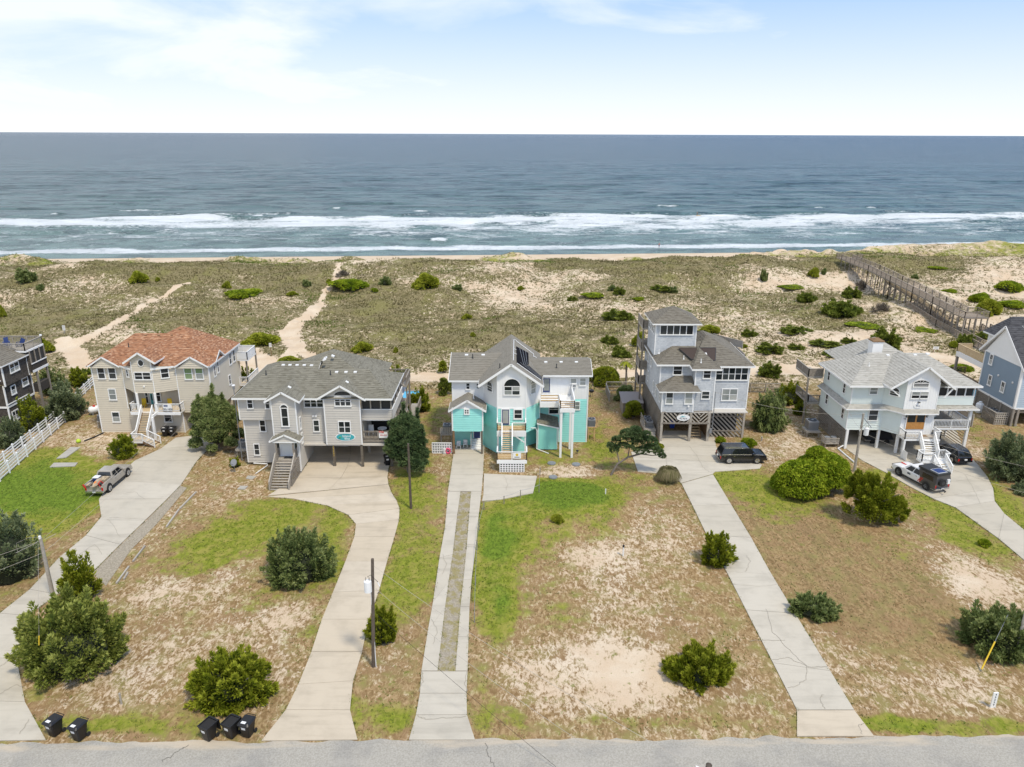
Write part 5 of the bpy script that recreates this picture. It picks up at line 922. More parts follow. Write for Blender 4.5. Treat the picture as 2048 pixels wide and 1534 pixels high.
    obj('tank', MB().tube([(x - .7, y - .55, .75), (x - .62, y - .5, .75), (x - .5, y - .4, .75), (x + .5, y + .4, .75), (x + .62, y + .5, .75), (x + .7, y + .55, .75)], [.08, .3, r, r, .3, .08], 12), MT['white'], t, smooth=True); obj('valve_cap', MB().cyl((x - .05, y - .1, 1.18), .2, .2, 10, .12), MT['red'], t); [bm(t, 'foot', (x + d - .25, y + d * .8 + .25, .2), (x + d + .25, y + d * .8 - .25, .2), .12, .4, 'grmetal') for d in (-.35, .35)]
    k = G(*f(620, 1045)); b_ = obj('beach_ball', MB().tube([k + V(0, 0, z) for z in (.02, .1, .24, .4, .5, .54)], [.1, .24, .3, .24, .12, .02], 12), MT['lime'], loc=None, smooth=True); b_.location = (0, 0, 0); tag(b_, 'yellow green ball lying on the sand before the cream house', 'ball')
    d = [G(*f(815, 970)), G(*f(740, 1005)), G(*f(665, 1035))]; o = obj('drain_hose', MB().tube([p + V(0, 0, .08) for p in d], .09, 6), MT['rubber']); tag(o, 'black drain hose lying on the sand beside the cream house', 'hose')
house1()
# ================================================================ HOUSE 4: blue shake house with a tower
def house4():
    f = z4; Y1, Ym, Y2, Yu = 87.96, 88.5, 89.47, 90.1; g = 'bshake'
    H = thing('beach_house', 'pale blue shingled house with a square lookout tower on slatted pilings', 'house', (24, 92, 0))
    SK = dict(step=.22, lap=.02)
    XL = 18.7; zf = 4.0
    # walls
    wab(H, (XL, Y1), (22.75, Y1), zf, 6.8, g, **SK); wab(H, (22.75, Ym), (25.2, Ym), zf, 9.6, g, **SK); wab(H, (22.75, Yu), (22.76, Ym), 6.8, 9.6, g, **SK); wab(H, (22.75, Ym), (22.76, Y1), zf, 6.8, g, **SK); wab(H, (25.2, Ym), (25.21, Y2), zf, 9.6, g, **SK)
    wab(H, (25.2, Y2), (29.7, Y2), 3.92, 9.6, g, **SK); wab(H, (29.7, Y2), (29.7, 101), 3.92, 9.6, g, **SK); wab(H, (XL, Yu), (22.75, Yu), 6.8, 9.7, g, **SK); wab(H, (XL, 101.5), (XL, Y1), zf, 6.9, g, **SK); wab(H, (XL, 101.5), (XL, Yu), 6.9, 9.7, g, **SK)
    for x, y, a, b in ((XL, Y1, zf, 6.8), (22.75, Ym, 6.8, 9.6), (25.2, Ym, zf, 9.6), (29.7, Y2, 3.92, 9.6), (XL, Yu, 6.9, 9.6), (22.6, Y1, zf, 6.8)): corner(H, x, y, a, b, .13)
    bm(H, 'trim_board', (XL, Y1 - .04, zf), (25.2, Y1 - .04 + .5, zf), .05, .12, 'wgrey'); bm(H, 'trim_board', (25.2, Y2 - .04, 3.94), (29.7, Y2 - .04, 3.94), .05, .12, 'white')
    # roofs
    e = 9.65; A = (21.2, 93.9, 11.55)
    P_ = [[(18.1, 89.6, e), (24.5, 89.6, e), (24.5, 93.9, 11.55), A], [(18.1, 102, e), (18.1, 89.6, e), A, (21.2, 97.9, 11.55)], [(24.5, 102, e), (18.1, 102, e), (21.2, 97.9, 11.55), (24.5, 97.9, 11.55)]]
    ap, aq = (25.3, 95.0, 12.2), (25.3, 97.2, 12.2); Q_ = [[(20.4, 89.0, e), (30.2, 89.0, e), ap], [(30.2, 89.0, e), (30.2, 102, e), aq, ap], [(30.2, 102, e), (20.4, 102, e), aq], [(20.4, 102, e), (20.4, 89.0, e), ap, aq]]
    Q_[0] = [(22.2, 89.0, e), (30.2, 89.0, e), ap]; Q_[3] = [(22.2, 102, e), (22.2, 89.0, e), ap, aq]
    roof(H, P_, 'roof4'); roof(H, Q_, 'roof4')
    m_ = (23.75, 91.6, 11.25); roof(H, [[(22.15, 88.05, e - .1), (25.85, 88.05, e - .1), m_], [(25.85, 88.05, e - .1), (25.85, 91.6, e - .1), (23.75, 93.5, 11.25), m_], [(22.15, 91.6, e - .1), (22.15, 88.05, e - .1), m_, (23.75, 93.5, 11.25)]], 'roof4')
    fascia(H, [(18.1, 100, e), (18.1, 89.6, e), (22.15, 89.6, e)]); fascia(H, [(22.15, 89.6, e), (22.15, 88.05, e - .1), (25.85, 88.05, e - .1), (25.85, 89.0, e)]); fascia(H, [(25.85, 89.0, e), (30.2, 89.0, e), (30.2, 101, e)])
    pf = P3(*Q_[0]); T = [pf.hit(*f(*q)) + pf.n * .07 for q in ((755, 535), (955, 548), (960, 442), (650, 442))]; obj('roof_membrane', MB().hexa([p - pf.n * .05 for p in T], T), flat('dark_membrane', (.055, .038, .030), .8), H)
    for a, b in zip(T, T[1:] + T[:1]): obj('flashing', MB().beam(a, b, .06, .05, pf.n), MT['dmetal'], H)
    pm = P3((22.15, 88.05, e - .1), (25.85, 88.05, e - .1), m_); pipes(H, pm, f, [(837, 560)], 'pvc', .35); pipes(H, P3(*P_[0][:3]), f, [(488, 482), (693, 532)], 'pvc', .35); obj('roof_fan', MB().cyl(pf.hit(*f(875, 495)), .22, .25, 10, .12), MT['white'], H)
    # lower room hip roof
    ez = 6.85; roof(H, [[(XL - .5, Y1 - .5, ez), (23.3, Y1 - .5, ez), (22.6, Yu, 8.15), (20.6, Yu, 8.15)], [(XL - .5, Yu, ez), (XL - .5, Y1 - .5, ez), (20.6, Yu, 8.15)], [(23.3, Y1 - .5, ez), (23.3, Ym, ez), (22.76, Ym, 7.2), (22.6, Yu, 8.15)]], 'roof4'); fascia(H, [(XL - .5, Yu, ez), (XL - .5, Y1 - .5, ez), (23.3, Y1 - .5, ez), (23.3, Ym, ez)], h=.14)
    # tower
    ty, tx0, tx1, tz = 93.0, 18.35, 23.5, 14.2
    wab(H, (tx0, ty), (tx1, ty), 10.0, tz, g, **SK); wab(H, (tx0, 98.3), (tx0, ty), 9.4, tz, g, **SK); wab(H, (tx1, ty), (tx1, 98.3), 10.0, tz, g, **SK); wab(H, (tx1, 98.3), (tx0, 98.3), 9.4, tz, g, **SK); corner(H, tx0, ty, 10, tz, .13); corner(H, tx1, ty, 10.3, tz, .13)
    a, b, c, d, k = (tx0 - .55, ty - .55, tz), (tx1 + .55, ty - .55, tz), (tx1 + .55, 98.85, tz), (tx0 - .55, 98.85, tz), (20.92, 95.7, 15.85); roof(H, [[a, b, k], [b, c, k], [c, d, k], [d, a, k]], 'roof4'); fascia(H, [a, b, c, d], h=.17, closed=True)
    PT = PY(ty); win(H, PT, f, 498, 246, 772, 330, 5, 'fixed', 'glass'); PS = PX(tx0, -1)
    for y in (93.8, 94.9, 96.0, 97.1): win_at(H, (tx0, y, 13.25), (-1, 0, 0), .85, 1.3)
    # windows
    PM = PY(Ym); P1 = PY(Y1); P2 = PY(Y2); PU = PY(Yu)
    win(H, PU, f, 606, 578, 680, 662); win(H, PM, f, 856, 612, 918, 692); win(H, PM, f, 841, 793, 907, 862); win(H, P2, f, 962, 597, 1222, 706, 5, pane=('glass', 'glass')); win(H, P2, f, 1010, 773, 1134, 874, 2, pane='glassb'); win(H, P1, f, 546, 800, 604, 902, pane=('glassb', 'glass')); win(H, P1, f, 704, 802, 765, 903, pane='glassb')
    for y, z, w, h in ((89.2, 5.7, .6, 1.5), (91.9, 5.6, .6, 1.6), (93.6, 5.5, .6, 1.6), (96.2, 8.3, .9, 1.8), (98.6, 8.3, .9, 1.8), (97.8, 5.6, .8, 1.5)): win_at(H, (XL, y, z), (-1, 0, 0), w, h, pane='glassb')
    p = P1.hit(*f(732, 920)); obj('floodlight', MB().disc(p + V(0, -.1, 0), (0, 1, 0), .13, .15, 8), MT['white'], H)
    # side balconies
    for z, yb in ((12.2, 98.4), (9.0, 99.0), (6.2, 99.5), (3.9, 100)): decking(H, XL - 1.0, yb, XL - .05, 102.6, z, 'wlight'); rail(H, [(XL - .05, yb, z), (XL - 1.0, yb, z), (XL - 1.0, 102.6, z)], 1.05, 'wgrey', 'board')
    for y in (98.5, 102.4): post(H, XL - .95, y, 0, 13.2, .2, 'wgrey')
    decking(H, 29.8, 99, 32.0, 103.2, 7.2, 'wlight'); rail(H, [(29.9, 99, 7.2), (32.0, 99, 7.2), (32.0, 103.2, 7.2)], 1.1, 'wgrey'); decking(H, 29.8, 96, 31.2, 98.6, 6.4, 'wlight'); rail(H, [(29.9, 96, 6.4), (31.2, 96, 6.4), (31.2, 98.6, 6.4)], 1.0, 'wgrey'); post(H, 31.9, 99.1, 0, 8.3, .25, 'wgrey'); post(H, 31.1, 96.1, 0, 7.4, .2, 'wgrey'); rail(H, [(28.5, 103, 9.2), (31.5, 99, 9.2)], 1.0, 'wlight', 'board')
    # slatted base
    zs = P1.hit(*f(640, 1060)).z; px = [18.85, 22.45, 24.75]
    for x in px: post(H, x, Y1 + .05, 0, zf - .05, .3, 'wlight')
    m1 = (px[0] + px[1]) / 2
    slatwall(H, (px[0] + .2, Y1), (m1, Y1), zs, zf - .1, 'wlight', .52, .15, '\\', off=.06); slatwall(H, (m1, Y1), (px[1] - .15, Y1), zs, zf - .1, 'wlight', .52, .15, '/', off=.06)
    m2 = (px[1] + px[2]) / 2; slatwall(H, (px[1] + .15, Y1), (m2, Y1), zs, zf - .1, 'wlight', .52, .15, '\\', off=.06); slatwall(H, (m2, Y1), (px[2] - .1, Y1), zs, zf - .1, 'wlight', .52, .15, '/', off=.06)
    bm(H, 'beam', (px[0], Y1 - .1, zs), (px[2], Y1 - .1, zs), .08, .2, 'wgrey'); post(H, 25.3, Y2 - .1, 0, 3.9, .25, 'wgrey'); post(H, 29.6, Y2 - .05, 0, 3.9, .25, 'wlight')
    slatwall(H, (25.35, Y2), (29.55, Y2), .12, 3.85, 'wlight', .56, .17, '\\', off=.06); [bm(H, 'beam', (25.35, Y2 - .12, z), (29.6, Y2 - .12, z), .06, .16, 'wgrey') for z in (2.95, .95)]
    bx(H, 'shade_sheet', 25.4, Y2 + 2.5, 0, 29.5, Y2 + 2.55, 3.8, 'dark'); slatwall(H, (29.65, Y2), (29.65, 101), .12, 3.85, 'wgrey', .5, .15, 'h')  # near-black sheet painted as the darkness behind the slats
    slatwall(H, (XL, 101.4), (XL, Y1 + .1), .1, 3.9, 'wgrey', .42, .14, '/', off=.05); slatwall(H, (XL, 101.4), (XL, Y1 + .1), .1, 3.9, 'wgrey', .42, .1, '\\', off=.02); bx(H, 'shade_sheet', XL + .25, 96, 0, XL + .3, 101, 3.8, 'dark')  # second near-black sheet, shade painted behind the side slats
    bx(H, 'carport_ceiling', XL + .1, Y1 + .2, 3.8, 29.6, 100, 3.92, 'grey'); bx(H, 'back_wall', XL + .2, 96, 0, 29.5, 96.1, 3.8, 'wgrey'); bx(H, 'stair_wall', 24.9, Y1 + .3, 0, 25.0, 94, 3.8, 'wbrown'); stairs(H, (23.5, 91.2, 2.6), (23.5, 88.9, .05), 1.3, 'wtread', 'wbrown', 'wbrown', n=9, rails=(0, 0))
    p = P1.hit(*f(688, 1012)) + V(0, -.2, 0); K = 18; s = obj('house_sign', MB().hexa([p + V(.82 * math.cos(k * 2 * math.pi / K), .04, .42 * math.sin(k * 2 * math.pi / K)) for k in range(K)], [p + V(.82 * math.cos(k * 2 * math.pi / K), -.02, .42 * math.sin(k * 2 * math.pi / K)) for k in range(K)]), MT['white'], H); textobj('The Perch', s, p + V(0, -.035, -.13), (0, -1, 0), .24, 'signdark'); obj('painted_bird', MB().tube([p + V(-.4, -.03, .05), p + V(-.1, -.035, .18), p + V(.3, -.03, .1)], [.02, .06, .01], 5), MT['signteal'], s)
    obj('meter_box', MB().box(24.85, Y1 - .35, 1.3, 25.15, Y1 - .1, 1.9), MT['grmetal'], H); obj('service_mast', MB().cyl((25.2, Y1 - .2, 1.8), .05, 5.0, 6), MT['grmetal'], H)
    b = thing('wheelie_bin', 'blue wheeled bin standing inside the carport of the blue tower house', 'bin', (21.2, 92.6, .08)); obj('body', MB().hexa([(20.95, 92.3, .1), (21.45, 92.3, .1), (21.45, 92.9, .1), (20.95, 92.9, .1)], [(20.85, 92.2, 1.0), (21.55, 92.2, 1.0), (21.55, 93.0, 1.0), (20.85, 93.0, 1.0)]), MT['blue'], b); bx(b, 'lid', 20.82, 92.15, 1.0, 21.58, 93.05, 1.1, 'blue')
    st = thing('equipment_stand', 'slatted wooden stand with two air conditioners left of the tower house', 'stand', (17.6, 90.6, 0)); decking(st, 17.0, 89.2, 18.4, 92.6, 1.15, 'wlight', along='y'); [post(st, x, y, 0, 1.15, .12, 'wgrey') for x in (17.1, 18.3) for y in (89.3, 92.5)]; slatwall(st, (17.0, 92.6), (17.0, 89.2), 1.2, 2.2, 'wlight', .3, .12); [bx(st, 'step', 17.1, 88.2 + k * .3, 0, 18.3, 88.5 + k * .3, .3 * (k + 1), 'wlight') for k in range(3)]
    ac_unit(17.7, 90.1, 1.17, 'nearer air conditioner on the slatted stand left of the tower house', 'air conditioners on the slatted stand'); ac_unit(17.7, 91.5, 1.17, 'farther air conditioner on the slatted stand left of the tower house', 'air conditioners on the slatted stand')
house4()
# ================================================================ HOUSE 5: pale mint house
def house5():
    f = z5; Y = 85.94; g = 'pale'; e = 8.35
    H = thing('beach_house', 'pale mint house with a white entry gable, oak doors and zigzag stairs', 'house', (48, 90, 0))
    A, B = (45.2, 91.4, 10.85), (52.1, 91.4, 10.85); x0, x1 = 40.6, 56.6; y0, y1 = 85.4, 95.2
    P_ = [[(x0, y0, e), (x1, y0, e), B, A], [(x0, y1, e), (x0, y0, e), A], [(x1, y0, e), (x1, y1, e), B], [(x1, y1, e), (x0, y1, e), A, B]]; ap, aq = (47.9, 95.0, 11.7), (47.9, 96.0, 11.7)
    P_ += [[(43.6, 88.6, e), (54, 88.6, e), ap], [(54, 88.6, e), (54, 101, e), aq, ap], [(54, 101, e), (43.6, 101, e), aq], [(43.6, 101, e), (43.6, 88.6, e), ap, aq]]
    roof(H, P_, 'roof5'); pf = P3(*P_[0][:3]); fascia(H, [(x0, 95.1, e), (x0, y0, e), (45.1, y0, e)]); fascia(H, [(52.0, y0, e), (x1, y0, e), (x1, 95.1, e)]); pipes(H, pf, f, [(700, 440)], 'pvc', .3); vents(H, pf, f, [(847, 355)], s=.4); vents(H, pf, f, [(1060, 352), (1160, 345)], s=.4)
    ch = obj('chimney', MB().box(46.0, 92.3, 9.5, 47.3, 93.5, 12.0), MT['white'], H); obj('chimney_cap', MB().box(45.9, 92.2, 12.0, 47.4, 93.6, 12.12).hexa([(45.9, 92.2, 12.12), (47.4, 92.2, 12.12), (47.4, 93.6, 12.12), (45.9, 93.6, 12.12)], [(46.4, 92.7, 12.4), (46.9, 92.7, 12.4), (46.9, 93.1, 12.4), (46.4, 93.1, 12.4)]), MT['wbrown'], ch)
    XL = 41.15; Yu = 86.2
    wab(H, (XL, Y), (45.35, Y), 2.55, 5.5, g); wab(H, (XL + .2, Yu), (45.2, Yu), 5.6, 8.3, g, vert=True); wab(H, (XL, 94.4), (XL, Y), 2.6, 5.5, g); wab(H, (XL + .2, 94.6), (XL + .2, Yu), 5.6, 8.3, g)
    corner(H, XL, Y, 2.55, 5.5, .1); corner(H, XL + .2, Yu, 5.6, 8.3, .1)
    Yc = 84.4; c0, c1 = 46.95, 50.75; cr = 51.6; pk = PY(Yc - .5).hit(*f(1152, 448)); xm = 48.85
    wab(H, (45.35, Y), (c0, Yc), 2.55, 5.5, g); wab(H, (45.2, Yu), (c0, Yc), 5.6, (8.3, 9.3), g); wab(H, (c0, Yc), (c1, Yc), 2.6, 5.6, 'white', vert=True); sl = (pk.z - 8.65) / (xm - 44.9)
    wall(H, [(c0, Yc, 5.6), (c1, Yc, 5.6), (c1, Yc, pk.z - sl * (c1 - xm) - .2), (xm, Yc, pk.z - .2), (c0, Yc, pk.z - sl * (xm - c0) - .2)], 'white', (0, -1, 0), vert=True); wab(H, (c1, Yc), (cr, Y), 5.6, (9.2, 8.6), 'white', vert=True); wab(H, (c1, Yc), (cr, Y), 2.6, 5.6, 'white', vert=True)
    corner(H, c0, Yc, 2.6, 9.2, .1); corner(H, c1, Yc, 2.6, 9.2, .1); gable(H, 44.75, 52.4, xm, 8.6, pk.z, 83.8, 91, 'roof5', .22)
    # strut pieces in the gable corners
    bm(H, 'bracket', (51.3, 84.0, 7.4), (52.2, 84.0, 8.6), .12, .14, 'white'); bm(H, 'bracket', (45.0, 84.1, 8.4), (46.2, 84.3, 7.5), .1, .12, 'white')
    # skirt roof round the middle
    zb, zt = 5.42, 5.85; run = [(XL - .6, 94.4), (XL - .6, Y - .6), (45.45, Y - .6), (c0 - .1, Yc - .6), (c1 + .2, Yc - .6), (cr + .2, Y - .6), (56.75, Y - .6), (56.75, 96)]; inn = [(XL + .1, 94.4), (XL + .1, Y + .1), (45.3, Y + .1), (c0, Yc - .02), (c1, Yc - .02), (cr, Y + .1), (56.1, Y + .1), (56.1, 96)]
    pl = [[(*run[i], zb), (*run[i + 1], zb), (*inn[i + 1], zt), (*inn[i], zt)] for i in range(len(run) - 1)]
    m = MB(); ms = MB()
    for q in pl: m.lapped(q, (0, 0, 1), .2, .02, n=P3(*q[:3]).n); ms.poly([(p[0], p[1], zb - .03) for p in q])
    r_ = obj('skirt_roof', m, MT['roof5'], H); obj('soffit', ms, MT['white'], r_); fascia(H, [(*p, zb + .02) for p in run], h=.14)
    # right side porches
    xb = 56.1; wab(H, (cr, Y), (xb, Y), 5.85, 6.95, g); wab(H, (xb, Y), (xb, 96), 5.85, 6.95, g); bx(H, 'porch_screen', cr, Y + .25, 6.95, xb - .1, Y + .28, 8.25, 'screen'); bx(H, 'porch_screen', xb - .1, Y + .25, 6.95, xb - .07, 96, 8.25, 'screen'); [post(H, cr + .1 + (xb - cr - .15) * k / 4, Y + .05, 6.95, 8.3, .12) for k in range(5)]; [post(H, xb, Y + 2 * k, 6.95, 8.3, .12) for k in range(1, 5)]; bm(H, 'sill_board', (cr, Y - .03, 6.97), (xb, Y - .03, 6.97), .1, .08, 'white')
    zd = 2.9; decking(H, cr, Y - .2, xb, 93, zd, 'wlight', rim='white'); rail(H, [(cr + .1, Y - .15, zd), (xb, Y - .15, zd), (xb, 93, zd)], 1.0, 'white'); post(H, xb - .05, Y - .05, 0, 5.4, .3); post(H, xb - .05, 90, 0, 5.4, .25); wab(H, (cr, 89.5), (xb - 2, 89.5), zd, 5.5, g); bx(H, 'porch_window', cr + .4, 89.4, zd + .3, cr + 2.2, 89.44, zd + 2.1, 'glass'); wab(H, (cr, Y), (cr + .01, 89.5), zd, 5.5, g)
    slatwall(H, (xb - .1, 86.2), (xb - .1, 91.5), .25, 2.6, 'wtread', .3, .12)
    # windows
    PF = PY(Y); PUU = PY(Yu); PC = PY(Yc); win(H, PF, f, 700, 780, 762, 868, frame='white', fw=.07); win(H, PUU, f, 707, 606, 763, 662, pane='glassb', fw=.07); win(H, PC, f, 1034, 638, 1094, 696, pane=('glass', 'glassb'), fw=.08); win(H, PC, f, 1102, 638, 1161, 696, pane=('glass', 'glassb'), fw=.08); win(H, PC, f, 1052, 548, 1168, 602, 1, 'arch', grid=True, fw=.08); win(H, PV((45.2, Yu), (c0, Yc)), f, 872, 598, 936, 680, 1, 'arch', fw=.07)
    for y, z in ((93.0, 7.3), (88.2, 7.2), (92.2, 4.3), (87.2, 4.2)): win_at(H, (XL if z < 5 else XL + .2, y, z), (-1, 0, 0), .7, 1.35, fw=.06)
    d = door(H, PC, f, 1003, 812, 1124, 935, 'oak', True, 2); p = PC.hit(*f(1083, 752)); K = 16; s = obj('house_sign', MB().hexa([p + V(.5 * math.cos(k * 2 * math.pi / K), -.02, .33 * math.sin(k * 2 * math.pi / K)) for k in range(K)], [p + V(.5 * math.cos(k * 2 * math.pi / K), -.07, .33 * math.sin(k * 2 * math.pi / K)) for k in range(K)]), MT['offwhite'], H); textobj('Sandy', s, p + V(0, -.08, 0), (0, -1, 0), .22, 'grmetal'); bx(H, 'sign_lamp', p.x - .1, Yc - .3, p.z + .42, p.x + .1, Yc - .02, p.z + .52, 'dmetal')
    for x in (994, 1152): p = PC.hit(*f(x, 828)); l = bx(H, 'wall_lantern', p.x - .09, Yc - .25, p.z - .2, p.x + .09, Yc - .07, p.z + .2, 'dmetal'); obj('lamp_glass', MB().box(p.x - .06, Yc - .265, p.z - .14, p.x + .06, Yc - .252, p.z + .1), MT['glassb'], l)
    textobj('43229', H, PC.hit(*f(987, 855)) + V(0, -.06, 0), (0, -1, 0), .2, 'signdark', name='house_number')
    # piers and under-house
    for x, y in ((41.4, 86.0), (45.35, 86.15), (47.0, 84.65), (47.9, 84.9), (41.4, 91), (45.3, 91), (50.5, 88), (52, 91)): post(H, x, y, 0, 2.6, .28 if y < 87 else .25, 'white' if y < 87 else 'wgrey')
    bx(H, 'under_ceiling', XL + .1, Y + .1, 2.46, 55.8, 96, 2.56, 'grey'); bx(H, 'back_wall', XL + .2, 94.5, 0, 55.5, 94.6, 2.5, 'wgrey'); slatwall(H, (XL, 94.4), (XL, Y + .1), .15, 2.5, 'wgrey', .22, .12); bx(H, 'back_wall', 47.8, 88.5, 0, 48.9, 88.6, 2.5, 'wgrey')
    # entry landing and stairs
    zl = 2.6; lx0, lx1, ly = 46.9, 51.1, 82.9; decking(H, lx0, ly, lx1, Yc - .05, zl, 'wlight', rim='white'); s0, s1 = 48.55, 50.45; rail(H, [(lx0, Yc - .1, zl), (lx0, ly, zl), (s0, ly, zl)], .95); rail(H, [(s1, ly, zl), (lx1, ly, zl), (lx1, Yc - .1, zl)], .95); [post(H, x, ly + .1, 0, zl - .1, .2) for x in (lx0 + .1, lx1 - .1)]
    bx(H, 'doormat', 49.0, 83.6, zl + .005, 50.0, 84.1, zl + .02, 'wbrown')
    stairs(H, ((s0 + s1) / 2, ly - .02, zl), (49.3, 81.05, 1.05), 1.55, 'white', 'white', 'white', n=8); zm = 1.0; decking(H, 47.7, 80.0, 50.9, 81.1, zm, 'white', rim='white'); rail(H, [(48.4, 81.1, zm), (47.7, 81.1, zm), (47.7, 80.0, zm), (48.9, 80.0, zm)], .95); rail(H, [(50.5, 80.0, zm), (50.9, 80.0, zm), (50.9, 81.1, zm), (50.2, 81.1, zm)], .95)
    stairs(H, (49.7, 79.98, zm), (49.9, 78.6, .06), 1.4, 'white', 'white', 'white', n=5); [post(H, x, 80.1, 0, zm - .1, .15) for x in (47.8, 50.8)]
    bx(H, 'lattice_panel', lx0 + .1, 82.0, .1, lx0 + .14, 83.4, 1.2, 'white')
    # left side deck at the back and items
    decking(H, XL - 1.9, 94.6, XL, 99, 6.6, 'wlight'); rail(H, [(XL, 94.6, 6.6), (XL - 1.9, 94.6, 6.6), (XL - 1.9, 99, 6.6)], 1.1, 'wgrey', 'board', cap='wlight'); post(H, XL - 1.8, 94.7, 0, 6.6, .2, 'wgrey'); decking(H, XL - 1.5, 94.6, XL, 99, 3.0, 'wlight'); rail(H, [(XL, 94.6, 3.0), (XL - 1.5, 94.6, 3.0), (XL - 1.5, 99, 3.0)], 1.0, 'wgrey')
    st = thing('equipment_stand', 'wooden stand with a large air conditioner behind the bush left of the mint house', 'stand', (38.7, 90.3, 0)); decking(st, 37.9, 89.5, 39.6, 91.1, .9, 'wlight'); [post(st, x, y, 0, .9, .12, 'wgrey') for x in (38, 39.5) for y in (89.6, 91)]; ac_unit(38.75, 90.3, .92, 'large grey air conditioner on a stand up the slope left of the mint house', w=1.3, h=1.2)
    st = thing('slatted_enclosure', 'slatted wooden enclosure with two fans before the mint house side wall', 'enclosure', (39.7, 86.8, 0)); slatwall(st, (39.0, 86.2), (40.7, 86.2), .55, 1.25, 'wlight', .2, .12); slatwall(st, (39.0, 87.5), (39.0, 86.2), .55, 1.25, 'wlight', .2, .12); bx(st, 'platform', 39.0, 86.25, .45, 40.7, 87.5, .5, 'wlight'); [post(st, x, y, 0, 1.2, .1, 'wgrey') for x in (39.05, 40.65) for y in (86.3, 87.4)]; [obj('fan', MB().cyl((x, 86.9, .5), .35, .7, 12), MT['grmetal'], st) for x in (39.45, 40.25)]
    tb = thing('storage_trailer', 'dark covered boat trailer parked under the mint house', 'trailer', (47, 88.6, .1)); obj('cover', MB().hexa([(44.8, 87.6, .5), (48.2, 87.6, .5), (48.2, 89.4, .5), (44.8, 89.4, .5)], [(45.3, 88, 1.4), (47.8, 88, 1.4), (47.8, 89.1, 1.4), (45.3, 89.1, 1.4)]), MT['black'], tb); bx(tb, 'frame', 44.6, 87.5, .35, 48.3, 89.5, .48, 'wgrey'); [obj('wheel', MB().disc((x, 87.45, .3), (0, 1, 0), .3, .16), MT['rubber'], tb) for x in (45.5, 47.3)]
house5()
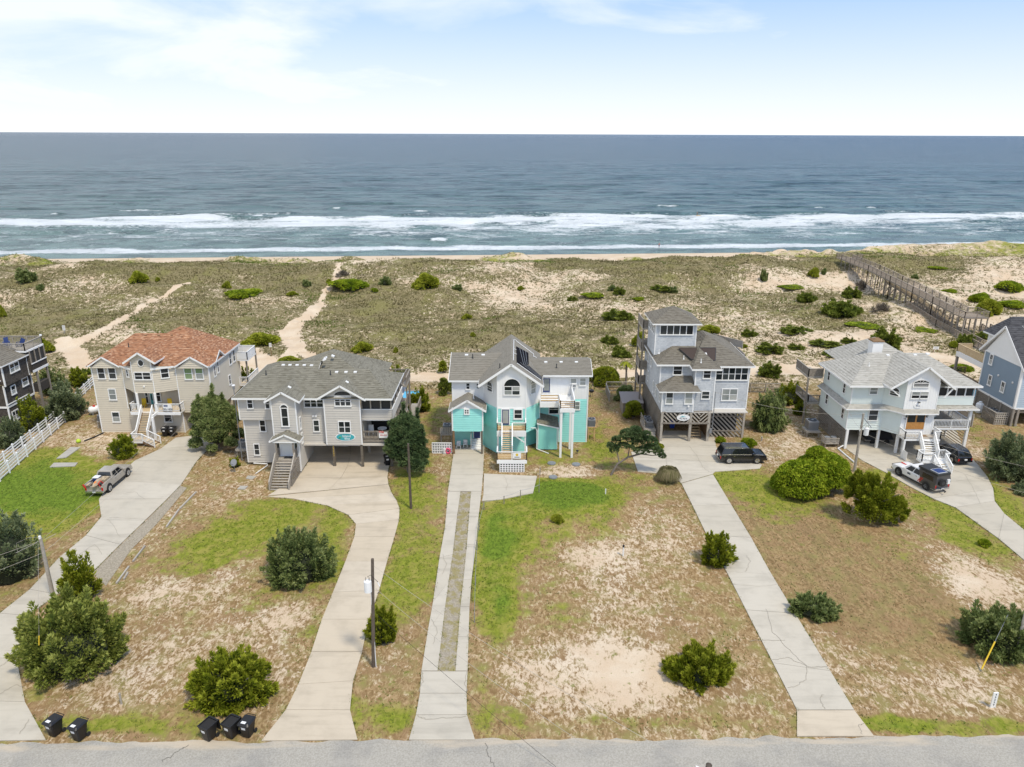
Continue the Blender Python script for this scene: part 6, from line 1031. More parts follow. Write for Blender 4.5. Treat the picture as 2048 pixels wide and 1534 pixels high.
# ================================================================ HOUSE 6 (right edge) and HOUSE 0 (left edge)
def house6():
    f = z6; X, Y0, Y1 = 66.85, 93.75, 101.9; H = thing('beach_house', 'slate blue house with a steep white gable at the right edge', 'house', (72, 97, 0))
    zp, zt = 2.5, 8.25; pk, ym = 12.6, 98.4; x2 = 84
    wab(H, (X, Y1), (X, Y0), zp, zt, 'slate', step=.17, lap=.012); wall(H, [(X - .02, Y1, zt), (X - .02, Y0, zt), (X - .02, ym, pk - .1)], 'white', (-1, 0, 0), vert=True); wab(H, (X, Y0), (x2, Y0), zp, zt, 'slate2'); corner(H, X, Y0, zp, zt, .28); corner(H, X, Y1, zp, zt, .16); bm(H, 'band_board', (X - .04, Y0, zp), (X - .04, Y1, zp), .08, .25, 'white'); bm(H, 'band_board', (X, Y0 - .04, zp), (x2, Y0 - .04, zp), .08, .25, 'white'); bm(H, 'band_board', (X - .05, Y0, zt), (X - .05, Y1, zt), .06, .16, 'white')
    ra = [(X - .35, Y0 - .6, zt - .25), (x2, Y0 - .6, zt - .25), (x2, ym, pk), (X - .35, ym, pk)]; rb = [(X - .35, ym, pk), (x2, ym, pk), (x2, 102.9, 8.1), (X - .35, 102.9, 8.1)]; roof(H, [ra, rb], 'roof6'); fascia(H, [ra[0], ra[3], rb[3]], h=.28); fascia(H, [ra[0], ra[1]])
    q = PX(X, -1)
    for w in ((822, 518, 872, 648), (805, 758, 856, 898), (955, 835, 1010, 980)):
        a = q.hit(*f(w[0], (w[1] + w[3]) / 2)); b = q.hit(*f(w[2], (w[1] + w[3]) / 2)); c = (a + b) / 2; win_at(H, (X, c.y, c.z), (-1, 0, 0), abs(a.y - b.y) * .92, 1.55, pane=('glassb', 'glass'), grid=True, fw=.13)
    for w in ((930, 770), (1098, 856)): p = q.hit(*f(*w)); obj('wall_vent', MB().disc(p + V(-.06, 0, 0), (1, 0, 0), .14, .1, 8), MT['white'], H)
    # lower skirt of woven slats
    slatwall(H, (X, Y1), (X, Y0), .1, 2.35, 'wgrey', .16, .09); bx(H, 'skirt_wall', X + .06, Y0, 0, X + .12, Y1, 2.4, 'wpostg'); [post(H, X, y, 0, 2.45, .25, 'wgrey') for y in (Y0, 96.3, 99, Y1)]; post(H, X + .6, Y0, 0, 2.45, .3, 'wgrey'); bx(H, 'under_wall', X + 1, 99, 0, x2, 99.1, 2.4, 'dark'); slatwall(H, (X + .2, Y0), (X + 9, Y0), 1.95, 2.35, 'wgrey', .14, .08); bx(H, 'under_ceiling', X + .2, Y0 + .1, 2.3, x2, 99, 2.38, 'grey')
    # dormer and rear block
    dx = 69.3; wab(H, (dx, 96.5), (x2, 96.5), 10.6, 12.0, 'white', vert=True); roof(H, [[(dx - .4, 95.8, 11.6), (x2, 95.8, 11.6), (x2, 98.6, 12.6), (dx - .4, 98.6, 12.6)]], 'roof6'); fascia(H, [(dx - .4, 98.6, 12.6), (dx - .4, 95.8, 11.6), (x2, 95.8, 11.6)], h=.2)
    wab(H, (68.6, 103), (68.6, 102.2), 3, 10, 'white'); bx(H, 'rear_block', 69.4, 102.3, 0, x2, 106, 9.9, 'offwhite'); roof(H, [[(68.8, 101.6, 9.9), (x2, 101.6, 9.9), (x2, 104.6, 12.5), (71.3, 104.6, 12.5)], [(68.8, 106.6, 9.9), (68.8, 101.6, 9.9), (71.3, 104.6, 12.5)]], 'roof6'); fascia(H, [(68.8, 106.4, 9.9), (68.8, 101.6, 9.9), (70, 101.6, 9.9)])
    # rear decks
    zd = 6.3; decking(H, X + .05, 102, 68.6, 108.6, zd, 'wlight', rim='white'); rail(H, [(X + .05, 102, zd), (X + .05, 108.6, zd), (69, 108.6, zd)], 1.1, 'wtread', 'board', cap='wtread'); bx(H, 'skirt_board', X - .04, 102, zd - .75, X, 108.6, zd - .05, 'white'); post(H, X + .15, 108.4, 0, zd, .3, 'wgrey'); decking(H, X - .6, 102, 68.6, 109, 2.6, 'wbrown', rim='wbrown'); rail(H, [(X - .6, 102, 2.6), (X - .6, 109, 2.6), (69, 109, 2.6)], 1.0, 'dmetal', cap='wbrown')
    # lattice enclosure, tank, pool
    e = thing('equipment_enclosure', 'grey lattice enclosure round two air conditioners beside the slate blue house', 'enclosure', (65.7, 95.3, 0)); slatwall(e, (64.9, 97), (64.9, 94.2), .1, 1.7, 'wgrey', .16, .1); lattice(e, (64.9, 94.2, 0), (66.6, 94.2, 0), .1, 1.7, 'wlight'); bx(e, 'top_rail', 64.85, 94.15, 1.7, 64.97, 97, 1.78, 'wlight'); bx(e, 'platform', 65, 94.3, 1.0, 66.6, 97, 1.05, 'wgrey'); [post(e, x, y, 0, 1.7, .1, 'wgrey') for x in (64.9, 66.6) for y in (94.2, 97)]
    ac_unit(65.75, 95.0, 1.06, 'nearer air conditioner in the lattice enclosure of the slate blue house', 'air conditioners in the lattice enclosure', .8, .55); ac_unit(65.75, 96.2, 1.06, 'farther air conditioner in the lattice enclosure of the slate blue house', 'air conditioners in the lattice enclosure', .8, .55)
    c = G(*f(703, 1220)); t = thing('gas_cylinder', 'upright white gas cylinder beside the slate blue house', 'gas tank', c); obj('tank', MB().tube([c + V(0, .3, z) for z in (0, .05, .2, 1.25, 1.42, 1.5)], [.35, .45, .5, .5, .38, .12], 14), MT['concp'] if False else MT['offwhite'], t, smooth=True); obj('collar', MB().cyl(c + V(0, .3, 1.45), .22, .2, 10), MT['offwhite'], t)
    c = PZ(.4).hit(*f(640, 980)); p = thing('swimming_pool', 'turquoise swimming pool between the mint and slate blue houses', 'pool', (c.x, c.y, 0)); bx(p, 'water', c.x - 1.6, c.y - 3.5, 0, c.x + 2.2, c.y + 3.5, .4, 'pool'); [bx(p, 'coping', *q_, 'white') for q_ in ((c.x - 2, c.y - 3.9, 0, c.x + 2.6, c.y - 3.52, .5), (c.x - 2, c.y + 3.52, 0, c.x + 2.6, c.y + 3.9, .5), (c.x - 2, c.y - 3.5, 0, c.x - 1.62, c.y + 3.5, .5))]
house6()
def chair_adir(x, y, z, lab, r):
    c = thing('adirondack_chair', lab, 'chair', (x, y, z), 'blue chairs on the roof deck of the dark house'); R = Matrix.Rotation(r, 3, 'Z')
    def b(name, p, q, w, h, up=(0, 0, 1)): P_, Q_ = V(x, y, z) + R @ Vector(p), V(x, y, z) + R @ Vector(q); obj(name, MB().beam(P_, Q_, w, h, up), MT['navy'], c)
    b('seat', (0, -.35, .36), (0, .3, .26), .6, .04); b('backrest', (0, .25, .3), (0, .6, 1.05), .62, .04, (0, 1, -.4)); [b('armrest', (d, -.4, .55), (d, .35, .55), .12, .03) for d in (-.36, .36)]; [b('leg', (d, e_, 0), (d, e_, .54), .05, .08) for d in (-.33, .33) for e_ in (-.35, .3)]
def house0():
    f = z0; X, Y0, Y1 = -65.0, 90.7, 95.6; H = thing('beach_house', 'dark brown shingled house with white trim at the left edge', 'house', (-70, 94, 0)); g = 'dshake'; SK = dict(step=.2, lap=.012); xw = -84
    wab(H, (X, Y0), (X, Y1 + .7), 0, 6.2, g, **SK); wab(H, (xw, Y0), (X, Y0), 0, 6.2, g, **SK); wab(H, (X + .35, Y0 - .1), (X + .35, Y1), 6.1, 8.9, g, **SK); wab(H, (xw, Y0 - .1), (X + .35, Y0 - .1), 6.3, 8.9, g, **SK); bm(H, 'band_board', (X + .04, Y0, 3.25), (X + .04, Y1 + .7, 3.25), .1, .24, 'white'); bm(H, 'band_board', (xw, Y0 - .04, 3.25), (X, Y0 - .04, 3.25), .1, .24, 'white'); bm(H, 'band_board', (X + .1, Y0, 3.6), (X + .1, Y1 - .5, 3.6), .12, .1, 'white')
    for x, y, a, b in ((X, Y0, 0, 3.2), (X, Y0, 3.4, 6.2), (X + .35, Y0 - .1, 6.1, 8.8), (X + .35, Y1, 6.1, 8.8), (X, Y1 + .7, 3.3, 6.4)): corner(H, x, y, a, b, .16)
    rr = [[(xw, Y0 - .6, 8.95), (X + .75, Y0 - .6, 8.95), (-68.2, 94.8, 10.6), (xw, 94.8, 10.6)], [(X + .75, Y0 - .6, 8.95), (X + .75, Y1 + .2, 8.95), (-67.5, Y1 + .2, 10.3), (-68.2, 94.8, 10.6)]]; roof(H, rr, 'roof4'); fascia(H, [(xw, Y0 - .6, 8.95), (X + .75, Y0 - .6, 8.95), (X + .75, Y1 + .2, 8.95)], h=.16)
    roof(H, [[(xw, Y0 - 1.6, 6.2), (X - .4, Y0 - 1.6, 6.2), (X - .1, Y0 - .1, 7.0), (xw, Y0 - .1, 7.0)]], 'roof4'); fascia(H, [(xw, Y0 - 1.6, 6.2), (X - .4, Y0 - 1.6, 6.2), (X - .1, Y0 - .1, 7.0)], h=.14)
    q = PX(X + .35, 1); q2 = PX(X, 1)
    for pl, w, n_, hh in ((q, (108, 240, 400, 545), 2, 1.25), (q2, (270, 355, 590, 725), 1, 1.15), (q2, (130, 198, 700, 825), 1, 1.25), (q2, (148, 238, 1005, 1165), 2, 1.35)):
        a = pl.hit(*f(w[0], (w[2] + w[3]) / 2)); b = pl.hit(*f(w[1], (w[2] + w[3]) / 2)); c = (a + b) / 2; win_at(H, c, (1, 0, 0), abs(a.y - b.y), hh, n_, pane=('glassb', 'glass'), fw=.12)
    # screened porch and roof deck
    y2 = 99.0; zf = 6.55; wab(H, (X + .4, Y1), (X + .9, Y1 + .4), 6.4, 8.9, g); bx(H, 'porch_wall', X - 2, Y1 + .1, zf, X + .9, y2, zf + 1.0, 'dshake'); bm(H, 'band_board', (X + .95, Y1, zf), (X + .95, y2, zf), .08, .3, 'white'); bm(H, 'band_board', (X + .95, Y1, zf + 1.05), (X + .95, y2, zf + 1.05), .08, .12, 'white'); bx(H, 'porch_screen', X - 2, Y1 + .2, zf + 1.0, X + .75, y2 - .1, 9.35, 'screen'); [post(H, X + .85, Y1 + .15 + k * 1.05, zf + 1, 9.4, .12, 'wgrey') for k in range(4)]; bm(H, 'band_board', (X + .8, Y1 - .1, 9.4), (X + .8, y2, 9.4), .1, .22, 'white')
    decking(H, xw + 6, 95.2, X + .75, y2, 9.55, 'wlight', rim='white'); rail(H, [(xw + 6, 95.2, 9.55), (X + .7, 95.2, 9.55), (X + .7, y2, 9.55), (xw + 6, y2, 9.55)], 1.0, 'wlight', 'picket'); [post(H, X + .8, y, 0, 6.5, .22, 'wgrey') for y in (96.5, 98.8)]; bx(H, 'lower_balcony', X, 96.4, 3.4, X + .8, 98.9, 4.6, 'dshake')
    obj('post_cap', MB().cyl((X + .7, y2, 10.6), .16, .2, 8), MT['white'], H)
    for i, (x, y, r, lab) in enumerate(((-66.3, 97.3, -1.2, 'blue adirondack chair nearest the railing corner of the roof deck'), (-68.2, 97.6, .6, 'blue adirondack chair second from the roof deck corner'), (-69.7, 97.2, .2, 'blue adirondack chair farthest left on the roof deck'))): chair_adir(x, y, 9.57, lab, r)
    c = thing('deck_table', 'low blue table among the chairs on the dark house roof deck', 'table', (-67.4, 96.7, 9.57)); bx(c, 'table_top', -67.8, 96.4, 9.97, -67.0, 97.0, 10.02, 'navy'); [bx(c, 'leg', x - .03, y - .03, 9.57, x + .03, y + .03, 9.97, 'navy') for x in (-67.7, -67.1) for y in (96.5, 96.9)]
house0()
# ================================================================ BOARDWALK
def boardwalk():
    H = thing('boardwalk', 'long grey wooden boardwalk on tall posts crossing the dunes to the beach', 'boardwalk', (84.5, 160, 0)); M_ = 'wwalk'
    def run(pts, w, mat=M_, posts=True, sp=2.4, rails=(1, 1), down=True, rh=1.1):
        P = [Vector(p) for p in pts]
        for a, b in zip(P[:-1], P[1:]):
            d = (b - a); L = d.length; d.normalize(); s = V(d.y, -d.x, 0).normalized(); k = max(1, round(L / sp))
            m = MB(); nb = int(L / .3)
            for j in range(nb):
                c = a + d * (L * (j + .5) / nb); m.beam(c, c + s * w, .27, .05)
            obj('deck_floor', m, MT[mat], H, kind='stuff')
            obj('side_beam', MB().beam(a + V(0, 0, -.16), b + V(0, 0, -.16), .08, .26).beam(a + s * w + V(0, 0, -.16), b + s * w + V(0, 0, -.16), .08, .26), MT['wgrey'], H)
            for q, off in enumerate((0, w)):
                if not rails[q]: continue
                obj('top_rail', MB().beam(a + s * off + V(0, 0, rh), b + s * off + V(0, 0, rh), .16, .05), MT['wwalk'], H)
                for z in (.22, .44, .66, .88): obj('rail', MB().beam(a + s * off + V(0, 0, z), b + s * off + V(0, 0, z), .04, .12), MT[mat], H)
            for j in range(k + 1):
                c = a + d * (L * j / k)
                for off in (0, w):
                    p = c + s * off; g = float(terr(p.x, p.y)) - .2
                    obj('post', MB().beam(V(p.x, p.y, g if down else c.z - .3), V(p.x, p.y, c.z + rh), .15, .15, (0, 1, 0)), MT['wgrey'], H)
                if down and c.z - float(terr(c.x, c.y)) > 1.6:
                    g = float(terr(c.x, c.y)) + .4; a1, b1 = V(c.x, c.y + .1, g), V(c.x, c.y + .1, c.z - .3) + s * w
                    obj('cross_brace', MB().beam(a1, b1, .05, .14, (0, 1, 0)), MT['wwalk'], H)
    zt = lambda y: float(np.interp(y, [136, 143, 155, 176, 191, 206], [4.95, 5.25, 5.95, 6.95, 7.1, 6.9]))
    ys = [191, 176, 165, 155, 147, 139.4]
    for a, b in zip(ys[:-1], ys[1:]): run([(81.4 + 2.3, b, zt(b)), (81.4 + 2.3, a, zt(a))], 2.7)
    # lookout platform at the landward end
    z = zt(137); decking(H, 83.7, 135.6, 88.2, 139.4, z, 'wwalk'); rail(H, [(83.7, 139.4, z), (83.7, 135.6, z), (88.2, 135.6, z), (88.2, 139.4, z), (86.2, 139.4, z)], 1.1, 'wwalk', 4); [obj('post', MB().box(x - .09, y - .09, -.2, x + .09, y + .09, z - .1), MT['wgrey'], H) for x in (83.8, 86, 88.1) for y in (135.7, 137.5, 139.3)]
    obj('cross_brace', MB().beam((85.9, 135.7, .6), (88.1, 135.7, 3.4), .05, .15, (0, 1, 0)).beam((88.1, 135.65, .6), (85.9, 135.65, 3.4), .05, .15, (0, 1, 0)), MT['wwalk'], H)
    # seaward platform
    z = zt(191); decking(H, 83.6, 191, 89.0, 194, z, 'wwalk'); rail(H, [(83.6, 191, z), (83.6, 194, z), (89, 194, z), (89, 191, z), (86.5, 191, z)], 1.1, 'wwalk', 4)
    # lower ramps
    run([(82.9, 131.0, 1.3), (82.9, 143, 1.9), (82.9, 155, 3.0)], 1.6, rh=1.0); run([(85.3, 143, 2.4), (85.3, 158, 4.2), (85.3, 170, 5.2)], 1.5, mat='wtread', rails=(1, 0), rh=.9); run([(83.2, 122.5, .6), (82.9, 131.0, 1.3)], 1.6, rh=1.0, down=False); run([(88.4, 125.0, .8), (88.4, 137.5, 2.4)], 1.6, rh=1.0); run([(83.2, 122.5, .55), (88.4, 124.9, .75)], 1.5, rh=1.0, down=False)
boardwalk()
# ================================================================ FENCES, POLES, WIRES
def paddock_fence():
    def one(pts, lab):
        P = [Vector(p) for p in pts]; t = thing('rail_fence', lab, 'fence', P[0]); 
        for a, b in zip(P[:-1], P[1:]):
            L = (b - a).length; k = max(1, round(L / 2.3)); d = (b - a).normalized()
            for j in range(k + 1):
                q = a + d * (L * j / k); obj('post', MB().box(q.x - .07, q.y - .07, q.z, q.x + .07, q.y + .07, q.z + 1.5).hexa([(q.x - .1, q.y - .1, q.z + 1.5), (q.x + .1, q.y - .1, q.z + 1.5), (q.x + .1, q.y + .1, q.z + 1.5), (q.x - .1, q.y + .1, q.z + 1.5)], [(q.x - .02, q.y - .02, q.z + 1.62), (q.x + .02, q.y - .02, q.z + 1.62), (q.x + .02, q.y + .02, q.z + 1.62), (q.x - .02, q.y + .02, q.z + 1.62)]), MT['white'], t)
                if j < k:
                    q2 = a + d * (L * (j + 1) / k)
                    for z in (.3, .68, 1.06, 1.38): obj('rail', MB().beam(q + V(0, 0, z), q2 + V(0, 0, z), .04, .14), MT['white'], t)
    one([(-56.6, 73.5, 0), (-59.9, 93.75, 0)], 'nearer white four-rail fence running back beside the green lawn'); one([(-58.6, 74.0, 0), (-61.3, 93.75, 0)], 'farther white four-rail fence parallel to the lawn fence'); one([(-62.6, 101, 0), (-64.9, 112, 0)], 'white rail fence showing behind the junipers left of the cream house')
    s = obj('gravel_strip', MB().poly([(-58.5, 73.5, .04), (-56.75, 73.5, .04), (-60.0, 93.7, .04), (-61.2, 93.7, .04)]), MT['gravel'], kind='structure')
paddock_fence()
def board_fence(a, b, h, lab, mat='wgrey', sp=.16):
    a, b = Vector(a), Vector(b); d = b - a; L = d.length; d.normalize(); t = thing('board_fence', lab, 'fence', a); n = int(L / sp)
    m = MB()
    for j in range(n): q = a + d * (L * (j + .5) / n); m.beam(V(q.x, q.y, 0), V(q.x, q.y, h + random.uniform(-.03, .03)), .025, sp * .86, (d.y, -d.x, 0))
    obj('boards', m, MT[mat], t, kind='stuff'); obj('top_rail', MB().beam(a + V(0, -.05, h), b + V(0, -.05, h), .1, .08), MT['wlight'], t); obj('middle_rail', MB().beam(a + V(0, -.05, h * .55), b + V(0, -.05, h * .55), .05, .1), MT['wlight'], t)
    for j in range(round(L / 2.4) + 1): q = a + d * (L * j / max(1, round(L / 2.4))); obj('post', MB().box(q.x - .06, q.y - .12, 0, q.x + .06, q.y, h + .05), MT['wlight'], t)
board_fence((14.3, 107.5, 0), (19.5, 107.5, 0), 1.5, 'weathered board fence left of the blue tower house'); board_fence((31.5, 107.5, 0), (40.5, 107.0, 0), 1.5, 'weathered board fence between the tower house and the mint house'); board_fence((14.2, 103, 0), (14.2, 107.4, 0), 1.3, 'short side fence running back beside the palm', 'wlight')
board_fence((60.5, 98.5, 0), (61.5, 93.5, 0), 1.7, 'dark board fence before the turquoise pool'); board_fence((57.4, 98.5, 0), (60.5, 98.5, 0), 1.6, 'short board fence behind the mint house porch')
t = thing('roof_shed', 'low shed with a faded pinkish roof behind the bushes left of the tower house', 'shed', (16.7, 99, 0)); bx(t, 'wall', 15.4, 97.6, 0, 18.0, 100.6, 1.7, 'wgrey'); obj('roof', MB().hexa([(15.2, 97.3, 1.72), (18.2, 97.3, 1.72), (18.2, 100.8, 2.2), (15.2, 100.8, 2.2)], [(15.2, 97.3, 1.8), (18.2, 97.3, 1.8), (18.2, 100.8, 2.28), (15.2, 100.8, 2.28)]), flat('faded_roof', (.34, .30, .28), .9), t)
t = thing('sun_lounger', 'pair of dark folded loungers by the board fence', 'lounger', (17.2, 103.5, 0)); [bm(t, 'frame', (x, 103, .35), (x + .9, 104.5, .5), .6, .06, 'dmetal') for x in (16.4, 17.8)]; [bx(t, 'leg', x - .03, y - .03, 0, x + .03, y + .03, .4, 'dmetal') for x in (16.6, 17.1, 18.0, 18.5) for y in (103.2, 104.2)]
POLE = {}
def pole(key, base, h, r0, r1, lab, mat='wpole', lean=(0, 0)):
    b = Vector(base); t = thing('utility_pole', lab, 'utility pole', b); top = b + V(lean[0], lean[1], h); obj('pole', MB().tube([b, b.lerp(top, .5), top], [r0, (r0 + r1) / 2, r1], 10), MT[mat], t, smooth=False); POLE[key] = (t, top); return t, top
def transformer(t, p, side, mat='grmetal'):
    c = p + V(side * .42, -.1, 0); o = obj('transformer', MB().tube([c + V(0, 0, z) for z in (-.5, -.46, .38, .45)], [.2, .27, .27, .12], 12), MT[mat], t, smooth=False)
    for d in (-.12, .12): obj('bushing', MB().cyl(c + V(d, 0, .42), .05, .28, 6, .03), MT['wlight'], o)
    obj('bracket', MB().beam(p, c, .08, .1), MT['dmetal'], t); obj('fuse', MB().tube([p + V(-side * .3, -.2, .35), p + V(-side * .45, -.25, .05)], .035, 5), MT['pvc'], t); obj('jumper_wire', MB().tube([p + V(side * .42, -.1, .7), p + V(side * .15, -.3, 1.0), p + V(-side * .3, -.2, .4), p + V(-side * .5, -.2, -.3), p + V(-side * .2, -.15, -.6)], .018, 4), MT['rubber'], t)
p3 = PZ(0).hit(747, 1333); t, top3 = pole('main', p3, 9.0, .145, .105, 'dark utility pole with a pale transformer beside the curved driveway', lean=(.42, 0)); transformer(t, top3 + V(0, 0, -2.1), -1, 'offwhite'); obj('conduit', MB().tube([p3 + V(.2, -.05, 0), p3 + V(.17, -.05, 6.6)], .035, 6), MT['pvc'], t)
p2 = G(822, 1017); t, top2 = pole('mid', p2, 7.3, .14, .1, 'dark thin pole before the tree right of the grey house'); 
p1 = PZ(0).hit(108, 1200); t, top1 = pole('left', p1, 5.9, .17, .12, 'pale weathered pole leaning behind the spiky junipers at left', 'wlight'); obj('insulator', MB().cyl(top1 + V(.0, -.05, -.1), .1, .25, 8), MT['pvc'], t); obj('splice_sleeve', MB().tube([top1 + V(.25, .1, -.25), top1 + V(1.0, .5, .05)], .018, 6), MT['wlight'], t); obj('splice_sleeve', MB().tube([top1 + V(-.25, -.1, -.4), top1 + V(-1.6, -.9, -.9)], .018, 6), MT['wlight'], t); obj('jumper_wire', MB().tube([top1 + V(-1.5, -.8, -.9), top1 + V(-1.6, -.6, -.2), top1 + V(-.8, -.2, .1), top1], .009, 4), MT['wlight'], t)
g4 = G(*z5(583, 1270)); t, top4 = pole('right', g4, 7.2, .16, .12, 'grey pole with a pale transformer before the mint house', 'wlight'); transformer(t, top4 + V(.15, -.05, -2.1), 1, 'offwhite'); obj('guard_arm', MB().tube([top4 + V(.05, -.05, -.5), top4 + V(1.0, -.3, -1.6)], .05, 5), MT['grmetal'], t)
g5 = PZ(0).hit(2028, 1318); t, top5 = pole('edge', g5 + V(.0, 0, 0), 4.6, .14, .11, 'pale pole rising from the juniper at the right edge', 'wlight')
near = V(8.45, 25.4, 0); nt = PY(25.4).hit(1418, 1530); t, topn = pole('near', (nt.x, 25.4, 0), nt.z, .16, .14, 'top of a dark utility pole across the street at the bottom edge'); obj('insulator', MB().tube([topn + V(-.55, .05, -.12), topn + V(-.25, 0, -.25)], .04, 6), MT['pvc'], t)
def wire(lab, a, b, sag, col='wlight', r=.013, n=14, cat='wire'):
    a, b = Vector(a), Vector(b); pts = [a.lerp(b, k / n) + V(0, 0, -4 * sag * (k / n) * (1 - k / n)) for k in range(n + 1)]; o = obj('overhead_wire', MB().tube(pts, r, 4), MT[col]); tag(o, lab, cat); return o
wire('upper pale wire from the transformer pole down to the lower right', top3 + V(.1, 0, -.6), topn + V(-.5, 0, -.15), .5)
wire('lower pale wire from the transformer pole down to the lower right', top3 + V(.1, 0, -2.4), topn + V(-.3, -1.5, -1.5), .7)
dn = PZ(.1).hit(1112, 1536); wire('dark guy wire running from the transformer pole to the roadside', top3 + V(.1, 0, -4.6), (dn.x, dn.y, .2), .15, 'rubber')
wire('upper wire from the pale left pole up toward the cream house', top1 + V(.1, .1, -.2), V(-41.5, 87.9, 3.0) + V(3.2, 2.3, 4.6), .5); wire('lower wire from the pale left pole up toward the cream house', top1 + V(0, 0, -1.4), V(-38.4, 90.4, 5.4), .6)
wire('upper wire leaving the frame left of the pale pole', top1 + V(-.1, -.1, -.3), top1 + V(-12, -9.0, -1.2), .2); wire('lower wire leaving the frame left of the pale pole', top1 + V(0, 0, -1.4), top1 + V(-12, -8, -3.4), .2)
wire('wire from the grey pole down past the white pickup', top4 + V(.5, -.2, -2.4), V(52, 62, 4.6), .6); wire('wire from the grey pole to the pole at the right edge', top4 + V(.3, -.1, -1.0), V(55, 60, 7.5), .6); wire('thin service wire from the grey pole to the mint house corner', top4 + V(.1, 0, -2.0), V(41.2, 85.9, 5.0), .3); wire('thin service wire to the middle of the tower house', V(25.2, 88.2, 6.6), V(39.6, 79.3, 7.0), .8, r=.015)
t = thing('guy_wire', 'guy wire with a yellow guard before the juniper at the right edge', 'guy wire', PZ(0).hit(1961, 1343)); q = PZ(0).hit(1961, 1343); q2 = PY(q.y + .9).hit(1990, 1283); obj('wire', MB().tube([q, q2, q2 + (q2 - q) * .9], .018, 4), MT['grmetal'], t); obj('guard', MB().tube([q + (q2 - q) * .08, q2], .055, 8), MT['yellow'], t)
q = G(79, 1285); t = thing('guy_wire', 'pale guy wire with a yellow guard in front of the big spiky juniper', 'guy wire', q); w0 = V(q.x, q.y - 3.1, 2.6); obj('wire', MB().tube([V(top1.x - .2, top1.y - .1, top1.z - .5), PY(42.5).hit(78, 1290)], .009, 4), MT['wlight'], t); a = PY(42.5).hit(78, 1272); obj('guard', MB().tube([a, PY(42.5).hit(78, 1290)], .04, 6), MT['yellow'], t)
# ---- chain link fence beside the two-track driveway
def chain_fence():
    pts = [(949, 1245), (951, 1170), (954, 1100), (958, 1060), (968, 1020), (1008, 1008), (1041, 996), (1078, 985), (1080, 950)]
    P = [G(*p) for p in pts]; t = thing('chain_link_fence', 'low rusty chain-link fence sagging along the two-track driveway', 'fence', P[0])
    for p in P: obj('post', MB().cyl(p, .045, .95, 6), MT['wgrey'], t)
    for a, b in zip(P[:-1], P[1:]): obj('top_wire', MB().tube([a + V(0, 0, .9), a.lerp(b, .5) + V(0, 0, .78), b + V(0, 0, .9)], .018, 4), MT['grmetal'], t)
chain_fence()
# ---- small posts and pipes
def stick(px, py, h, r, mat, name, lab, cat, top=None):
    p = G(px, py); t = thing(name, lab, cat, p); obj('pipe' if 'pipe' in name else 'stake', MB().cyl(p, r, h, 8), MT[mat], t)
    if top: obj('cap', MB().cyl(p + V(0, 0, h), r * 1.4, .18, 8), MT[top], t)
    return t
stick(1246, 1112, .95, .07, 'pvc', 'vent_pipe', 'white vent pipe with a dark cap on the sandy lot', 'pipe', 'black'); stick(1211, 988, .6, .06, 'pvc', 'vent_pipe', 'short white vent pipe on the green mound', 'pipe'); stick(243, 1408, .9, .07, 'wlight', 'marker_stake', 'pale wooden stake standing behind the two bins', 'stake'); stick(1523, 882, .6, .1, 'wlight', 'marker_stake', 'short pale post beside the black car', 'post')
def signpost(px, py, h, sw, sh, lab, mat='wbrown', sm='white', r=.05, posts=1):
    p = G(px, py); t = thing('beach_sign', lab, 'sign', p)
    for k in range(posts): obj('post', MB().box(p.x - r + (k - (posts - 1) / 2) * sw * .7, p.y - r, p.z, p.x + r + (k - (posts - 1) / 2) * sw * .7, p.y + r, p.z + h), MT[mat], t)
    obj('panel', MB().box(p.x - sw / 2, p.y - r - .04, p.z + h - sh, p.x + sw / 2, p.y - r - .005, p.z + h), MT[sm], t)
    for k in range(3): obj('text_line', MB().box(p.x - sw * .35, p.y - r - .05, p.z + h - sh * (.25 + .25 * k), p.x + sw * .35, p.y - r - .042, p.z + h - sh * (.18 + .25 * k)), MT['grmetal'], t)
    return t
signpost(130, 667, 1.5, .5, .9, 'white notice on a post beside the sand path at left', 'wlight'); signpost(543, 712, 2.3, .42, .7, 'white notice on a brown post where the sand paths meet'); signpost(1870, 705, 1.1, 1.0, .5, 'low white notice board on two legs behind the mint house', posts=2)
p = G(1985, 1415); t = thing('marker_sign', 'white vertical marker board standing in the grass at lower right', 'sign', p); obj('board', MB().box(p.x - .17, p.y - .04, p.z, p.x + .17, p.y + .04, p.z + 1.25), MT['white'], t)
for k, c_ in enumerate('43229'): textobj(c_, t, p + V(0, -.045, 1.1 - .21 * k), (0, -1, 0), .19, 'signdark', name='lettering')
# ---- timber landscape edging
for i, (a, b, lab) in enumerate((((333, 1055), (358, 1020), 'lower of the two upper grey timbers along the gravel strip'), ((360, 1018), (392, 985), 'uppermost grey timber along the gravel strip'), ((266, 1124), (290, 1093), 'grey timber lying alone midway along the gravel strip'), ((233, 1168), (258, 1134), 'longer grey timber nearest the big juniper'), ((248, 1160), (256, 1146), 'short grey timber stub nearest the big juniper'))):
    a, b = G(*a), G(*b); o = obj('landscape_timber', MB().beam(a + V(0, 0, .07), b + V(0, 0, .07), .15, .14), MT['wlight']); tag(o, lab, 'timber', 'timbers along the gravel strip')
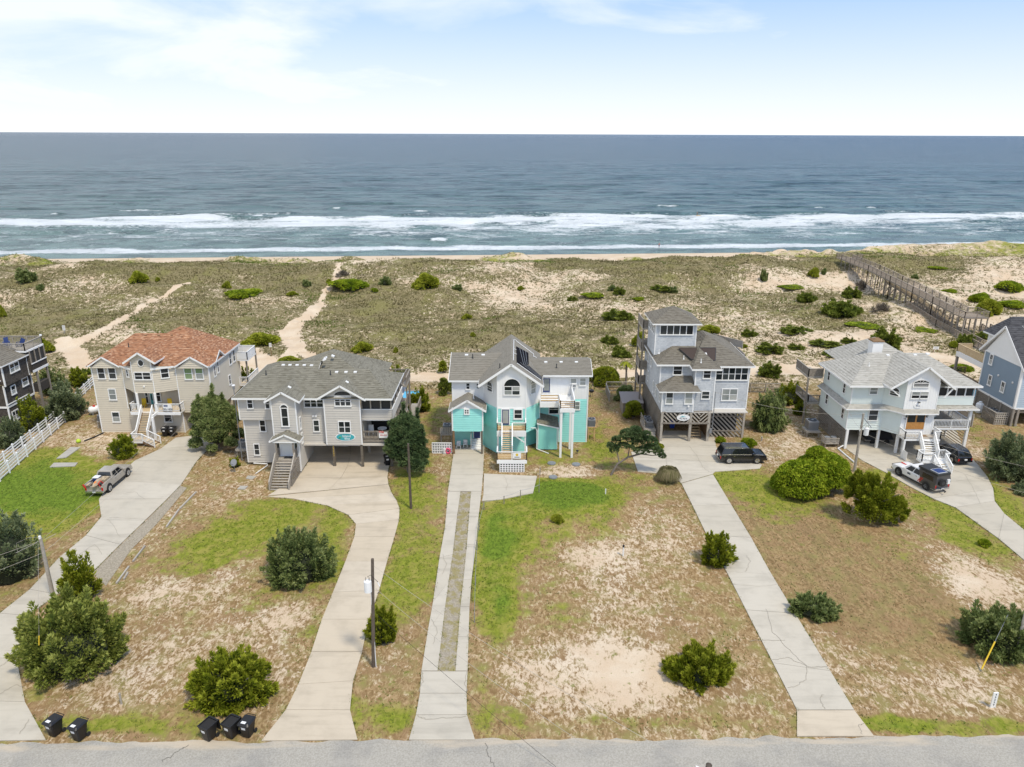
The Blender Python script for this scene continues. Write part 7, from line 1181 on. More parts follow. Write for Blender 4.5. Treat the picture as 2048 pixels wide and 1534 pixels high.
# ---- septic lids, slabs
def slabthing(pts, h, mat, name, lab, cat):
    P = [G(*p) for p in pts]; o = obj(name, MB().hexa([p + V(0, 0, -.05) for p in P], [p + V(0, 0, h) for p in P]), MT[mat]); tag(o, lab, cat)
slabthing([z1(445, 1172), z1(520, 1165), z1(632, 1085), z1(560, 1082)], .1, 'concp', 'concrete_slab', 'upper pale concrete slab lying in the sand near the lawn', 'slab'); slabthing([z1(392, 1240), z1(590, 1232), z1(612, 1205), z1(425, 1207)], .1, 'concp', 'concrete_slab', 'lower pale concrete slab at the top of the green lawn', 'slab')
slabthing([z2(160, 1390), z2(230, 1392), z2(262, 1362), z2(190, 1360)], .08, 'concp', 'concrete_slab', 'small pale slab on the grass below the satellite dish', 'slab'); slabthing([z2(240, 1290), z2(300, 1300), z2(340, 1270), z2(260, 1265)], .08, 'concp', 'concrete_slab', 'pale slab under the drain pipe beside the wooden stairs', 'slab')
for i, (x, y) in enumerate(((1295, 1418), (1545, 1430), (1310, 1560))):
    p = G(*z3(x, y), .02); o = obj('septic_lid', MB().cyl(p, .5, .1, 14).cyl(p + V(0, 0, .1), .38, .03, 14), MT['grmetal']); tag(o, ['round grey septic lid left in the sand patch below the shed', 'round grey septic lid right in the sand patch below the shed', 'round grey septic lid at the top edge of the green mound'][i], 'lid', 'septic lids')
p = G(*z3(1557, 1315)); t = thing('garden_lamp', 'small dark garden spotlight on the grass before the turquoise house', 'lamp', p); obj('spike', MB().cyl(p, .03, .3, 6), MT['dmetal'], t); obj('lamp_head', MB().disc(p + V(0, 0, .38), (.3, -1, .3), .14, .2, 8), MT['dmetal'], t)
o = obj('drain_pipe', MB().tube([V(41.1, 85.8, .5), G(*z5(455, 1095)) + V(0, 0, .1), G(*z5(520, 1150)) + V(0, 0, .1), G(*z5(580, 1200)) + V(0, 0, .1)], .09, 6), MT['pvc']); tag(o, 'white drain pipe lying on the grass at the corner of the mint house', 'pipe')
# ================================================================ BINS
def bin_(px, py, rot, lab, open_=False, group=None, label2=True):
    p = G(px, py); t = thing('wheelie_bin', lab, 'bin', (0, 0, 0), group)
    def sec(z, a, b, oy=0, n=2): return [(-a, -b + oy + .06, z), (-a + .06, -b + oy, z), (a - .06, -b + oy, z), (a, -b + oy + .06, z), (a, b + oy - .06, z), (a - .06, b + oy, z), (-a + .06, b + oy, z), (-a, b + oy - .06, z)]
    m = MB(); m.hexa(sec(.08, .24, .27), sec(.95, .34, .40))
    if open_:
        m.hexa(sec(.95, .36, .42), sec(1.02, .37, .43)); o = obj('body', m, MT['black'], t); obj('hollow', MB().hexa(sec(1.015, .31, .36), sec(1.026, .31, .36)), MT['dark'], t); r = MB()
        for (a, b, c, d_) in ((-.37, -.43, .37, -.38), (-.37, .38, .37, .43), (-.37, -.38, -.32, .38), (.32, -.38, .37, .38)): r.box(a, b, 1.02, c, d_, 1.08)
        obj('rim', r, MT['black'], t); obj('lid', MB().hexa([(-.36, .50, .35), (.36, .50, .35), (.36, .56, .35), (-.36, .56, .35)], [(-.36, .44, 1.06), (.36, .44, 1.06), (.36, .50, 1.06), (-.36, .50, 1.06)]), MT['black'], t)
    else:
        o = obj('body', m, MT['black'], t); obj('lid', MB().hexa(sec(.96, .37, .45, -.02), sec(1.0, .37, .45, -.02)).hexa(sec(1.0, .37, .45, -.02), sec(1.09, .30, .36)), MT['black'], t); s = obj('sticker', MB().box(-.16, -.35, 1.085, .12, -.18, 1.098), MT['pvc'], t) if label2 else None
    obj('handle', MB().tube([(-.28, .44, .98), (-.28, .52, 1.0), (.28, .52, 1.0), (.28, .44, .98)], .022, 6), MT['black'], t); obj('sticker', MB().hexa([(-.12, -.385, .68), (.12, -.385, .68), (.12, -.375, .68), (-.12, -.375, .68)], [(-.13, -.413, .85), (.13, -.413, .85), (.13, -.40, .85), (-.13, -.40, .85)]), MT['pvc'], t)
    for x in (-.28, .28): w = obj('wheel', MB().disc((x, .33, .13), (1, 0, 0), .13, .07, 12), MT['rubber'], t)
    t.location = p; t.rotation_euler = (0, 0, rot); t.scale = (1.12, 1.12, 1.15); return t
bin_(112, 1468, -.35, 'black wheeled bin with stickers, leftmost at the roadside'); bin_(161, 1477, -.3, 'black wheeled bin with stickers, second from the left at the roadside'); bin_(420, 1477, -.45, 'open black bin, leftmost of the three by the bright green bush', True); bin_(465, 1472, -.4, 'open black bin, middle of the three by the bright green bush', True); bin_(497, 1470, -.25, 'closed black bin, rightmost of the three by the bright green bush')
bin_(332, 872, 0, 'left black bin under the porch of the cream house'); bin_(347, 872, 0, 'right black bin under the porch of the cream house'); bin_(775, 930, .3, 'black bin standing at the right end of the grey house carport')
# ================================================================ VEHICLES
def loft(m, secs):
    n = len(secs[0]); base = len(m.v)
    for s in secs: m.v += [tuple(p) for p in s]
    for i in range(len(secs) - 1):
        for k in range(n): m.f.append((base + i * n + k, base + (i + 1) * n + k, base + (i + 1) * n + (k + 1) % n, base + i * n + (k + 1) % n)); m.mi.append(m.m); m.uv.append(None)
    m.f.append(tuple(base + k for k in range(n))); m.f.append(tuple(base + (len(secs) - 1) * n + k for k in reversed(range(n)))); m.mi += [m.m] * 2; m.uv += [None] * 2
def carpaint(name, col, rough=.25):
    t = NT(name); n = t.noise(t.coord('Object'), 3, 3); t.fin(t.mix(t.math('MULTIPLY', n, .2), col, tuple(x * .8 for x in col)), rough, .5); t.b.inputs['Coat Weight'].default_value = .7; t.b.inputs['Coat Roughness'].default_value = .08; return t.m
MT['p_black'] = carpaint('black_car_paint', (.012, .012, .014)); MT['p_white'] = carpaint('white_car_paint', (.78, .78, .78)); MT['p_tan'] = carpaint('pewter_car_paint', (.33, .30, .25), .35); MT['p_dark'] = carpaint('dark_grey_car_paint', (.06, .06, .065), .4); MT['chrome'] = flat('chrome_trim', (.6, .6, .6), .2, .9); MT['cglass'] = flat('car_glass', (.012, .014, .016), .05, 0, .8); MT['lampred'] = flat('tail_lamp', (.5, .02, .015), .25); MT['lampw'] = flat('head_lamp', (.65, .66, .68), .15); MT['p_rear'] = MT['p_dark']
def vehicle(lab, cat, name, loc, rot, prof, W, cabin, wheels, mat, win, rail_=False, wr=.4, sw=.42):
    """prof: (x, z_bottom, z_top) stations rear to front; cabin: (rear_base, rear_top, front_top, front_base, belt, roof)"""
    t = thing(name, lab, cat, (0, 0, 0)); m = MB(); secs = []
    for i, (x, zb, zt) in enumerate(prof):
        w = W / 2 * (.93 if i in (0, len(prof) - 1) else 1.0); zm = zb + (zt - zb) * .6; c = .06
        secs.append([(x, -w * .9, zb), (x, w * .9, zb), (x, w, zb + .12), (x, w, zm), (x, w * .97, zt - c), (x, w * .90, zt), (x, -w * .90, zt), (x, -w * .97, zt - c), (x, -w, zm), (x, -w, zb + .12)])
    loft(m, secs); body = obj('body', m, MT[mat], t)
    rb, rt, ft, fb, belt, rf = cabin; wb, wt = W / 2 * .93, W / 2 * .74; h = rf - belt
    m = MB(); ins = .10
    m.hexa([(rb, -wb, belt), (fb, -wb, belt), (fb, wb, belt), (rb, wb, belt)], [(rt, -wt, rf - .06), (ft, -wt, rf - .06), (ft, wt, rf - .06), (rt, wt, rf - .06)]); m.hexa([(rt, -wt, rf - .06), (ft, -wt, rf - .06), (ft, wt, rf - .06), (rt, wt, rf - .06)], [(rt + .1, -wt * .9, rf), (ft - .12, -wt * .9, rf), (ft - .12, wt * .9, rf), (rt + .1, wt * .9, rf)]); obj('cabin', m, MT[mat], t)
    def glass(nm, a, b, c, d, n):
        P = [Vector(p) for p in (a, b, c, d)]; cc = sum(P, V(0, 0, 0)) / 4; n = Vector(n).normalized() * .012; obj(nm, MB().hexa([p - n for p in P], [p + n for p in P]), MT['cglass'], t)
    lo, hi = .08, .88
    def at(u, v, s):     # u along base 0 rear..1 front, v up 0..1, side s
        x = (rb + (fb - rb) * u) * (1 - v) + (rt + (ft - rt) * u) * v; y = (wb * (1 - v) + wt * v) * s; return (x, y, belt + (h - .06) * v)
    for s in (-1, 1):
        for u0, u1 in win: q = [at(u0, lo, s), at(u1, lo, s), at(u1, hi, s), at(u0, hi, s)]; glass('side_window', *q, (0, s, .3))
    def fr(u, v, x0, x1): xx = x0 * (1 - v) + x1 * v; y = (wb * (1 - v) + wt * v) * (2 * u - 1); return (xx, y, belt + (h - .06) * v)
    glass('windscreen', fr(.06, .06, fb, ft), fr(.94, .06, fb, ft), fr(.92, .94, fb, ft), fr(.08, .94, fb, ft), (1, 0, .6)); glass('rear_window', fr(.08, .2, rb, rt), fr(.92, .2, rb, rt), fr(.9, .9, rb, rt), fr(.1, .9, rb, rt), (-1, 0, .3))
    for x in wheels:
        for s in (-1, 1):
            obj('wheel_arch', MB().disc((x, s * (W / 2 + .002), wr + .05), (0, 1, 0), wr + .09, .03, 18), MT['rubber'], t); w = obj('wheel', MB().disc((x, s * (W / 2 - .08), wr), (0, 1, 0), wr, .27, 18), MT['rubber'], t); obj('rim', MB().disc((x, s * (W / 2 + .055), wr), (0, 1, 0), wr * .66, .03, 12), MT['chrome' if mat != 'p_white' else 'dmetal'], w)
            for k in range(5): a = k * 2 * math.pi / 5; obj('spoke', MB().beam((x, s * (W / 2 + .075), wr), (x + wr * .6 * math.cos(a), s * (W / 2 + .075), wr + wr * .6 * math.sin(a)), .02, .07, (0, 1, 0)), MT['grmetal'], w)
    x0, x1 = prof[0][0], prof[-1][0]; z0, z1_ = prof[0][1], prof[0][2]; f1 = prof[-1][2]
    for s in (-1, 1):
        obj('headlight', MB().box(x1 - .12, s * W * .30, f1 - .28, x1 + .02, s * W * .455, f1 - .10), MT['lampw'], t); obj('tail_light', MB().box(x0 - .02, s * W * .39, z1_ - .45, x0 + .12, s * W * .475, z1_ - .12), MT['lampred'], t); obj('mirror', MB().box(fb - .45, s * (W / 2 - .02), belt + .02, fb - .3, s * (W / 2 + .2), belt + .2), MT[mat], t); obj('side_step', MB().box(wheels[0] + .6, s * (W / 2 - .05), .32, wheels[1] - .6, s * (W / 2 + .06), .39), MT['dmetal'], t)
        for u0, u1 in win[:2]: q = at((u0 + u1) / 2 - .05, 0, s); obj('door_handle', MB().box(q[0] - .1, s * (W / 2 - .01), belt - .17, q[0] + .08, s * (W / 2 + .025), belt - .13), MT['chrome'], t)
        if rail_: obj('window_trim', MB().beam(at(.04, .02, s), at(.86, .02, s), .03, .04).beam(at(.05, .96, s), at(.80, .96, s), .03, .035), MT['chrome'], t); obj('roof_rail', MB().beam((rt + .2, s * wt * .88, rf + .05), (ft - .3, s * wt * .88, rf + .05), .05, .06), MT['chrome'], t)
    obj('front_bumper', MB().box(x1 - .1, -W * .46, .38, x1 + .1, W * .46, .60), MT[mat if cat == 'car' else 'chrome'], t); obj('rear_bumper', MB().box(x0 - .12, -W * .46, .42, x0 + .08, W * .46, .62), MT['chrome' if cat != 'car' else mat], t); obj('grille', MB().box(x1 - .02, -W * .28, f1 - .42, x1 + .03, W * .28, f1 - .12), MT['dmetal'], t); obj('licence_plate', MB().box(x0 - .135, -.16, .68 if cat == 'car' else .46, x0 - .12 + (.09 if cat == 'car' else 0), .16, .82 if cat == 'car' else .60), MT['pvc'], t)
    t.location = loc; t.rotation_euler = (0, 0, rot); return t
gl = lambda x, y, dz=.08: (x, y, float(terr(x, y)) + dz)
vehicle('black full-size sport utility car with silver wheels parked by the tower house', 'car', 'parked_car', gl(27.35, 82.15), .02, [(-2.75, .5, 1.05), (-2.6, .32, 1.15), (-1, .3, 1.18), (1.2, .3, 1.16), (2.3, .32, 1.1), (2.62, .35, 1.02), (2.75, .5, .85)], 2.05, (-2.68, -2.35, .65, 1.45, 1.14, 1.92), (-1.72, 1.62), 'p_black', ((.03, .27), (.30, .55), (.58, .86)), True, .42)
vehicle('black rounded sport utility car parked behind the white stairs of the mint house', 'car', 'parked_car', gl(53.05, 83.2), math.pi / 2 + .12, [(-2.35, .5, .98), (-2.2, .3, 1.08), (-.8, .3, 1.1), (1.0, .3, 1.05), (2.0, .32, .98), (2.35, .45, .8)], 1.9, (-2.28, -1.75, .35, 1.2, 1.05, 1.72), (-1.4, 1.45), 'p_black', ((.05, .27), (.30, .55), (.58, .86)), True, .38)
def pickup(lab, loc, rot, mat, W=2.05, L=3.05):
    t = vehicle(lab, 'pickup truck', 'pickup_truck', (0, 0, 0), 0, [(-L, .52, 1.12), (-L + .1, .40, 1.16), (-1.2, .38, 1.17), (0.2, .36, 1.18), (1.9, .38, 1.17), (2.75, .4, 1.1), (L, .5, .95)], W, (-.95, -.7, .75, 1.5, 1.15, 1.88), (-1.95, 1.95), mat, ((.06, .42), (.47, .86)), False, .44)
    return t
t = pickup('pewter pickup truck with beach gear piled in its open bed', None, None, 'p_tan')
t.children[0].name = 'body'
bed = MB().box(-2.92, -.86, 1.172, -1.02, .86, 1.176); obj('bed_floor', bed, MT['dark'], t)
for s in (-1, 1): obj('bed_side', MB().box(-3.0, s * .86, 1.1, -1.0, s * 1.0, 1.34), MT['p_tan'], t)
obj('bulkhead', MB().box(-1.05, -.95, 1.1, -.55, .95, 1.36), MT['p_tan'], t); loc, rot = gl(-44.4, 75.2), math.pi / 2 - .02; t.location = loc; t.rotation_euler = (0, 0, rot)
TR = Matrix.Translation(loc) @ Matrix.Rotation(rot, 4, 'Z')
def gear(name, lab, cat, shapes):
    g = thing(name, lab, cat, TR @ Vector(shapes[0][1][0] if shapes[0][0] == 't' else shapes[0][1][:3]))
    for kind, a, b, mt, pn in shapes:
        if kind == 't': obj(pn, MB().tube([TR @ Vector(p) for p in a], b, 6), MT[mt], g)
        else: x0, y0, z0, x1, y1, z1 = a; obj(pn, MB().hexa([TR @ V(x0, y0, z0), TR @ V(x1, y0, z0), TR @ V(x1, y1, z0), TR @ V(x0, y1, z0)], [TR @ V(x0, y0, z1), TR @ V(x1, y0, z1), TR @ V(x1, y1, z1), TR @ V(x0, y1, z1)]), MT[mt], g)
gear('cooler_box', 'dark blue cooler box in the bed of the pewter pickup', 'cooler', [('b', (-1.9, .1, 1.2, -1.3, .7, 1.55), 0, 'navy', 'box'), ('b', (-1.92, .08, 1.55, -1.28, .72, 1.62), 0, 'pvc', 'lid')])
gear('surf_board', 'cream and orange surfboard sticking out over the pickup tailgate', 'surfboard', [('t', [(-3.6, -.25, 1.35), (-3.2, -.25, 1.38), (-2.4, -.2, 1.42), (-1.6, -.15, 1.45)], [.05, .26, .3, .1], 'tan', 'deck'), ('t', [(-3.3, -.25, 1.55), (-3.0, -.25, 1.62), (-2.7, -.22, 1.6)], [.03, .12, .03], 'orange', 'stripe')])
gear('folding_chair', 'folded tan beach chair lying in the left of the pickup bed', 'chair', [('b', (-3.2, .35, 1.25, -2.5, .85, 1.36), 0, 'tan', 'fabric'), ('t', [(-3.3, .4, 1.4), (-2.4, .4, 1.42)], .03, 'grmetal', 'frame'), ('t', [(-3.3, .8, 1.4), (-2.4, .8, 1.42)], .03, 'grmetal', 'frame')])
gear('wagon_frame', 'folded red framed beach wagon hanging over the pickup tailgate', 'wagon', [('t', [(-3.2, -.85, 1.2), (-3.3, -.7, 1.6), (-2.8, -.7, 1.7), (-2.6, -.85, 1.3)], .06, 'red', 'frame'), ('b', (-3.0, -.85, 1.2, -2.5, -.5, 1.4), 0, 'black', 'bag'), ('t', [(-3.3, .75, 1.1), (-3.35, .9, 1.5)], .09, 'red', 'wheel')])
gear('white_bag', 'pale canvas bag against the cab in the pickup bed', 'bag', [('b', (-2.1, -.75, 1.18, -1.2, -.1, 1.5), 0, 'tan', 'bag_body'), ('t', [(-2.0, -.6, 1.5), (-1.7, -.5, 1.65), (-1.4, -.6, 1.5)], .04, 'tan', 'strap')])
t = pickup('white pickup truck with red stripes and a black camper canopy', None, None, 'p_white')
W_ = 2.05
obj('rear_body', MB().box(-3.06, -1.035, .5, -.98, 1.035, 1.19), MT['p_dark'], t)
obj('camper_canopy', MB().hexa([(-3.15, -1.03, 1.2), (-.92, -1.03, 1.2), (-.92, 1.03, 1.2), (-3.15, 1.03, 1.2)], [(-3.0, -.92, 2.05), (-.6, -.92, 1.98), (-.6, .92, 1.98), (-3.0, .92, 2.05)]), MT['p_dark'], t); obj('roof_tent', MB().box(-3.05, -.9, 2.06, -.45, .9, 2.3), MT['dmetal'], t)
sp = obj('solar_panel', MB().box(-2.85, -.62, 2.302, -1.75, .62, 2.335), MT['pvc'], t); obj('solar_cells', MB().box(-2.8, -.57, 2.336, -1.8, .57, 2.342), MT['navy'], sp)
for s in (-1, 1):
    obj('canopy_window', MB().hexa([(-2.7, s * 1.025, 1.32), (-1.2, s * 1.025, 1.32), (-1.2, s * 1.03, 1.32), (-2.7, s * 1.03, 1.32)], [(-2.6, s * .955, 1.85), (-1.2, s * .955, 1.82), (-1.2, s * .97, 1.82), (-2.6, s * .97, 1.85)]), MT['cglass'], t)
    for k in range(2): obj('stripe', MB().hexa([(-1.05 + k * .22, s * 1.036, .55), (-.93 + k * .22, s * 1.036, .55), (-.93 + k * .22, s * 1.045, .55), (-1.05 + k * .22, s * 1.045, .55)], [(-1.45 + k * .22, s * 1.036, 1.18), (-1.33 + k * .22, s * 1.036, 1.18), (-1.33 + k * .22, s * 1.045, 1.18), (-1.45 + k * .22, s * 1.045, 1.18)]), MT['red'], t)
    obj('wheel_flare', MB().disc((-1.95, s * 1.03, .5), (0, 1, 0), .56, .05, 18), MT['dmetal'], t); obj('door_decal', MB().box(.3, s * 1.03, .78, .75, s * 1.036, .95), MT['signdark'], t)
obj('hood_stripe', MB().box(2.0, -.1, 1.165, 2.7, .12, 1.18), MT['red'], t); sw = obj('spare_wheel', MB().disc((-3.28, .35, 1.35), (1, 0, 0), .42, .26, 16), MT['rubber'], t); obj('rim', MB().disc((-3.43, .35, 1.35), (1, 0, 0), .22, .03, 12), MT['dmetal'], sw); obj('fuel_can', MB().box(-3.3, -.75, 1.1, -3.12, -.4, 1.6), MT['pvc'], t); obj('tow_hitch', MB().tube([(-3.15, 0, .5), (-3.6, 0, .42), (-3.7, .25, .42)], .06, 6), MT['black'], t); obj('roof_light', MB().box(-.45, -.5, 1.9, -.2, -.2, 2.05), MT['orange'], t); obj('bull_bar', MB().tube([(3.12, -.8, .6), (3.3, -.7, .8), (3.3, .7, .8), (3.12, .8, .6)], .05, 6), MT['black'], t)
t.location = gl(45.75, 76.6); t.rotation_euler = (0, 0, math.atan2(3.97, -1.28))
# ================================================================ PEOPLE far off at the water
def simple_person(p, lab, shirt, shorts, skin, bend=0., arm=1):
    """continuous body as one tapered skin of joined tubes, with head, hair and clothes"""
    t = thing('person', lab, 'person', p); b = V(p.x, p.y, p.z); m = MB()
    hip, neck = b + V(0, 0, .9), b + V(.0, -bend, 1.46); m.tube([hip + V(0, 0, -.05), hip + V(0, 0, .12), hip.lerp(neck, .6), neck + V(0, 0, -.06), neck + V(0, 0, .04), neck + V(0, -.01, .09), neck + V(0, 0, .2), neck + V(0, 0, .29)], [.13, .15, .17, .15, .06, .07, .105, .05], 10)
    for s in (-1, 1):
        k = b + V(s * .13, -.05 * s, .48); m.tube([hip + V(s * .08, 0, .02), k, b + V(s * .15, .08 * s, .08), b + V(s * .15, .08 * s - .12, .03)], [.1, .07, .045, .04], 8); sh = neck + V(s * .19, 0, -.09); m.tube([neck + V(s * .08, 0, -.08), sh, sh + V(s * .1, -.05 - arm * .05, -.28), sh + V(s * .06, -.25 * arm, -.46)], [.07, .06, .045, .03], 8)
    obj('body', m, skin, t, smooth=True); obj('shirt', MB().tube([hip + V(0, 0, .08), hip.lerp(neck, .6), neck + V(0, 0, -.07), neck + V(0, 0, -.01)], [.165, .185, .175, .08], 10), shirt, t, smooth=True)
    sm = MB().tube([hip + V(0, 0, -.1), hip + V(0, 0, .1)], [.17, .165], 10)
    for s in (-1, 1): sm.tube([hip + V(s * .08, 0, -.02), b + V(s * .12, -.03 * s, .5)], [.115, .1], 8)
    obj('shorts', sm, shorts, t, smooth=True); obj('hair', MB().tube([neck + V(0, .03, .16), neck + V(0, .02, .26), neck + V(0, 0, .32)], [.1, .112, .04], 8), MT['wbrown'], t, smooth=True); return t
sk = flat('skin', (.42, .25, .17), .6)
p = PZ(-1.45).hit(1318, 494.5); simple_person(V(p.x, p.y, -1.55), 'person in a pink top and dark shorts wading at the water edge', flat('pink_shirt', (.62, .22, .22), .8), MT['navy'], sk, .18)
p = PZ(-1.2).hit(1394, 432); tt = simple_person(V(p.x, p.y, -2.0), 'person riding a wave on a board in the white surf', MT['wpostg'], MT['black'], sk, .25); b_ = thing('surf_board', 'pale surfboard under the person in the white surf', 'surfboard', (p.x, p.y, -1.0)); obj('deck', MB().tube([V(p.x - .5, p.y, -.98), V(p.x, p.y - .05, -1.0), V(p.x + 1.3, p.y - .1, -1.0), V(p.x + 2.0, p.y - .12, -.92)], [.05, .28, .26, .05], 8), MT['wtread'], b_)
for o_ in (tt,): o_.location = (o_.location.x, o_.location.y, -.98)
# ================================================================ VEGETATION
def leafmat(name, c0, c1, c2, rough=.75):
    t = NT(name); a = t.attr('tint'); c = t.mix(t.ss(a, .0, .5), c0, c1); c = t.mix(t.ss(a, .5, 1.0), c, c2); m = t.fin(c, rough, .2)
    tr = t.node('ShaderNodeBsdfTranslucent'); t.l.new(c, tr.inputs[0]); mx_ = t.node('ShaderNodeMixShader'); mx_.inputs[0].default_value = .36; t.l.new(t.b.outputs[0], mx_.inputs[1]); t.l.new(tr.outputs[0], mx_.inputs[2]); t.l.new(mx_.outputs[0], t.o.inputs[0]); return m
LM = dict(dark=leafmat('dark_cedar', (.06, .095, .025), (.18, .23, .07), (.36, .40, .155)), olive=leafmat('olive_juniper', (.08, .11, .018), (.225, .265, .05), (.42, .44, .115)), bright=leafmat('bright_shrub', (.075, .11, .007), (.215, .25, .014), (.40, .42, .045)), vine=leafmat('bright_vine', (.085, .14, .006), (.21, .285, .012), (.38, .44, .03)),
          blue=leafmat('blue_green_juniper', (.065, .095, .035), (.185, .225, .105), (.35, .39, .21)), oak=leafmat('live_oak', (.035, .06, .025), (.085, .135, .05), (.18, .235, .095)), straw=leafmat('pampas', (.09, .09, .03), (.20, .19, .08), (.36, .30, .17)), dune=leafmat('dune_shrub', (.06, .09, .013), (.16, .20, .028), (.30, .335, .06)), dead=leafmat('dead_brush', (.08, .065, .05), (.14, .12, .095), (.22, .19, .15)),
          tuft=leafmat('dune_grass_blades', (.105, .09, .038), (.195, .17, .072), (.32, .29, .135)), gtuft=leafmat('green_grass_blades', (.07, .10, .015), (.13, .18, .03), (.22, .27, .06)))
MT['core'] = flat('shade_core', (.022, .028, .012), .95); MT['bark'] = wood('bark', (.12, .10, .085), (.22, .19, .16))  # core: near-black solid inside a crown, painted shade between the leaves
def nrm(a): return a / np.maximum(np.linalg.norm(a, axis=-1, keepdims=True), 1e-6)
def sprays(lumps, n, L, Wd, upb=.5, seed=0, jitter=.5, tscale=.35, curl=.0, dense=.5):
    """small pointed leaf sprays over a set of ellipsoid lumps (x,y,z,rx,ry,rz)"""
    r = np.random.default_rng(seed); A = np.array(lumps, float); area = (A[:, 3] * A[:, 4] + A[:, 3] * A[:, 5] + A[:, 4] * A[:, 5]); pr = area / area.sum()
    k = r.choice(len(A), int(n * 1.6), p=pr); d = nrm(r.normal(size=(len(k), 3))); d[:, 2] = np.where(d[:, 2] < -.35, -d[:, 2], d[:, 2]); rad = 1 - np.abs(r.normal(0, .10, len(k))) + .04
    P = A[k, :3] + d * A[k, 3:] * rad[:, None]; nn = nrm(d / A[k, 3:])
    keep = np.ones(len(P), bool)
    for j in range(len(A)):
        q = (P - A[j, :3]) / A[j, 3:]; keep &= ~((np.linalg.norm(q, axis=1) < .80) & (k != j))
    keep &= P[:, 2] > .02
    P, nn, k = P[keep][:n], nn[keep][:n], k[keep][:n]; m = len(P)
    T = nrm(nn + np.array([0, 0, upb]) + r.normal(0, jitter, (m, 3))); B = nrm(np.cross(T, r.normal(size=(m, 3)))); Nn = np.cross(T, B)
    ln = L * r.uniform(.6, 1.35, m)[:, None]; w = Wd * r.uniform(.7, 1.3, m)[:, None]
    v0 = P - T * ln * .35; v1 = P + B * w + Nn * w * .3; v2 = P + T * ln * .65 + np.array([0, 0, -curl]) * ln; v3 = P - B * w + Nn * w * .3
    co = np.stack([v0, v1, v2, v3], 1).reshape(-1, 3); F = np.arange(m * 4).reshape(m, 4)
    lt = r.uniform(0, 1, len(A)); pn = fbm(P[:, 0] / tscale + seed, P[:, 1] / tscale + P[:, 2] / tscale, seed % 97, 2)
    t = np.clip(.15 + .25 * lt[k] + 1.1 * (pn - .5) + .35 * r.uniform(size=m) + .12, 0, 1); tint = np.repeat(t, 4)
    tint.reshape(m, 4)[:, 2] = np.clip(t + .15, 0, 1)
    return co, F, tint
def leafmesh(name, co, F, tint):
    me = bpy.data.meshes.new(name); quick_mesh(me, co, F); a = me.attributes.new('tint', 'FLOAT', 'POINT'); a.data.foreach_set('value', tint.astype(np.float32)); return me
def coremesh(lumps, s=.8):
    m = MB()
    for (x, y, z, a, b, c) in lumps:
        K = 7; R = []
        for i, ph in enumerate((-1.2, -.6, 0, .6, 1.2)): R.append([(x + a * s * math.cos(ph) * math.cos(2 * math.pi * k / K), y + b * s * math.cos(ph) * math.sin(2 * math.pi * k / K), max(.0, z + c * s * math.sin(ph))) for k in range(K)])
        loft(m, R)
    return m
def dome(W, D, Hh, n, seed, spike=0, flat_=0.0, rr=(.16, .28)):
    r = np.random.default_rng(seed); L = [(0, 0, Hh * .42, W * .36, D * .36, Hh * .42)]
    for i in range(n):
        a = r.uniform(0, 2 * math.pi); q = math.sqrt(r.uniform(.05, 1)); rad = r.uniform(*rr); x, y = math.cos(a) * q * (.5 - rad * .55) * W, math.sin(a) * q * (.5 - rad * .55) * D; top = Hh * (1 - flat_ * q) * math.sqrt(max(.12, 1 - q * q * .8)); hz_ = rad * min(W, Hh * 2) * r.uniform(.6, .9)
        z = max(hz_ * .5, r.uniform(.35, 1) * top - hz_ * .6); L.append((x, y, z, rad * W * r.uniform(.7, 1), rad * D * r.uniform(.7, 1), hz_))
    for i in range(spike):
        a = r.uniform(0, 2 * math.pi); q = r.uniform(0, .75); x, y = math.cos(a) * q * W * .42, math.sin(a) * q * D * .42; h = Hh * r.uniform(.8, 1.12) * (1 - .35 * q)
        for u in (.55, .75, .92): L.append((x * (1 + .15 * u), y * (1 + .15 * u), h * u, W * .085 * (1.25 - u), D * .085 * (1.25 - u), Hh * .14))
    return L
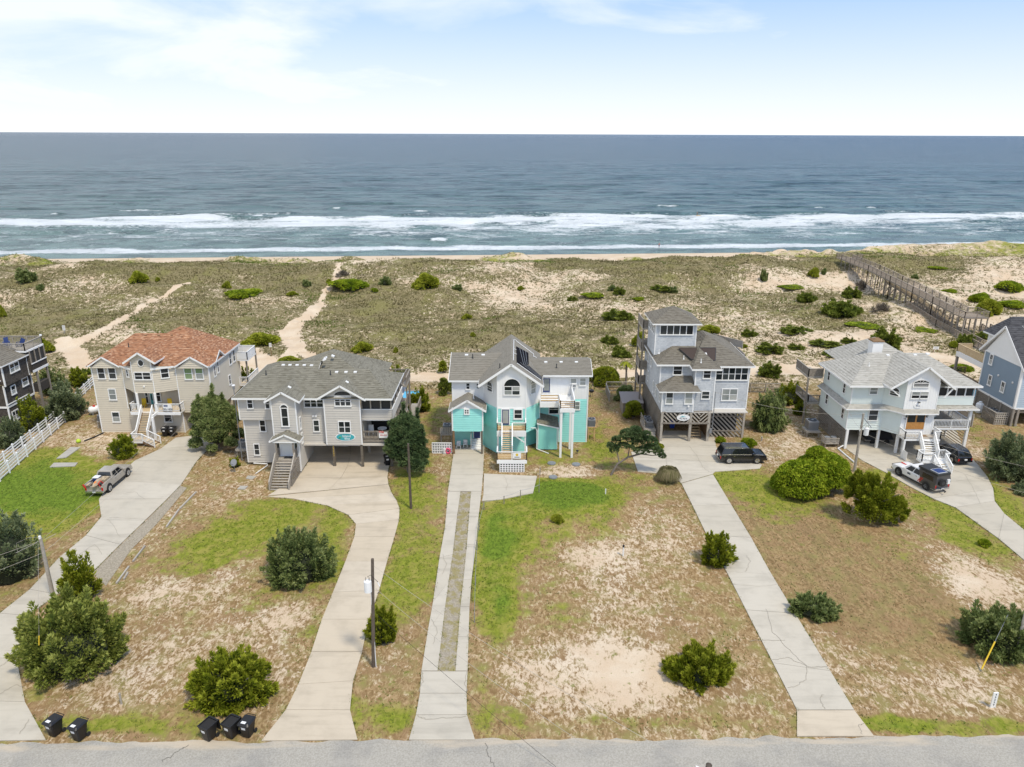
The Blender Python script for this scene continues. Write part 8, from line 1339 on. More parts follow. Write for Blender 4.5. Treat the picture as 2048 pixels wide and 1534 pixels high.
def plumes(Wm, D, Hm, K, n, L, Wd, seed, spike=0, up=.25, curl=0.):
    """foliage set on K tapering plumes that fan out from the base; returns mesh data"""
    r = np.random.default_rng(seed); az = r.uniform(0, 2 * np.pi, K); el = np.arcsin(np.clip(r.uniform(-.02, 1, K), 0, 1)); R = r.uniform(.68, 1.08, K); el[:spike] = r.uniform(.8, 1.45, spike); R[:spike] = r.uniform(1.0, 1.16, spike)
    low = .08 * Hm; Hm = Hm * .86; Wm = Wm * .92; D = D * .92
    tip = np.stack([np.cos(az) * np.cos(el) * Wm * .5 * R, np.sin(az) * np.cos(el) * D * .5 * R, np.maximum(np.sin(el) * Hm * R, .0) + low], 1)
    org = tip * np.array([.30, .30, .18]) + np.stack([r.normal(0, .05 * Wm, K), r.normal(0, .05 * D, K), 0 * az], 1); lift = r.uniform(.0, .22, K) * Hm * np.cos(el)
    rad = r.uniform(.075, .125, K) * min(Wm, 2.2 * Hm) * (60 / max(K, 30)) ** .25; rad[:spike] *= .8
    k = r.integers(0, K, n); t = r.uniform(.15, 1, n) ** .62; ax = nrm(tip - org); C0 = org[k] + (tip - org)[k] * t[:, None]; C0[:, 2] += lift[k] * (t ** 2)
    d = r.normal(size=(n, 3)); d -= ax[k] * (d * ax[k]).sum(1, keepdims=True); d = nrm(d); prof = np.where(t > .7, (1 - t) / .3 * .85 + .12, .6 + .4 * t / .7); q = np.abs(r.normal(.8, .22, n))
    P = C0 + d * (rad[k] * prof * q)[:, None]; P[:, 2] = np.maximum(P[:, 2], .03)
    T = nrm(ax[k] * .9 + d * .75 + np.array([0, 0, up]) + r.normal(0, .25, (n, 3))); B = nrm(np.cross(T, d + r.normal(0, .5, (n, 3)))); N_ = np.cross(T, B); ln = (L * r.uniform(.6, 1.3, n))[:, None]; w = (Wd * r.uniform(.7, 1.3, n))[:, None]
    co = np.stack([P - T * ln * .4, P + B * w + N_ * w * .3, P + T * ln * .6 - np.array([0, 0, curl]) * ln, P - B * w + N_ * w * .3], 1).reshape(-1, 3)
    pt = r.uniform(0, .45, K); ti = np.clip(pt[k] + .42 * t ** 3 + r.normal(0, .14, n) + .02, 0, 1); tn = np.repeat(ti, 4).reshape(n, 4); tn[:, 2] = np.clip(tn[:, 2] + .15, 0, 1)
    return co, np.arange(n * 4).reshape(n, 4), tn.reshape(-1), [(0, 0, Hm * .28, Wm * .33, D * .33, Hm * .42)]
def at_px(cx, by, wpx, hpx, depth=.8, hmul=1.0):
    b = G(cx, by); dist = (b - CO).length * .985; Wm = wpx / FPX * dist * .97; dep = math.asin(min(1, (CAMH - b.z) / dist)); D = Wm * depth; total = hpx / FPX * dist; Hm = max(.25, (total - D * math.sin(dep) * .72) / math.cos(dep)) * hmul
    kx = 1 + D * .42 * math.cos(PITCH) / ((b - CO).dot(M3 @ Vector((0, 0, -1)))); return V(b.x * kx, b.y + D * .42, 0), Wm, D, Hm
def shrub(px, by, wpx, hpx, mat, lab, n=6000, L=.34, Wd=.075, lumps=16, spike=0, upb=.5, depth=.85, seed=None, group=None, name='juniper_shrub', cat='shrub', flat_=.1, curl=0., jitter=.5, rr=(.16, .28), hmul=1, pl=None):
    c, Wm, D, Hm = at_px(px, by, wpx, hpx, depth, hmul); c.z = float(terr(c.x, c.y)) - .05; seed = seed if seed is not None else int(px * 7 + by) % 9973
    t = thing(name, lab, cat, c, group); 
    if pl is None: pl = name in ('juniper_shrub', 'cedar_shrub', 'cedar_tree')
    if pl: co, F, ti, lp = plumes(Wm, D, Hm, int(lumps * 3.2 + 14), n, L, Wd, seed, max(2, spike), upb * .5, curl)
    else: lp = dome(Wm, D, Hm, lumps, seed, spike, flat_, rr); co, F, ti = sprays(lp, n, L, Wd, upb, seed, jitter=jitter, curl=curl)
    o = obj('crown', leafmesh('crown', co, F, ti), LM[mat], t); me = coremesh(lp, 1.0 if pl else .78).mesh('shade_core'); me.materials.append(MT['core']); k = bpy.data.objects.new('shade_core', me); C.objects.link(k); k.parent = t; k['kind'] = 'stuff'
    s = MB(); rr_ = random.Random(seed)
    for j in range(3): a = rr_.uniform(0, 6.28); s.tube([(0, 0, -.1), (.12 * math.cos(a) * Wm, .12 * math.sin(a) * D, Hm * .3), (.28 * math.cos(a) * Wm, .28 * math.sin(a) * D, Hm * .6)], [.10, .07, .03], 6)
    me = s.mesh('stem'); me.materials.append(MT['bark']); k = bpy.data.objects.new('stem', me); C.objects.link(k); k.parent = t
    return t
def tree(base, trunk, limbs, lumps, mat, lab, n, L=.3, Wd=.07, name='cedar_tree', seed=3, upb=.3, core=.55, r0=.16):
    """open tree: trunk points, limbs as lists of points, crown lumps relative to base"""
    t = thing(name, lab, 'tree', base); m = MB().tube(trunk, list(np.linspace(r0, r0 * .5, len(trunk))), 8)
    for l in limbs: m.tube(l, list(np.linspace(r0 * .55, r0 * .15, len(l))), 6)
    me = m.mesh('trunk'); me.materials.append(MT['bark']); k = bpy.data.objects.new('trunk', me); C.objects.link(k); k.parent = t
    co, F, ti = sprays(lumps, n, L, Wd, upb, seed); obj('crown', leafmesh('crown', co, F, ti), LM[mat], t)
    me = coremesh(lumps, core).mesh('shade_core'); me.materials.append(MT['core']); k = bpy.data.objects.new('shade_core', me); C.objects.link(k); k.parent = t; k['kind'] = 'stuff'; return t
# near yards
shrub(150, 1392, 212, 192, 'olive', 'very large spiky juniper at left beside the cracked driveway', 26000, .34, .075, 46, 7, .45, .95, rr=(.10, .17))
shrub(165, 1215, 80, 92, 'bright', 'darker cedar with a pointed top behind the very large juniper', 5000, .34, .07, 8, 4, .7, name='cedar_shrub', hmul=1.2)
shrub(15, 1192, 150, 165, 'blue', 'grey green juniper cut by the left edge beside the lawn', 12000, .34, .075, 26, 0, .4, .9, rr=(.12, .2))
shrub(600, 1188, 160, 148, 'dark', 'large rounded dark cedar beside the curved driveway', 22000, .30, .065, 40, 5, .45, .95, name='cedar_shrub', rr=(.11, .18))
shrub(460, 1440, 184, 138, 'bright', 'bright green spreading shrub behind the three roadside bins', 20000, .32, .07, 38, 6, .5, .85, name='cedar_shrub', rr=(.10, .18))
shrub(766, 1296, 74, 88, 'bright', 'small upright cedar beside the dark pole with the transformer', 6000, .30, .065, 14, 5, .8, name='cedar_shrub')
shrub(816, 958, 96, 158, 'oak', 'tall bushy cedar at the right corner of the grey house', 17000, .42, .07, 54, 6, .3, .8, name='cedar_tree', cat='tree', rr=(.08, .16), pl=False, jitter=.8)
shrub(838, 828, 58, 58, 'bright', 'bright bushy cedar behind the tall one right of the grey house', 5000, .34, .075, 12, 3, .5, name='cedar_shrub'); shrub(800, 768, 52, 42, 'bright', 'cedar behind the rear deck of the grey house', 2500, .36, .08, 8, 3, .5, name='cedar_shrub')
shrub(437, 912, 104, 140, 'dark', 'tall dark cedar between the cream house and the grey house', 19000, .42, .07, 60, 7, .3, .85, name='cedar_tree', cat='tree', rr=(.07, .15), pl=False, jitter=.8); shrub(497, 792, 50, 62, 'bright', 'bright cedar behind the gap between cream and grey houses', 3500, .36, .08, 10, 3, .5, name='cedar_shrub')
shrub(247, 922, 62, 52, 'bright', 'spiky bright cedar beside the foot of the long white stair', 4000, .34, .075, 8, 6, 1.0, name='cedar_shrub'); shrub(470, 938, 26, 26, 'bright', 'little cedar beside the satellite dish', 900, .28, .07, 6, 2, .7, name='cedar_shrub')
shrub(68, 868, 56, 72, 'bright', 'dark green cedar between the dark house and the white fence', 5000, .36, .08, 14, 3, .3, name='cedar_shrub'); shrub(22, 902, 56, 62, 'blue', 'grey green cedar below the dark house at the left edge', 5000, .36, .08, 12, 3, .5, name='cedar_shrub'); shrub(108, 796, 60, 62, 'dark', 'dark loose cedar farther up the slope from the white fence', 4500, .38, .09, 14, 2, .4, name='cedar_shrub')
shrub(137, 848, 88, 84, 'blue', 'sprawling grey green juniper at the end of the white fence', 11000, .38, .085, 26, 2, .25, .9, rr=(.12, .2)); shrub(160, 778, 46, 44, 'bright', 'cedar by the back left corner of the cream house', 2600, .38, .09, 8, 2, .5, name='cedar_shrub'); shrub(172, 752, 26, 16, 'dune', 'small shrub on the sand just left of the cream house roof', 600, .34, .08, 5)
shrub(1400, 1388, 158, 100, 'bright', 'feathery V shaped cedar low on the sandy middle lot', 14000, .36, .065, 20, 14, 1.1, .8, name='cedar_shrub'); shrub(1434, 1142, 88, 82, 'bright', 'spiky cedar leaning over the straight driveway edge', 6500, .33, .065, 12, 8, .9, .8, name='cedar_shrub')
shrub(1628, 1250, 108, 64, 'dark', 'low rounded juniper right of the straight driveway', 8000, .32, .065, 20, 2, .5, .8); shrub(1998, 1340, 158, 120, 'dark', 'wide dark juniper at the right edge behind the yellow guy guard', 15000, .34, .07, 26, 6, .5, .9, rr=(.13, .22))
c, Wm, D, Hm = at_px(1625, 1008, 150, 118, .9); t = thing('vine_thicket', 'bright yellow green vine covered mound beside the black car', 'shrub', c)
lp = [(x * .78 + 1.0, y * .8 + .5, z * 1.0, a, b_, d_) for x, y, z, a, b_, d_ in dome(Wm, D, Hm * 1.0, 26, 31, 0, .1, (.09, .17))] + [(x * .7 - Wm * .2, y * .7 - .6, z * .72, a, b_, d_) for x, y, z, a, b_, d_ in dome(Wm, D, Hm, 18, 33, 0, .1, (.08, .16))] + [(x * .45 - Wm * .36, y * .5, z * .45, a * .6, b_ * .6, d_ * .6) for x, y, z, a, b_, d_ in dome(Wm, D, Hm, 8, 35, 0, .1, (.1, .18))]
lp = [(x, y, z, a * .92, b_ * .92, d_ * 1.1) for x, y, z, a, b_, d_ in lp]; co, F, ti = sprays(lp, 30000, .27, .10, .15, 37, .8, curl=.3); obj('crown', leafmesh('crown', co, F, ti), LM['vine'], t); me = coremesh(lp, .74).mesh('vine_shade_core'); me.materials.append(MT['core']); k = bpy.data.objects.new('vine_shade_core', me); C.objects.link(k); k.parent = t; k['kind'] = 'stuff'  # near-black core added as the shade inside the mound
shrub(2024, 974, 122, 104, 'blue', 'large grey green juniper at the right edge beyond the curved drive', 14000, .38, .075, 26, 4, .4, .9, rr=(.13, .22)); shrub(2056, 998, 56, 36, 'blue', 'smaller juniper touching the right edge below the large one', 3000, .36, .075, 10, 1, .4)
shrub(1537, 870, 86, 104, 'dark', 'tall drooping cedar at the right corner of the tower house', 13000, .42, .06, 22, 4, -.3, .85, name='cedar_tree', cat='tree', curl=.5, rr=(.16, .28)); shrub(1578, 815, 66, 58, 'bright', 'dark green cedar just behind the drooping one', 5500, .38, .08, 14, 2, .2, name='cedar_shrub'); shrub(1598, 832, 30, 30, 'bright', 'narrow cedar by the wooden side deck of the mint house', 1600, .34, .08, 6, 1, .3, name='cedar_shrub')
shrub(1266, 842, 42, 50, 'bright', 'lower rounded shrub left of the slatted wall', 4500, .32, .08, 12, name='wax_myrtle'); shrub(1250, 806, 42, 42, 'dark', 'upper rounded shrub left of the slatted wall', 3800, .32, .08, 12, name='wax_myrtle'); shrub(1211, 774, 66, 52, 'bright', 'broad shrub right behind the turquoise house wing', 6500, .36, .08, 18, name='wax_myrtle')
shrub(1312, 903, 34, 22, 'bright', 'clipped low hedge bush beside the leaning oak', 2500, .16, .07, 5, flat_=0, name='hedge_bush'); shrub(1440, 888, 20, 18, 'vine', 'small shrub before the diagonal slatted panel', 700, .25, .08, 5, name='garden_shrub'); shrub(1497, 897, 34, 24, 'vine', 'bright shrub peeking out behind the black car', 1200, .28, .08, 7, 2, .8, name='garden_shrub')
shrub(1113, 1048, 30, 22, 'bright', 'small dark bush on the green mound', 1500, .2, .08, 6, name='garden_shrub'); shrub(1966, 1096, 24, 18, 'vine', 'tiny green bush on the sloping lawn at right', 900, .2, .08, 5, name='garden_shrub'); shrub(886, 748, 20, 32, 'bright', 'shrub at the back left of the turquoise house', 900, .34, .08, 6, name='wax_myrtle'); shrub(890, 792, 34, 40, 'dune', 'loose shrub by the left wall of the turquoise house', 1400, .34, .08, 8, name='wax_myrtle')
# pampas grass
def pampas(px, by, wpx, hpx, lab):
    c, Wm, D, Hm = at_px(px, by, wpx, hpx, .9); c.z = 0; t = thing('pampas_grass', lab, 'grass clump', c); r = np.random.default_rng(4); n = 2600; a = r.uniform(0, 2 * np.pi, n); q = np.sqrt(r.uniform(.06, 1, n)); out = q * Wm * .5; h = Hm * (.95 - .15 * q) * r.uniform(.8, 1.1, n)
    b0 = np.stack([np.cos(a) * out * .25, np.sin(a) * out * .25, 0 * a], 1); mid = np.stack([np.cos(a) * out * .72, np.sin(a) * out * .72, h * .95], 1); tip = np.stack([np.cos(a) * out * 1.05, np.sin(a) * out * 1.05, h * (1.05 - .75 * q ** 2)], 1); w = np.stack([-np.sin(a), np.cos(a), 0 * a], 1) * .03
    co = np.concatenate([np.stack([b0 - w, b0 + w, mid + w, mid - w], 1), np.stack([mid - w, mid + w, tip, tip], 1)], 0); co = co[:, [0, 1, 2, 3]].reshape(-1, 3); F = np.arange(len(co)).reshape(-1, 4); F2 = F.copy(); tint = np.repeat(np.concatenate([r.uniform(0, .7, n), r.uniform(.4, 1, n)]), 4)
    co[F[n:, 3]] += .004; obj('blades', leafmesh('blades', co, F, tint), LM['straw'], t)
pampas(1336, 971, 54, 44, 'rounded clump of pampas grass beside the straight driveway')
# leaning live oak
g = G(1222, 950); B = lambda x, y, z: (x, y, z)
tree(g, [(0, 0, 0), (.7, .2, 1.3), (1.9, .5, 2.0), (3.4, .8, 2.3), (4.3, .9, 2.9)], [[(.9, .25, 1.5), (.6, .6, 2.8), (.4, .8, 3.6)], [(1.9, .5, 2.0), (2.0, .4, 3.2), (1.7, .3, 4.2)], [(2.8, .7, 2.2), (3.4, .4, 3.6), (3.9, .2, 4.3)], [(3.4, .8, 2.3), (4.6, .6, 2.2), (5.6, .4, 2.3)]],
     [(.3, .6, 2.9, .5, .5, .6), (.5, .8, 3.9, .5, .5, .5), (1.7, .5, 4.9, .8, .7, .5), (2.2, .8, 4.2, .9, .8, .5), (2.9, .6, 4.6, .8, .8, .5), (3.3, .9, 3.7, 1.0, .8, .5), (4.2, .6, 4.0, .9, .8, .5), (4.6, .5, 3.1, .9, .8, .45), (5.3, .4, 2.7, .6, .6, .35), (3.4, .3, 2.9, .9, .7, .35), (2.6, .6, 5.3, .6, .6, .4), (1.3, .5, 3.4, .6, .5, .35), (5.8, .4, 2.2, .4, .4, .25), (.9, .2, 4.5, .4, .4, .3), (3.8, .2, 5.0, .45, .5, .3), (4.9, .9, 3.7, .4, .5, .3), (2.0, .1, 3.4, .5, .4, .25), (-.2, .5, 3.4, .35, .35, .4)], 'oak', 'wind-bent live oak with a bare leaning trunk left of the tower house pad', 9000, .24, .07, 'live_oak', 5, .2, .18, .15)
# big open cedar on the right lawn
g = G(1757, 1058); t = thing('cedar_tree', 'open wide cedar with ragged branches on the right lawn', 'tree', g + V(0, 1.8, -.05))
for (cx, cy, cz, W0, D0, H0, K0, n0, sd) in ((0, 0, .7, 6.4, 5.0, 4.6, 62, 17000, 61), (-1.5, .3, 2.4, 3.2, 3.0, 3.0, 26, 5500, 63), (2.3, -.6, .5, 3.0, 2.6, 2.0, 18, 3500, 64)):
    co, F, ti, lp = plumes(W0, D0, H0, K0, n0, .34, .065, sd, 5, .2); co = co + np.array([cx, cy, cz]); obj('crown', leafmesh('crown', co, F, ti), LM['bright'], t)
m = MB().tube([(0, 0, 0), (.1, 0, 1.6), (-.2, .1, 3.2)], [.2, .15, .08], 8)
for k in range(9): a_ = k * .7; m.tube([(0, 0, .5 + .1 * k), (1.2 * math.cos(a_), 1.0 * math.sin(a_), 1.2 + .2 * k), (2.4 * math.cos(a_), 1.9 * math.sin(a_), 1.6 + .25 * k)], [.09, .06, .03], 6)
me = m.mesh('trunk'); me.materials.append(MT['bark']); k = bpy.data.objects.new('trunk', me); C.objects.link(k); k.parent = t
# palm
g = G(1251, 772); t = thing('palm_tree', 'small palm standing by the board fence left of the tower house', 'palm tree', g); obj('trunk', MB().tube([g, g + V(.05, 0, 1.6), g + V(-.05, 0, 3.4)], [.2, .17, .14], 8), MT['bark'], t)
for i in range(13):
    a = i * 2.4; u = .2 + .8 * ((i * 7) % 5) / 5; p0 = g + V(-.05, 0, 3.4); d = V(math.cos(a), math.sin(a), 0); p1_ = p0 + d * .5 + V(0, 0, .55 * u + .1); p2_ = p0 + d * 1.1 + V(0, 0, .1 - .5 * (1 - u)); s = V(-math.sin(a), math.cos(a), 0)
    m = MB(); m.poly([p0, p1_ - s * .22, p2_ - s * .1, p2_ + s * .1, p1_ + s * .22]); me = m.mesh('frond', g); me.attributes.new('tint', 'FLOAT', 'POINT').data.foreach_set('value', [.5 + .1 * (i % 4)] * len(me.vertices)); me.materials.append(LM['bright']); k = bpy.data.objects.new('frond', me); C.objects.link(k); k.parent = t
# ---- dune shrubs: six prototypes, then copies
PROTO = {}
def proto(key, mat, n, L, Wd, lumps, spike, seed, flat_=.2, upb=.3):
    if key in 'abex': co, F, ti, lp = plumes(3.0, 2.6, 1.5, 30, n, L, Wd, seed, 3, .1)
    else: lp = dome(3.0, 2.6, 1.5, lumps, seed, spike, flat_); co, F, ti = sprays(lp, n, L, Wd, upb, seed)
    me = leafmesh('crown', co, F, ti); me.materials.append(LM[mat]); c = coremesh(lp, .82).mesh('shade_core'); c.materials.append(MT['core']); PROTO[key] = (me, c)
proto('a', 'dune', 2600, .30, .075, 13, 0, 101); proto('b', 'dune', 2600, .32, .08, 11, 4, 102); proto('c', 'bright', 2600, .30, .08, 12, 2, 103); proto('d', 'vine', 2400, .26, .09, 14, 0, 104, .1); proto('e', 'dark', 2600, .32, .08, 12, 3, 105); proto('x', 'dead', 1500, .45, .02, 8, 4, 106)
DUNE = [(51, 572, 50, 26, 'e', 'dark shrub high on the dune at the far left'), (83, 583, 20, 12, 'e', 'small dark shrub just below the far left dune shrub'), (280, 568, 38, 22, 'c', 'rounded dark green shrub on the dune above the left sand path'), (316, 563, 11, 8, 'c', 'tiny shrub right of the rounded one above the left path'), (454, 578, 17, 13, 'c', 'small round shrub above the flat bright patch on the left dunes'), (488, 597, 80, 20, 'd', 'flat bright green shrub patch on the left dunes'),
 (612, 576, 26, 15, 'e', 'dark shrub left of where the middle path crosses the ridge'), (584, 593, 26, 9, 'c', 'low shrub below and left of the middle path crossing'), (658, 567, 14, 9, 'c', 'tiny shrub right at the middle path crossing'), (684, 556, 34, 16, 'x', 'bare grey brush on the dune crest by the middle path'), (526, 695, 84, 34, 'c', 'wide dark shrub beside the sand path behind the grey house'), (87, 708, 38, 24, 'c', 'bright shrub behind the roof deck of the dark house'), (696, 584, 92, 26, 'd', 'broad bright shrub right of the middle path'),
 (771, 573, 28, 20, 'e', 'rounded dark shrub on the slope right of the broad bright one'), (855, 580, 64, 34, 'c', 'large bright bush below the ridge in the middle of the dunes'), (917, 582, 32, 13, 'e', 'low dark shrub right of the large middle bush'), (749, 586, 17, 10, 'd', 'small bright shrub at the right tip of the broad bright one'), (1041, 582, 18, 9, 'c', 'small shrub alone on the ridge slope behind the turquoise roof'), (1224, 583, 20, 14, 'e', 'small dark shrub on the ridge, left of a darker pair'), (1239, 592, 30, 17, 'a', 'wind-swept shrub below the small dark one on the ridge'),
 (1145, 603, 27, 13, 'a', 'dark shrub at the left end of the bright strip'), (1187, 598, 56, 11, 'd', 'bright low strip of shrub on the bare sand edge'), (1236, 643, 78, 30, 'a', 'big wind-swept shrub alone on the sand above the palm'), (1277, 602, 28, 8, 'd', 'low bright shrub above the big wind-swept one'), (935, 640, 26, 12, 'c', 'single small shrub in the middle of the brown dunes'), (946, 674, 15, 10, 'c', 'tiny shrub above the turquoise house roof at left'), (728, 707, 50, 24, 'c', 'rounded shrub on the sand behind the grey house'), (792, 706, 13, 12, 'c', 'tiny shrub right of the one behind the grey house'),
 (732, 731, 28, 12, 'e', 'low shrub touching the grey house roof line'), (576, 728, 50, 16, 'c', 'shrub half hidden by the left of the grey house roof'), (1219, 690, 44, 22, 'a', 'upper of three shrubs left of the tower house balconies'), (1238, 703, 30, 15, 'a', 'middle of three shrubs left of the tower house balconies'), (1243, 717, 48, 24, 'a', 'lowest of three shrubs left of the tower house balconies'), (1278, 693, 30, 28, 'c', 'shrub partly behind the tower house balconies'), (1322, 588, 60, 16, 'a', 'long wind-swept shrub on the ridge behind the tower'), (1346, 587, 36, 16, 'e', 'dark shrub at the right end of the long ridge shrub'),
 (1525, 565, 22, 24, 'e', 'upright dark shrub on the bare ridge right of the tower'), (1627, 556, 22, 17, 'c', 'left of the two small shrubs near the start of the boardwalk'), (1648, 550, 14, 13, 'e', 'right of the two small shrubs near the start of the boardwalk'), (1580, 581, 62, 9, 'd', 'thin bright patch on the ridge above the right sand slope'), (1613, 608, 46, 24, 'b', 'spiky shrub on the right sand slope, left of a rounder one'), (1703, 598, 42, 24, 'a', 'rounded shrub on the sand close to the boardwalk'), (1682, 640, 90, 40, 'b', 'largest dark shrub on the sand slope left of the boardwalk'),
 (1730, 658, 70, 8, 'd', 'left part of the bright ground vine below the boardwalk'), (1840, 664, 60, 10, 'd', 'right part of the bright ground vine below the boardwalk'), (1499, 675, 40, 20, 'a', 'shrub on the sand above the right roof corner of the tower house'), (1592, 672, 74, 22, 'b', 'spreading dark shrub between tower and mint houses, upper row'), (1540, 711, 62, 26, 'a', 'shrub cluster between tower and mint houses, left in the lower row'), (1488, 697, 20, 9, 'c', 'small low shrub near the tower house roof corner'), (1592, 701, 40, 15, 'a', 'low shrub in the middle of the lower row'), (1650, 698, 72, 19, 'a', 'long low shrub in the lower row left of the chimney'),
 (1697, 691, 34, 14, 'a', 'right end shrub of the lower row'), (1670, 718, 58, 16, 'b', 'low shrub just above the mint house roof'), (1770, 702, 62, 42, 'a', 'tall loose shrub behind the chimney of the mint house'), (1420, 673, 54, 22, 'c', 'shrub hidden behind the right of the lookout tower'), (1830, 558, 18, 10, 'e', 'small dark shrub right of the boardwalk on the ridge'), (1930, 695, 36, 26, 'a', 'dark shrub at the landward foot of the boardwalk'), (1906, 697, 22, 12, 'c', 'small bright shrub left of the boardwalk foot'), (1968, 682, 36, 16, 'a', 'shrub under the end of the boardwalk'),
 (1960, 606, 38, 20, 'd', 'bright shrub right of the boardwalk lookout, upper one'), (1976, 634, 58, 32, 'c', 'big shrub right of the boardwalk lookout'), (2023, 618, 52, 14, 'd', 'bright low shrub at the right edge above the dark roof'), (2014, 589, 48, 24, 'd', 'bright mounded shrub near the right edge of the dunes'), (1537, 756, 54, 34, 'b', 'dark shrub behind the right side of the tower house'), (1921, 744, 42, 18, 'd', 'bright shrub between the mint roof and the slate blue house'), (1760, 630, 40, 20, 'x', 'grey brush in the shade under the boardwalk'), (1720, 582, 26, 18, 'x', 'bare brush against the boardwalk posts'), (1900, 585, 30, 8, 'd', 'thin bright patch right of the boardwalk'), (1870, 540, 40, 6, 'd', 'thin bright patch far up the right dunes'), (5, 635, 14, 20, 'c', 'shrub cut off by the left edge of the dunes')]
for i, (px, by, w, h, k, lab) in enumerate(DUNE):
    c, Wm, D, Hm = at_px(px, by, w, h, .75); g = Vector((c.x, c.y, float(terr(c.x, c.y)) - .08)); t = thing('dune_shrub' if k != 'x' else 'dead_brush', lab, 'shrub', g, 'shrubs scattered over the dunes'); t.rotation_euler = (0, 0, (i * 1.3) % 6.28 if w < 1.6 * h else (0 if i % 2 else math.pi)); t.scale = (Wm / 3.0, (D if w >= 1.6 * h else Wm) / 2.6, max(Hm, .35) / 1.5)
    a, b = PROTO[k]; o = bpy.data.objects.new('crown', a); C.objects.link(o); o.parent = t
    if k != 'x': o = bpy.data.objects.new('shade_core', b); C.objects.link(o); o.parent = t
# ---- grass tufts (uncountable)
def interp_mask(A, x, y):
    X, Y = GR[2], GR[3]; ix = np.clip(np.searchsorted(X[0], x), 0, X.shape[1] - 1); iy = np.clip(np.searchsorted(Y[:, 0], y), 0, Y.shape[0] - 1); return A[iy, ix]
def blocked(x, y):
    b = np.zeros(x.shape, bool)
    for (x0, y0, x1, y1) in ((-53.2, 89, -36.5, 106), (-31.5, 78, -12, 97), (-7.5, 78.6, 9.5, 96), (17, 87.5, 30, 102), (41, 83, 56.5, 98), (66.5, 93.5, 90, 110), (-90, 90, -64, 100)): b |= (x > x0) & (x < x1) & (y > y0) & (y < y1)
    return b
DRV = [[(o.matrix_world, [tuple(v.co) for v in o.data.vertices]) for o in [o_]] for o_ in []]
def on_drive(x, y):
    b = np.zeros(x.shape, bool)
    for o in C.objects:
        if o.name.split('.')[0] in ('cracked_driveway', 'curved_driveway', 'parking_pad', 'two_track_driveway', 'concrete_wheel_strip', 'driveway_apron', 'side_pad', 'straight_driveway', 'front_pad', 'curved_side_driveway'):
            vs_ = [v.co for v in o.data.vertices]
            for f in o.data.polygons:
                q = [vs_[i] for i in f.vertices]; ins = np.ones(x.shape, bool)
                sgn = 0; ar = sum(q[i].x * q[(i + 1) % 4].y - q[(i + 1) % 4].x * q[i].y for i in range(4)); s = 1 if ar > 0 else -1
                for i in range(4): a, c = q[i], q[(i + 1) % 4]; ins &= s * ((c.x - a.x) * (y - a.y) - (c.y - a.y) * (x - a.x)) > -.12
                b |= ins
    return b
def tufts(name, x, y, h, spread, mat, lab_seed, blades=5, w=.05):
    r = np.random.default_rng(lab_seed); n = len(x); z = terr(x, y) - .03; co = []; tn = []
    base = fbm(x / 3, y / 3, lab_seed, 2)
    for k in range(blades):
        a = r.uniform(0, 2 * np.pi, n); hh = h * r.uniform(.55, 1.2, n); o = spread * r.uniform(.3, 1, n); c, s = np.cos(a), np.sin(a); ww = w * r.uniform(.6, 1.3, n)
        bx_, by_ = x + c * o * .4, y + s * o * .4
        co.append(np.stack([np.stack([bx_ - s * ww, by_ + c * ww, z], 1), np.stack([bx_ + s * ww, by_ - c * ww, z], 1), np.stack([x + c * o, y + s * o, z + hh], 1)], 1)); tn.append(np.clip(base * 1.2 - .2 + r.uniform(0, .5, n), 0, 1))
    co = np.concatenate(co, 0); tn = np.repeat(np.concatenate(tn), 3); me = leafmesh(name, co.reshape(-1, 3), np.arange(len(co) * 3).reshape(-1, 3), tn); o = obj(name, me, LM[mat], kind='stuff'); return o
r = np.random.default_rng(21); N = 150000; x = r.uniform(-150, 170, N); y = 108 + (226 - 108) * r.uniform(0, 1, N) ** 1.15; ok = np.abs(x) < y * .78 + 8; x, y = x[ok], y[ok]; sm = interp_mask(GR[0], x, y); gm = interp_mask(GR[1], x, y)
pn = fbm(x / 1.7, y / 1.4, 88, 3) + .5 * fbm(x / 7, y / 6, 89, 2); keep = (pn > .66 + np.clip(sm, -.15, .9) * 1.3) & (y - KC * x < 229); x, y, sm, gm = x[keep], y[keep], sm[keep], gm[keep]; hgt = r.uniform(.18, .45, len(x))
gsel = gm + (fbm(x / 9, y / 5, 91, 2) - .5) * .9 > .12
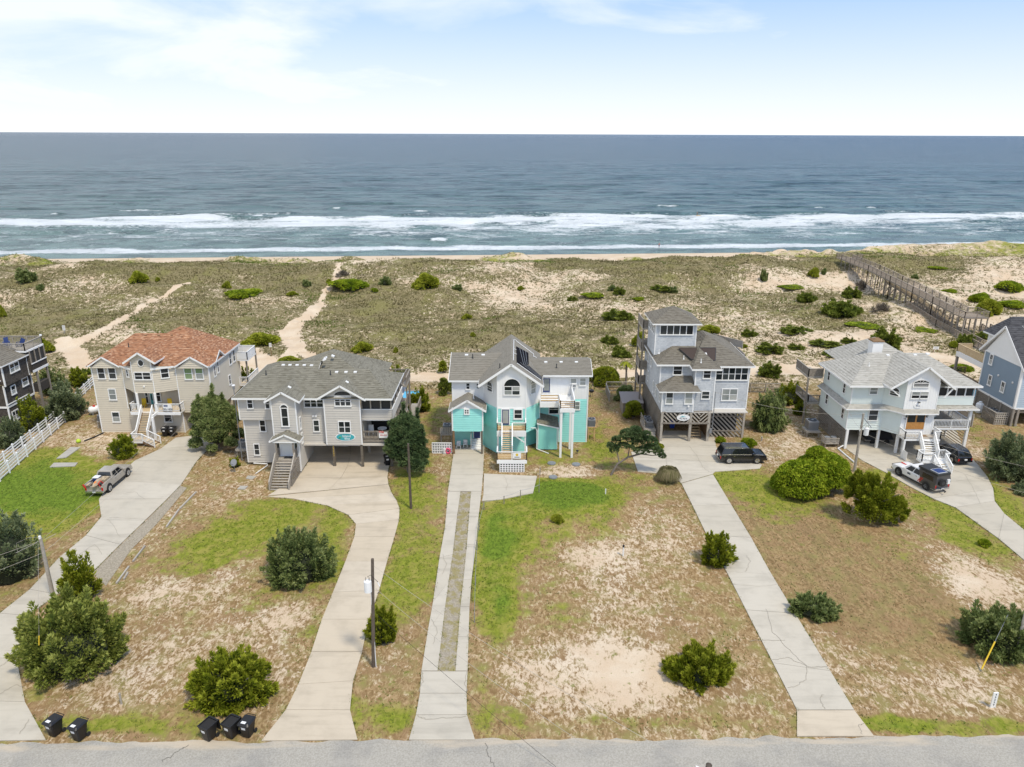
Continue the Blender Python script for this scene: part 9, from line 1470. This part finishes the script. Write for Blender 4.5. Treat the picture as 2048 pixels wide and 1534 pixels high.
tufts('dune_grass', x[~gsel], y[~gsel], hgt[~gsel], .28, 'tuft', 5, 5, .06); tufts('beach_grass', x[gsel], y[gsel], hgt[gsel] * 1.1, .28, 'gtuft', 6, 5, .06)
N = 90000; x = r.uniform(-70, 70, N); y = r.uniform(37.8, 108, N); ok = (np.abs(x) < y * .74 + 4) & ~blocked(x, y) & (y > 38.75 + .013 * x); x, y = x[ok], y[ok]; ok = ~on_drive(x, y); x, y = x[ok], y[ok]; sm = interp_mask(GR[0], x, y); gm = interp_mask(GR[1], x, y); pn = fbm(x / 1.1, y / 1.1, 98, 3)
keep = pn > .52 + sm * 1.3 - np.clip(gm, 0, .4) * .3; x, y, gm = x[keep], y[keep], gm[keep]; gs_ = gm + (fbm(x / 2, y / 2, 95, 2) - .5) * .8 > .16
tufts('lawn_grass', x[gs_], y[gs_], .13, .12, 'gtuft', 7, 4, .035); tufts('dry_grass', x[~gs_], y[~gs_], .11, .13, 'tuft', 8, 4, .035)

# ragged grass along the driveway edges
ex_, ey_ = [], []
for o in list(C.objects):
    if o.name.split('.')[0] in ('cracked_driveway', 'curved_driveway', 'concrete_wheel_strip', 'driveway_apron', 'two_track_driveway', 'straight_driveway', 'curved_side_driveway', 'parking_pad'):
        vs_ = [v.co for v in o.data.vertices]
        for f in o.data.polygons:
            q = [vs_[i] for i in f.vertices]
            for a_, b_ in ((q[1], q[2]), (q[3], q[0])):
                L_ = (b_ - a_).length
                if (a_.y + b_.y) / 2 > 84: continue
                for k in range(int(L_ / .09)):
                    p = a_.lerp(b_, random.random()); ex_.append(p.x + random.gauss(0, .07)); ey_.append(p.y + random.gauss(0, .05))
ex_, ey_ = np.array(ex_), np.array(ey_); kp = fbm(ex_ / .9, ey_ / .9, 131, 3) > .47; ex_, ey_ = ex_[kp], ey_[kp]; hf = np.arange(len(ex_)) % 2 == 0
tufts('edge_grass', ex_[hf], ey_[hf], .16, .11, 'gtuft', 9, 5, .03); tufts('edge_straw', ex_[~hf], ey_[~hf], .12, .12, 'tuft', 10, 5, .03)
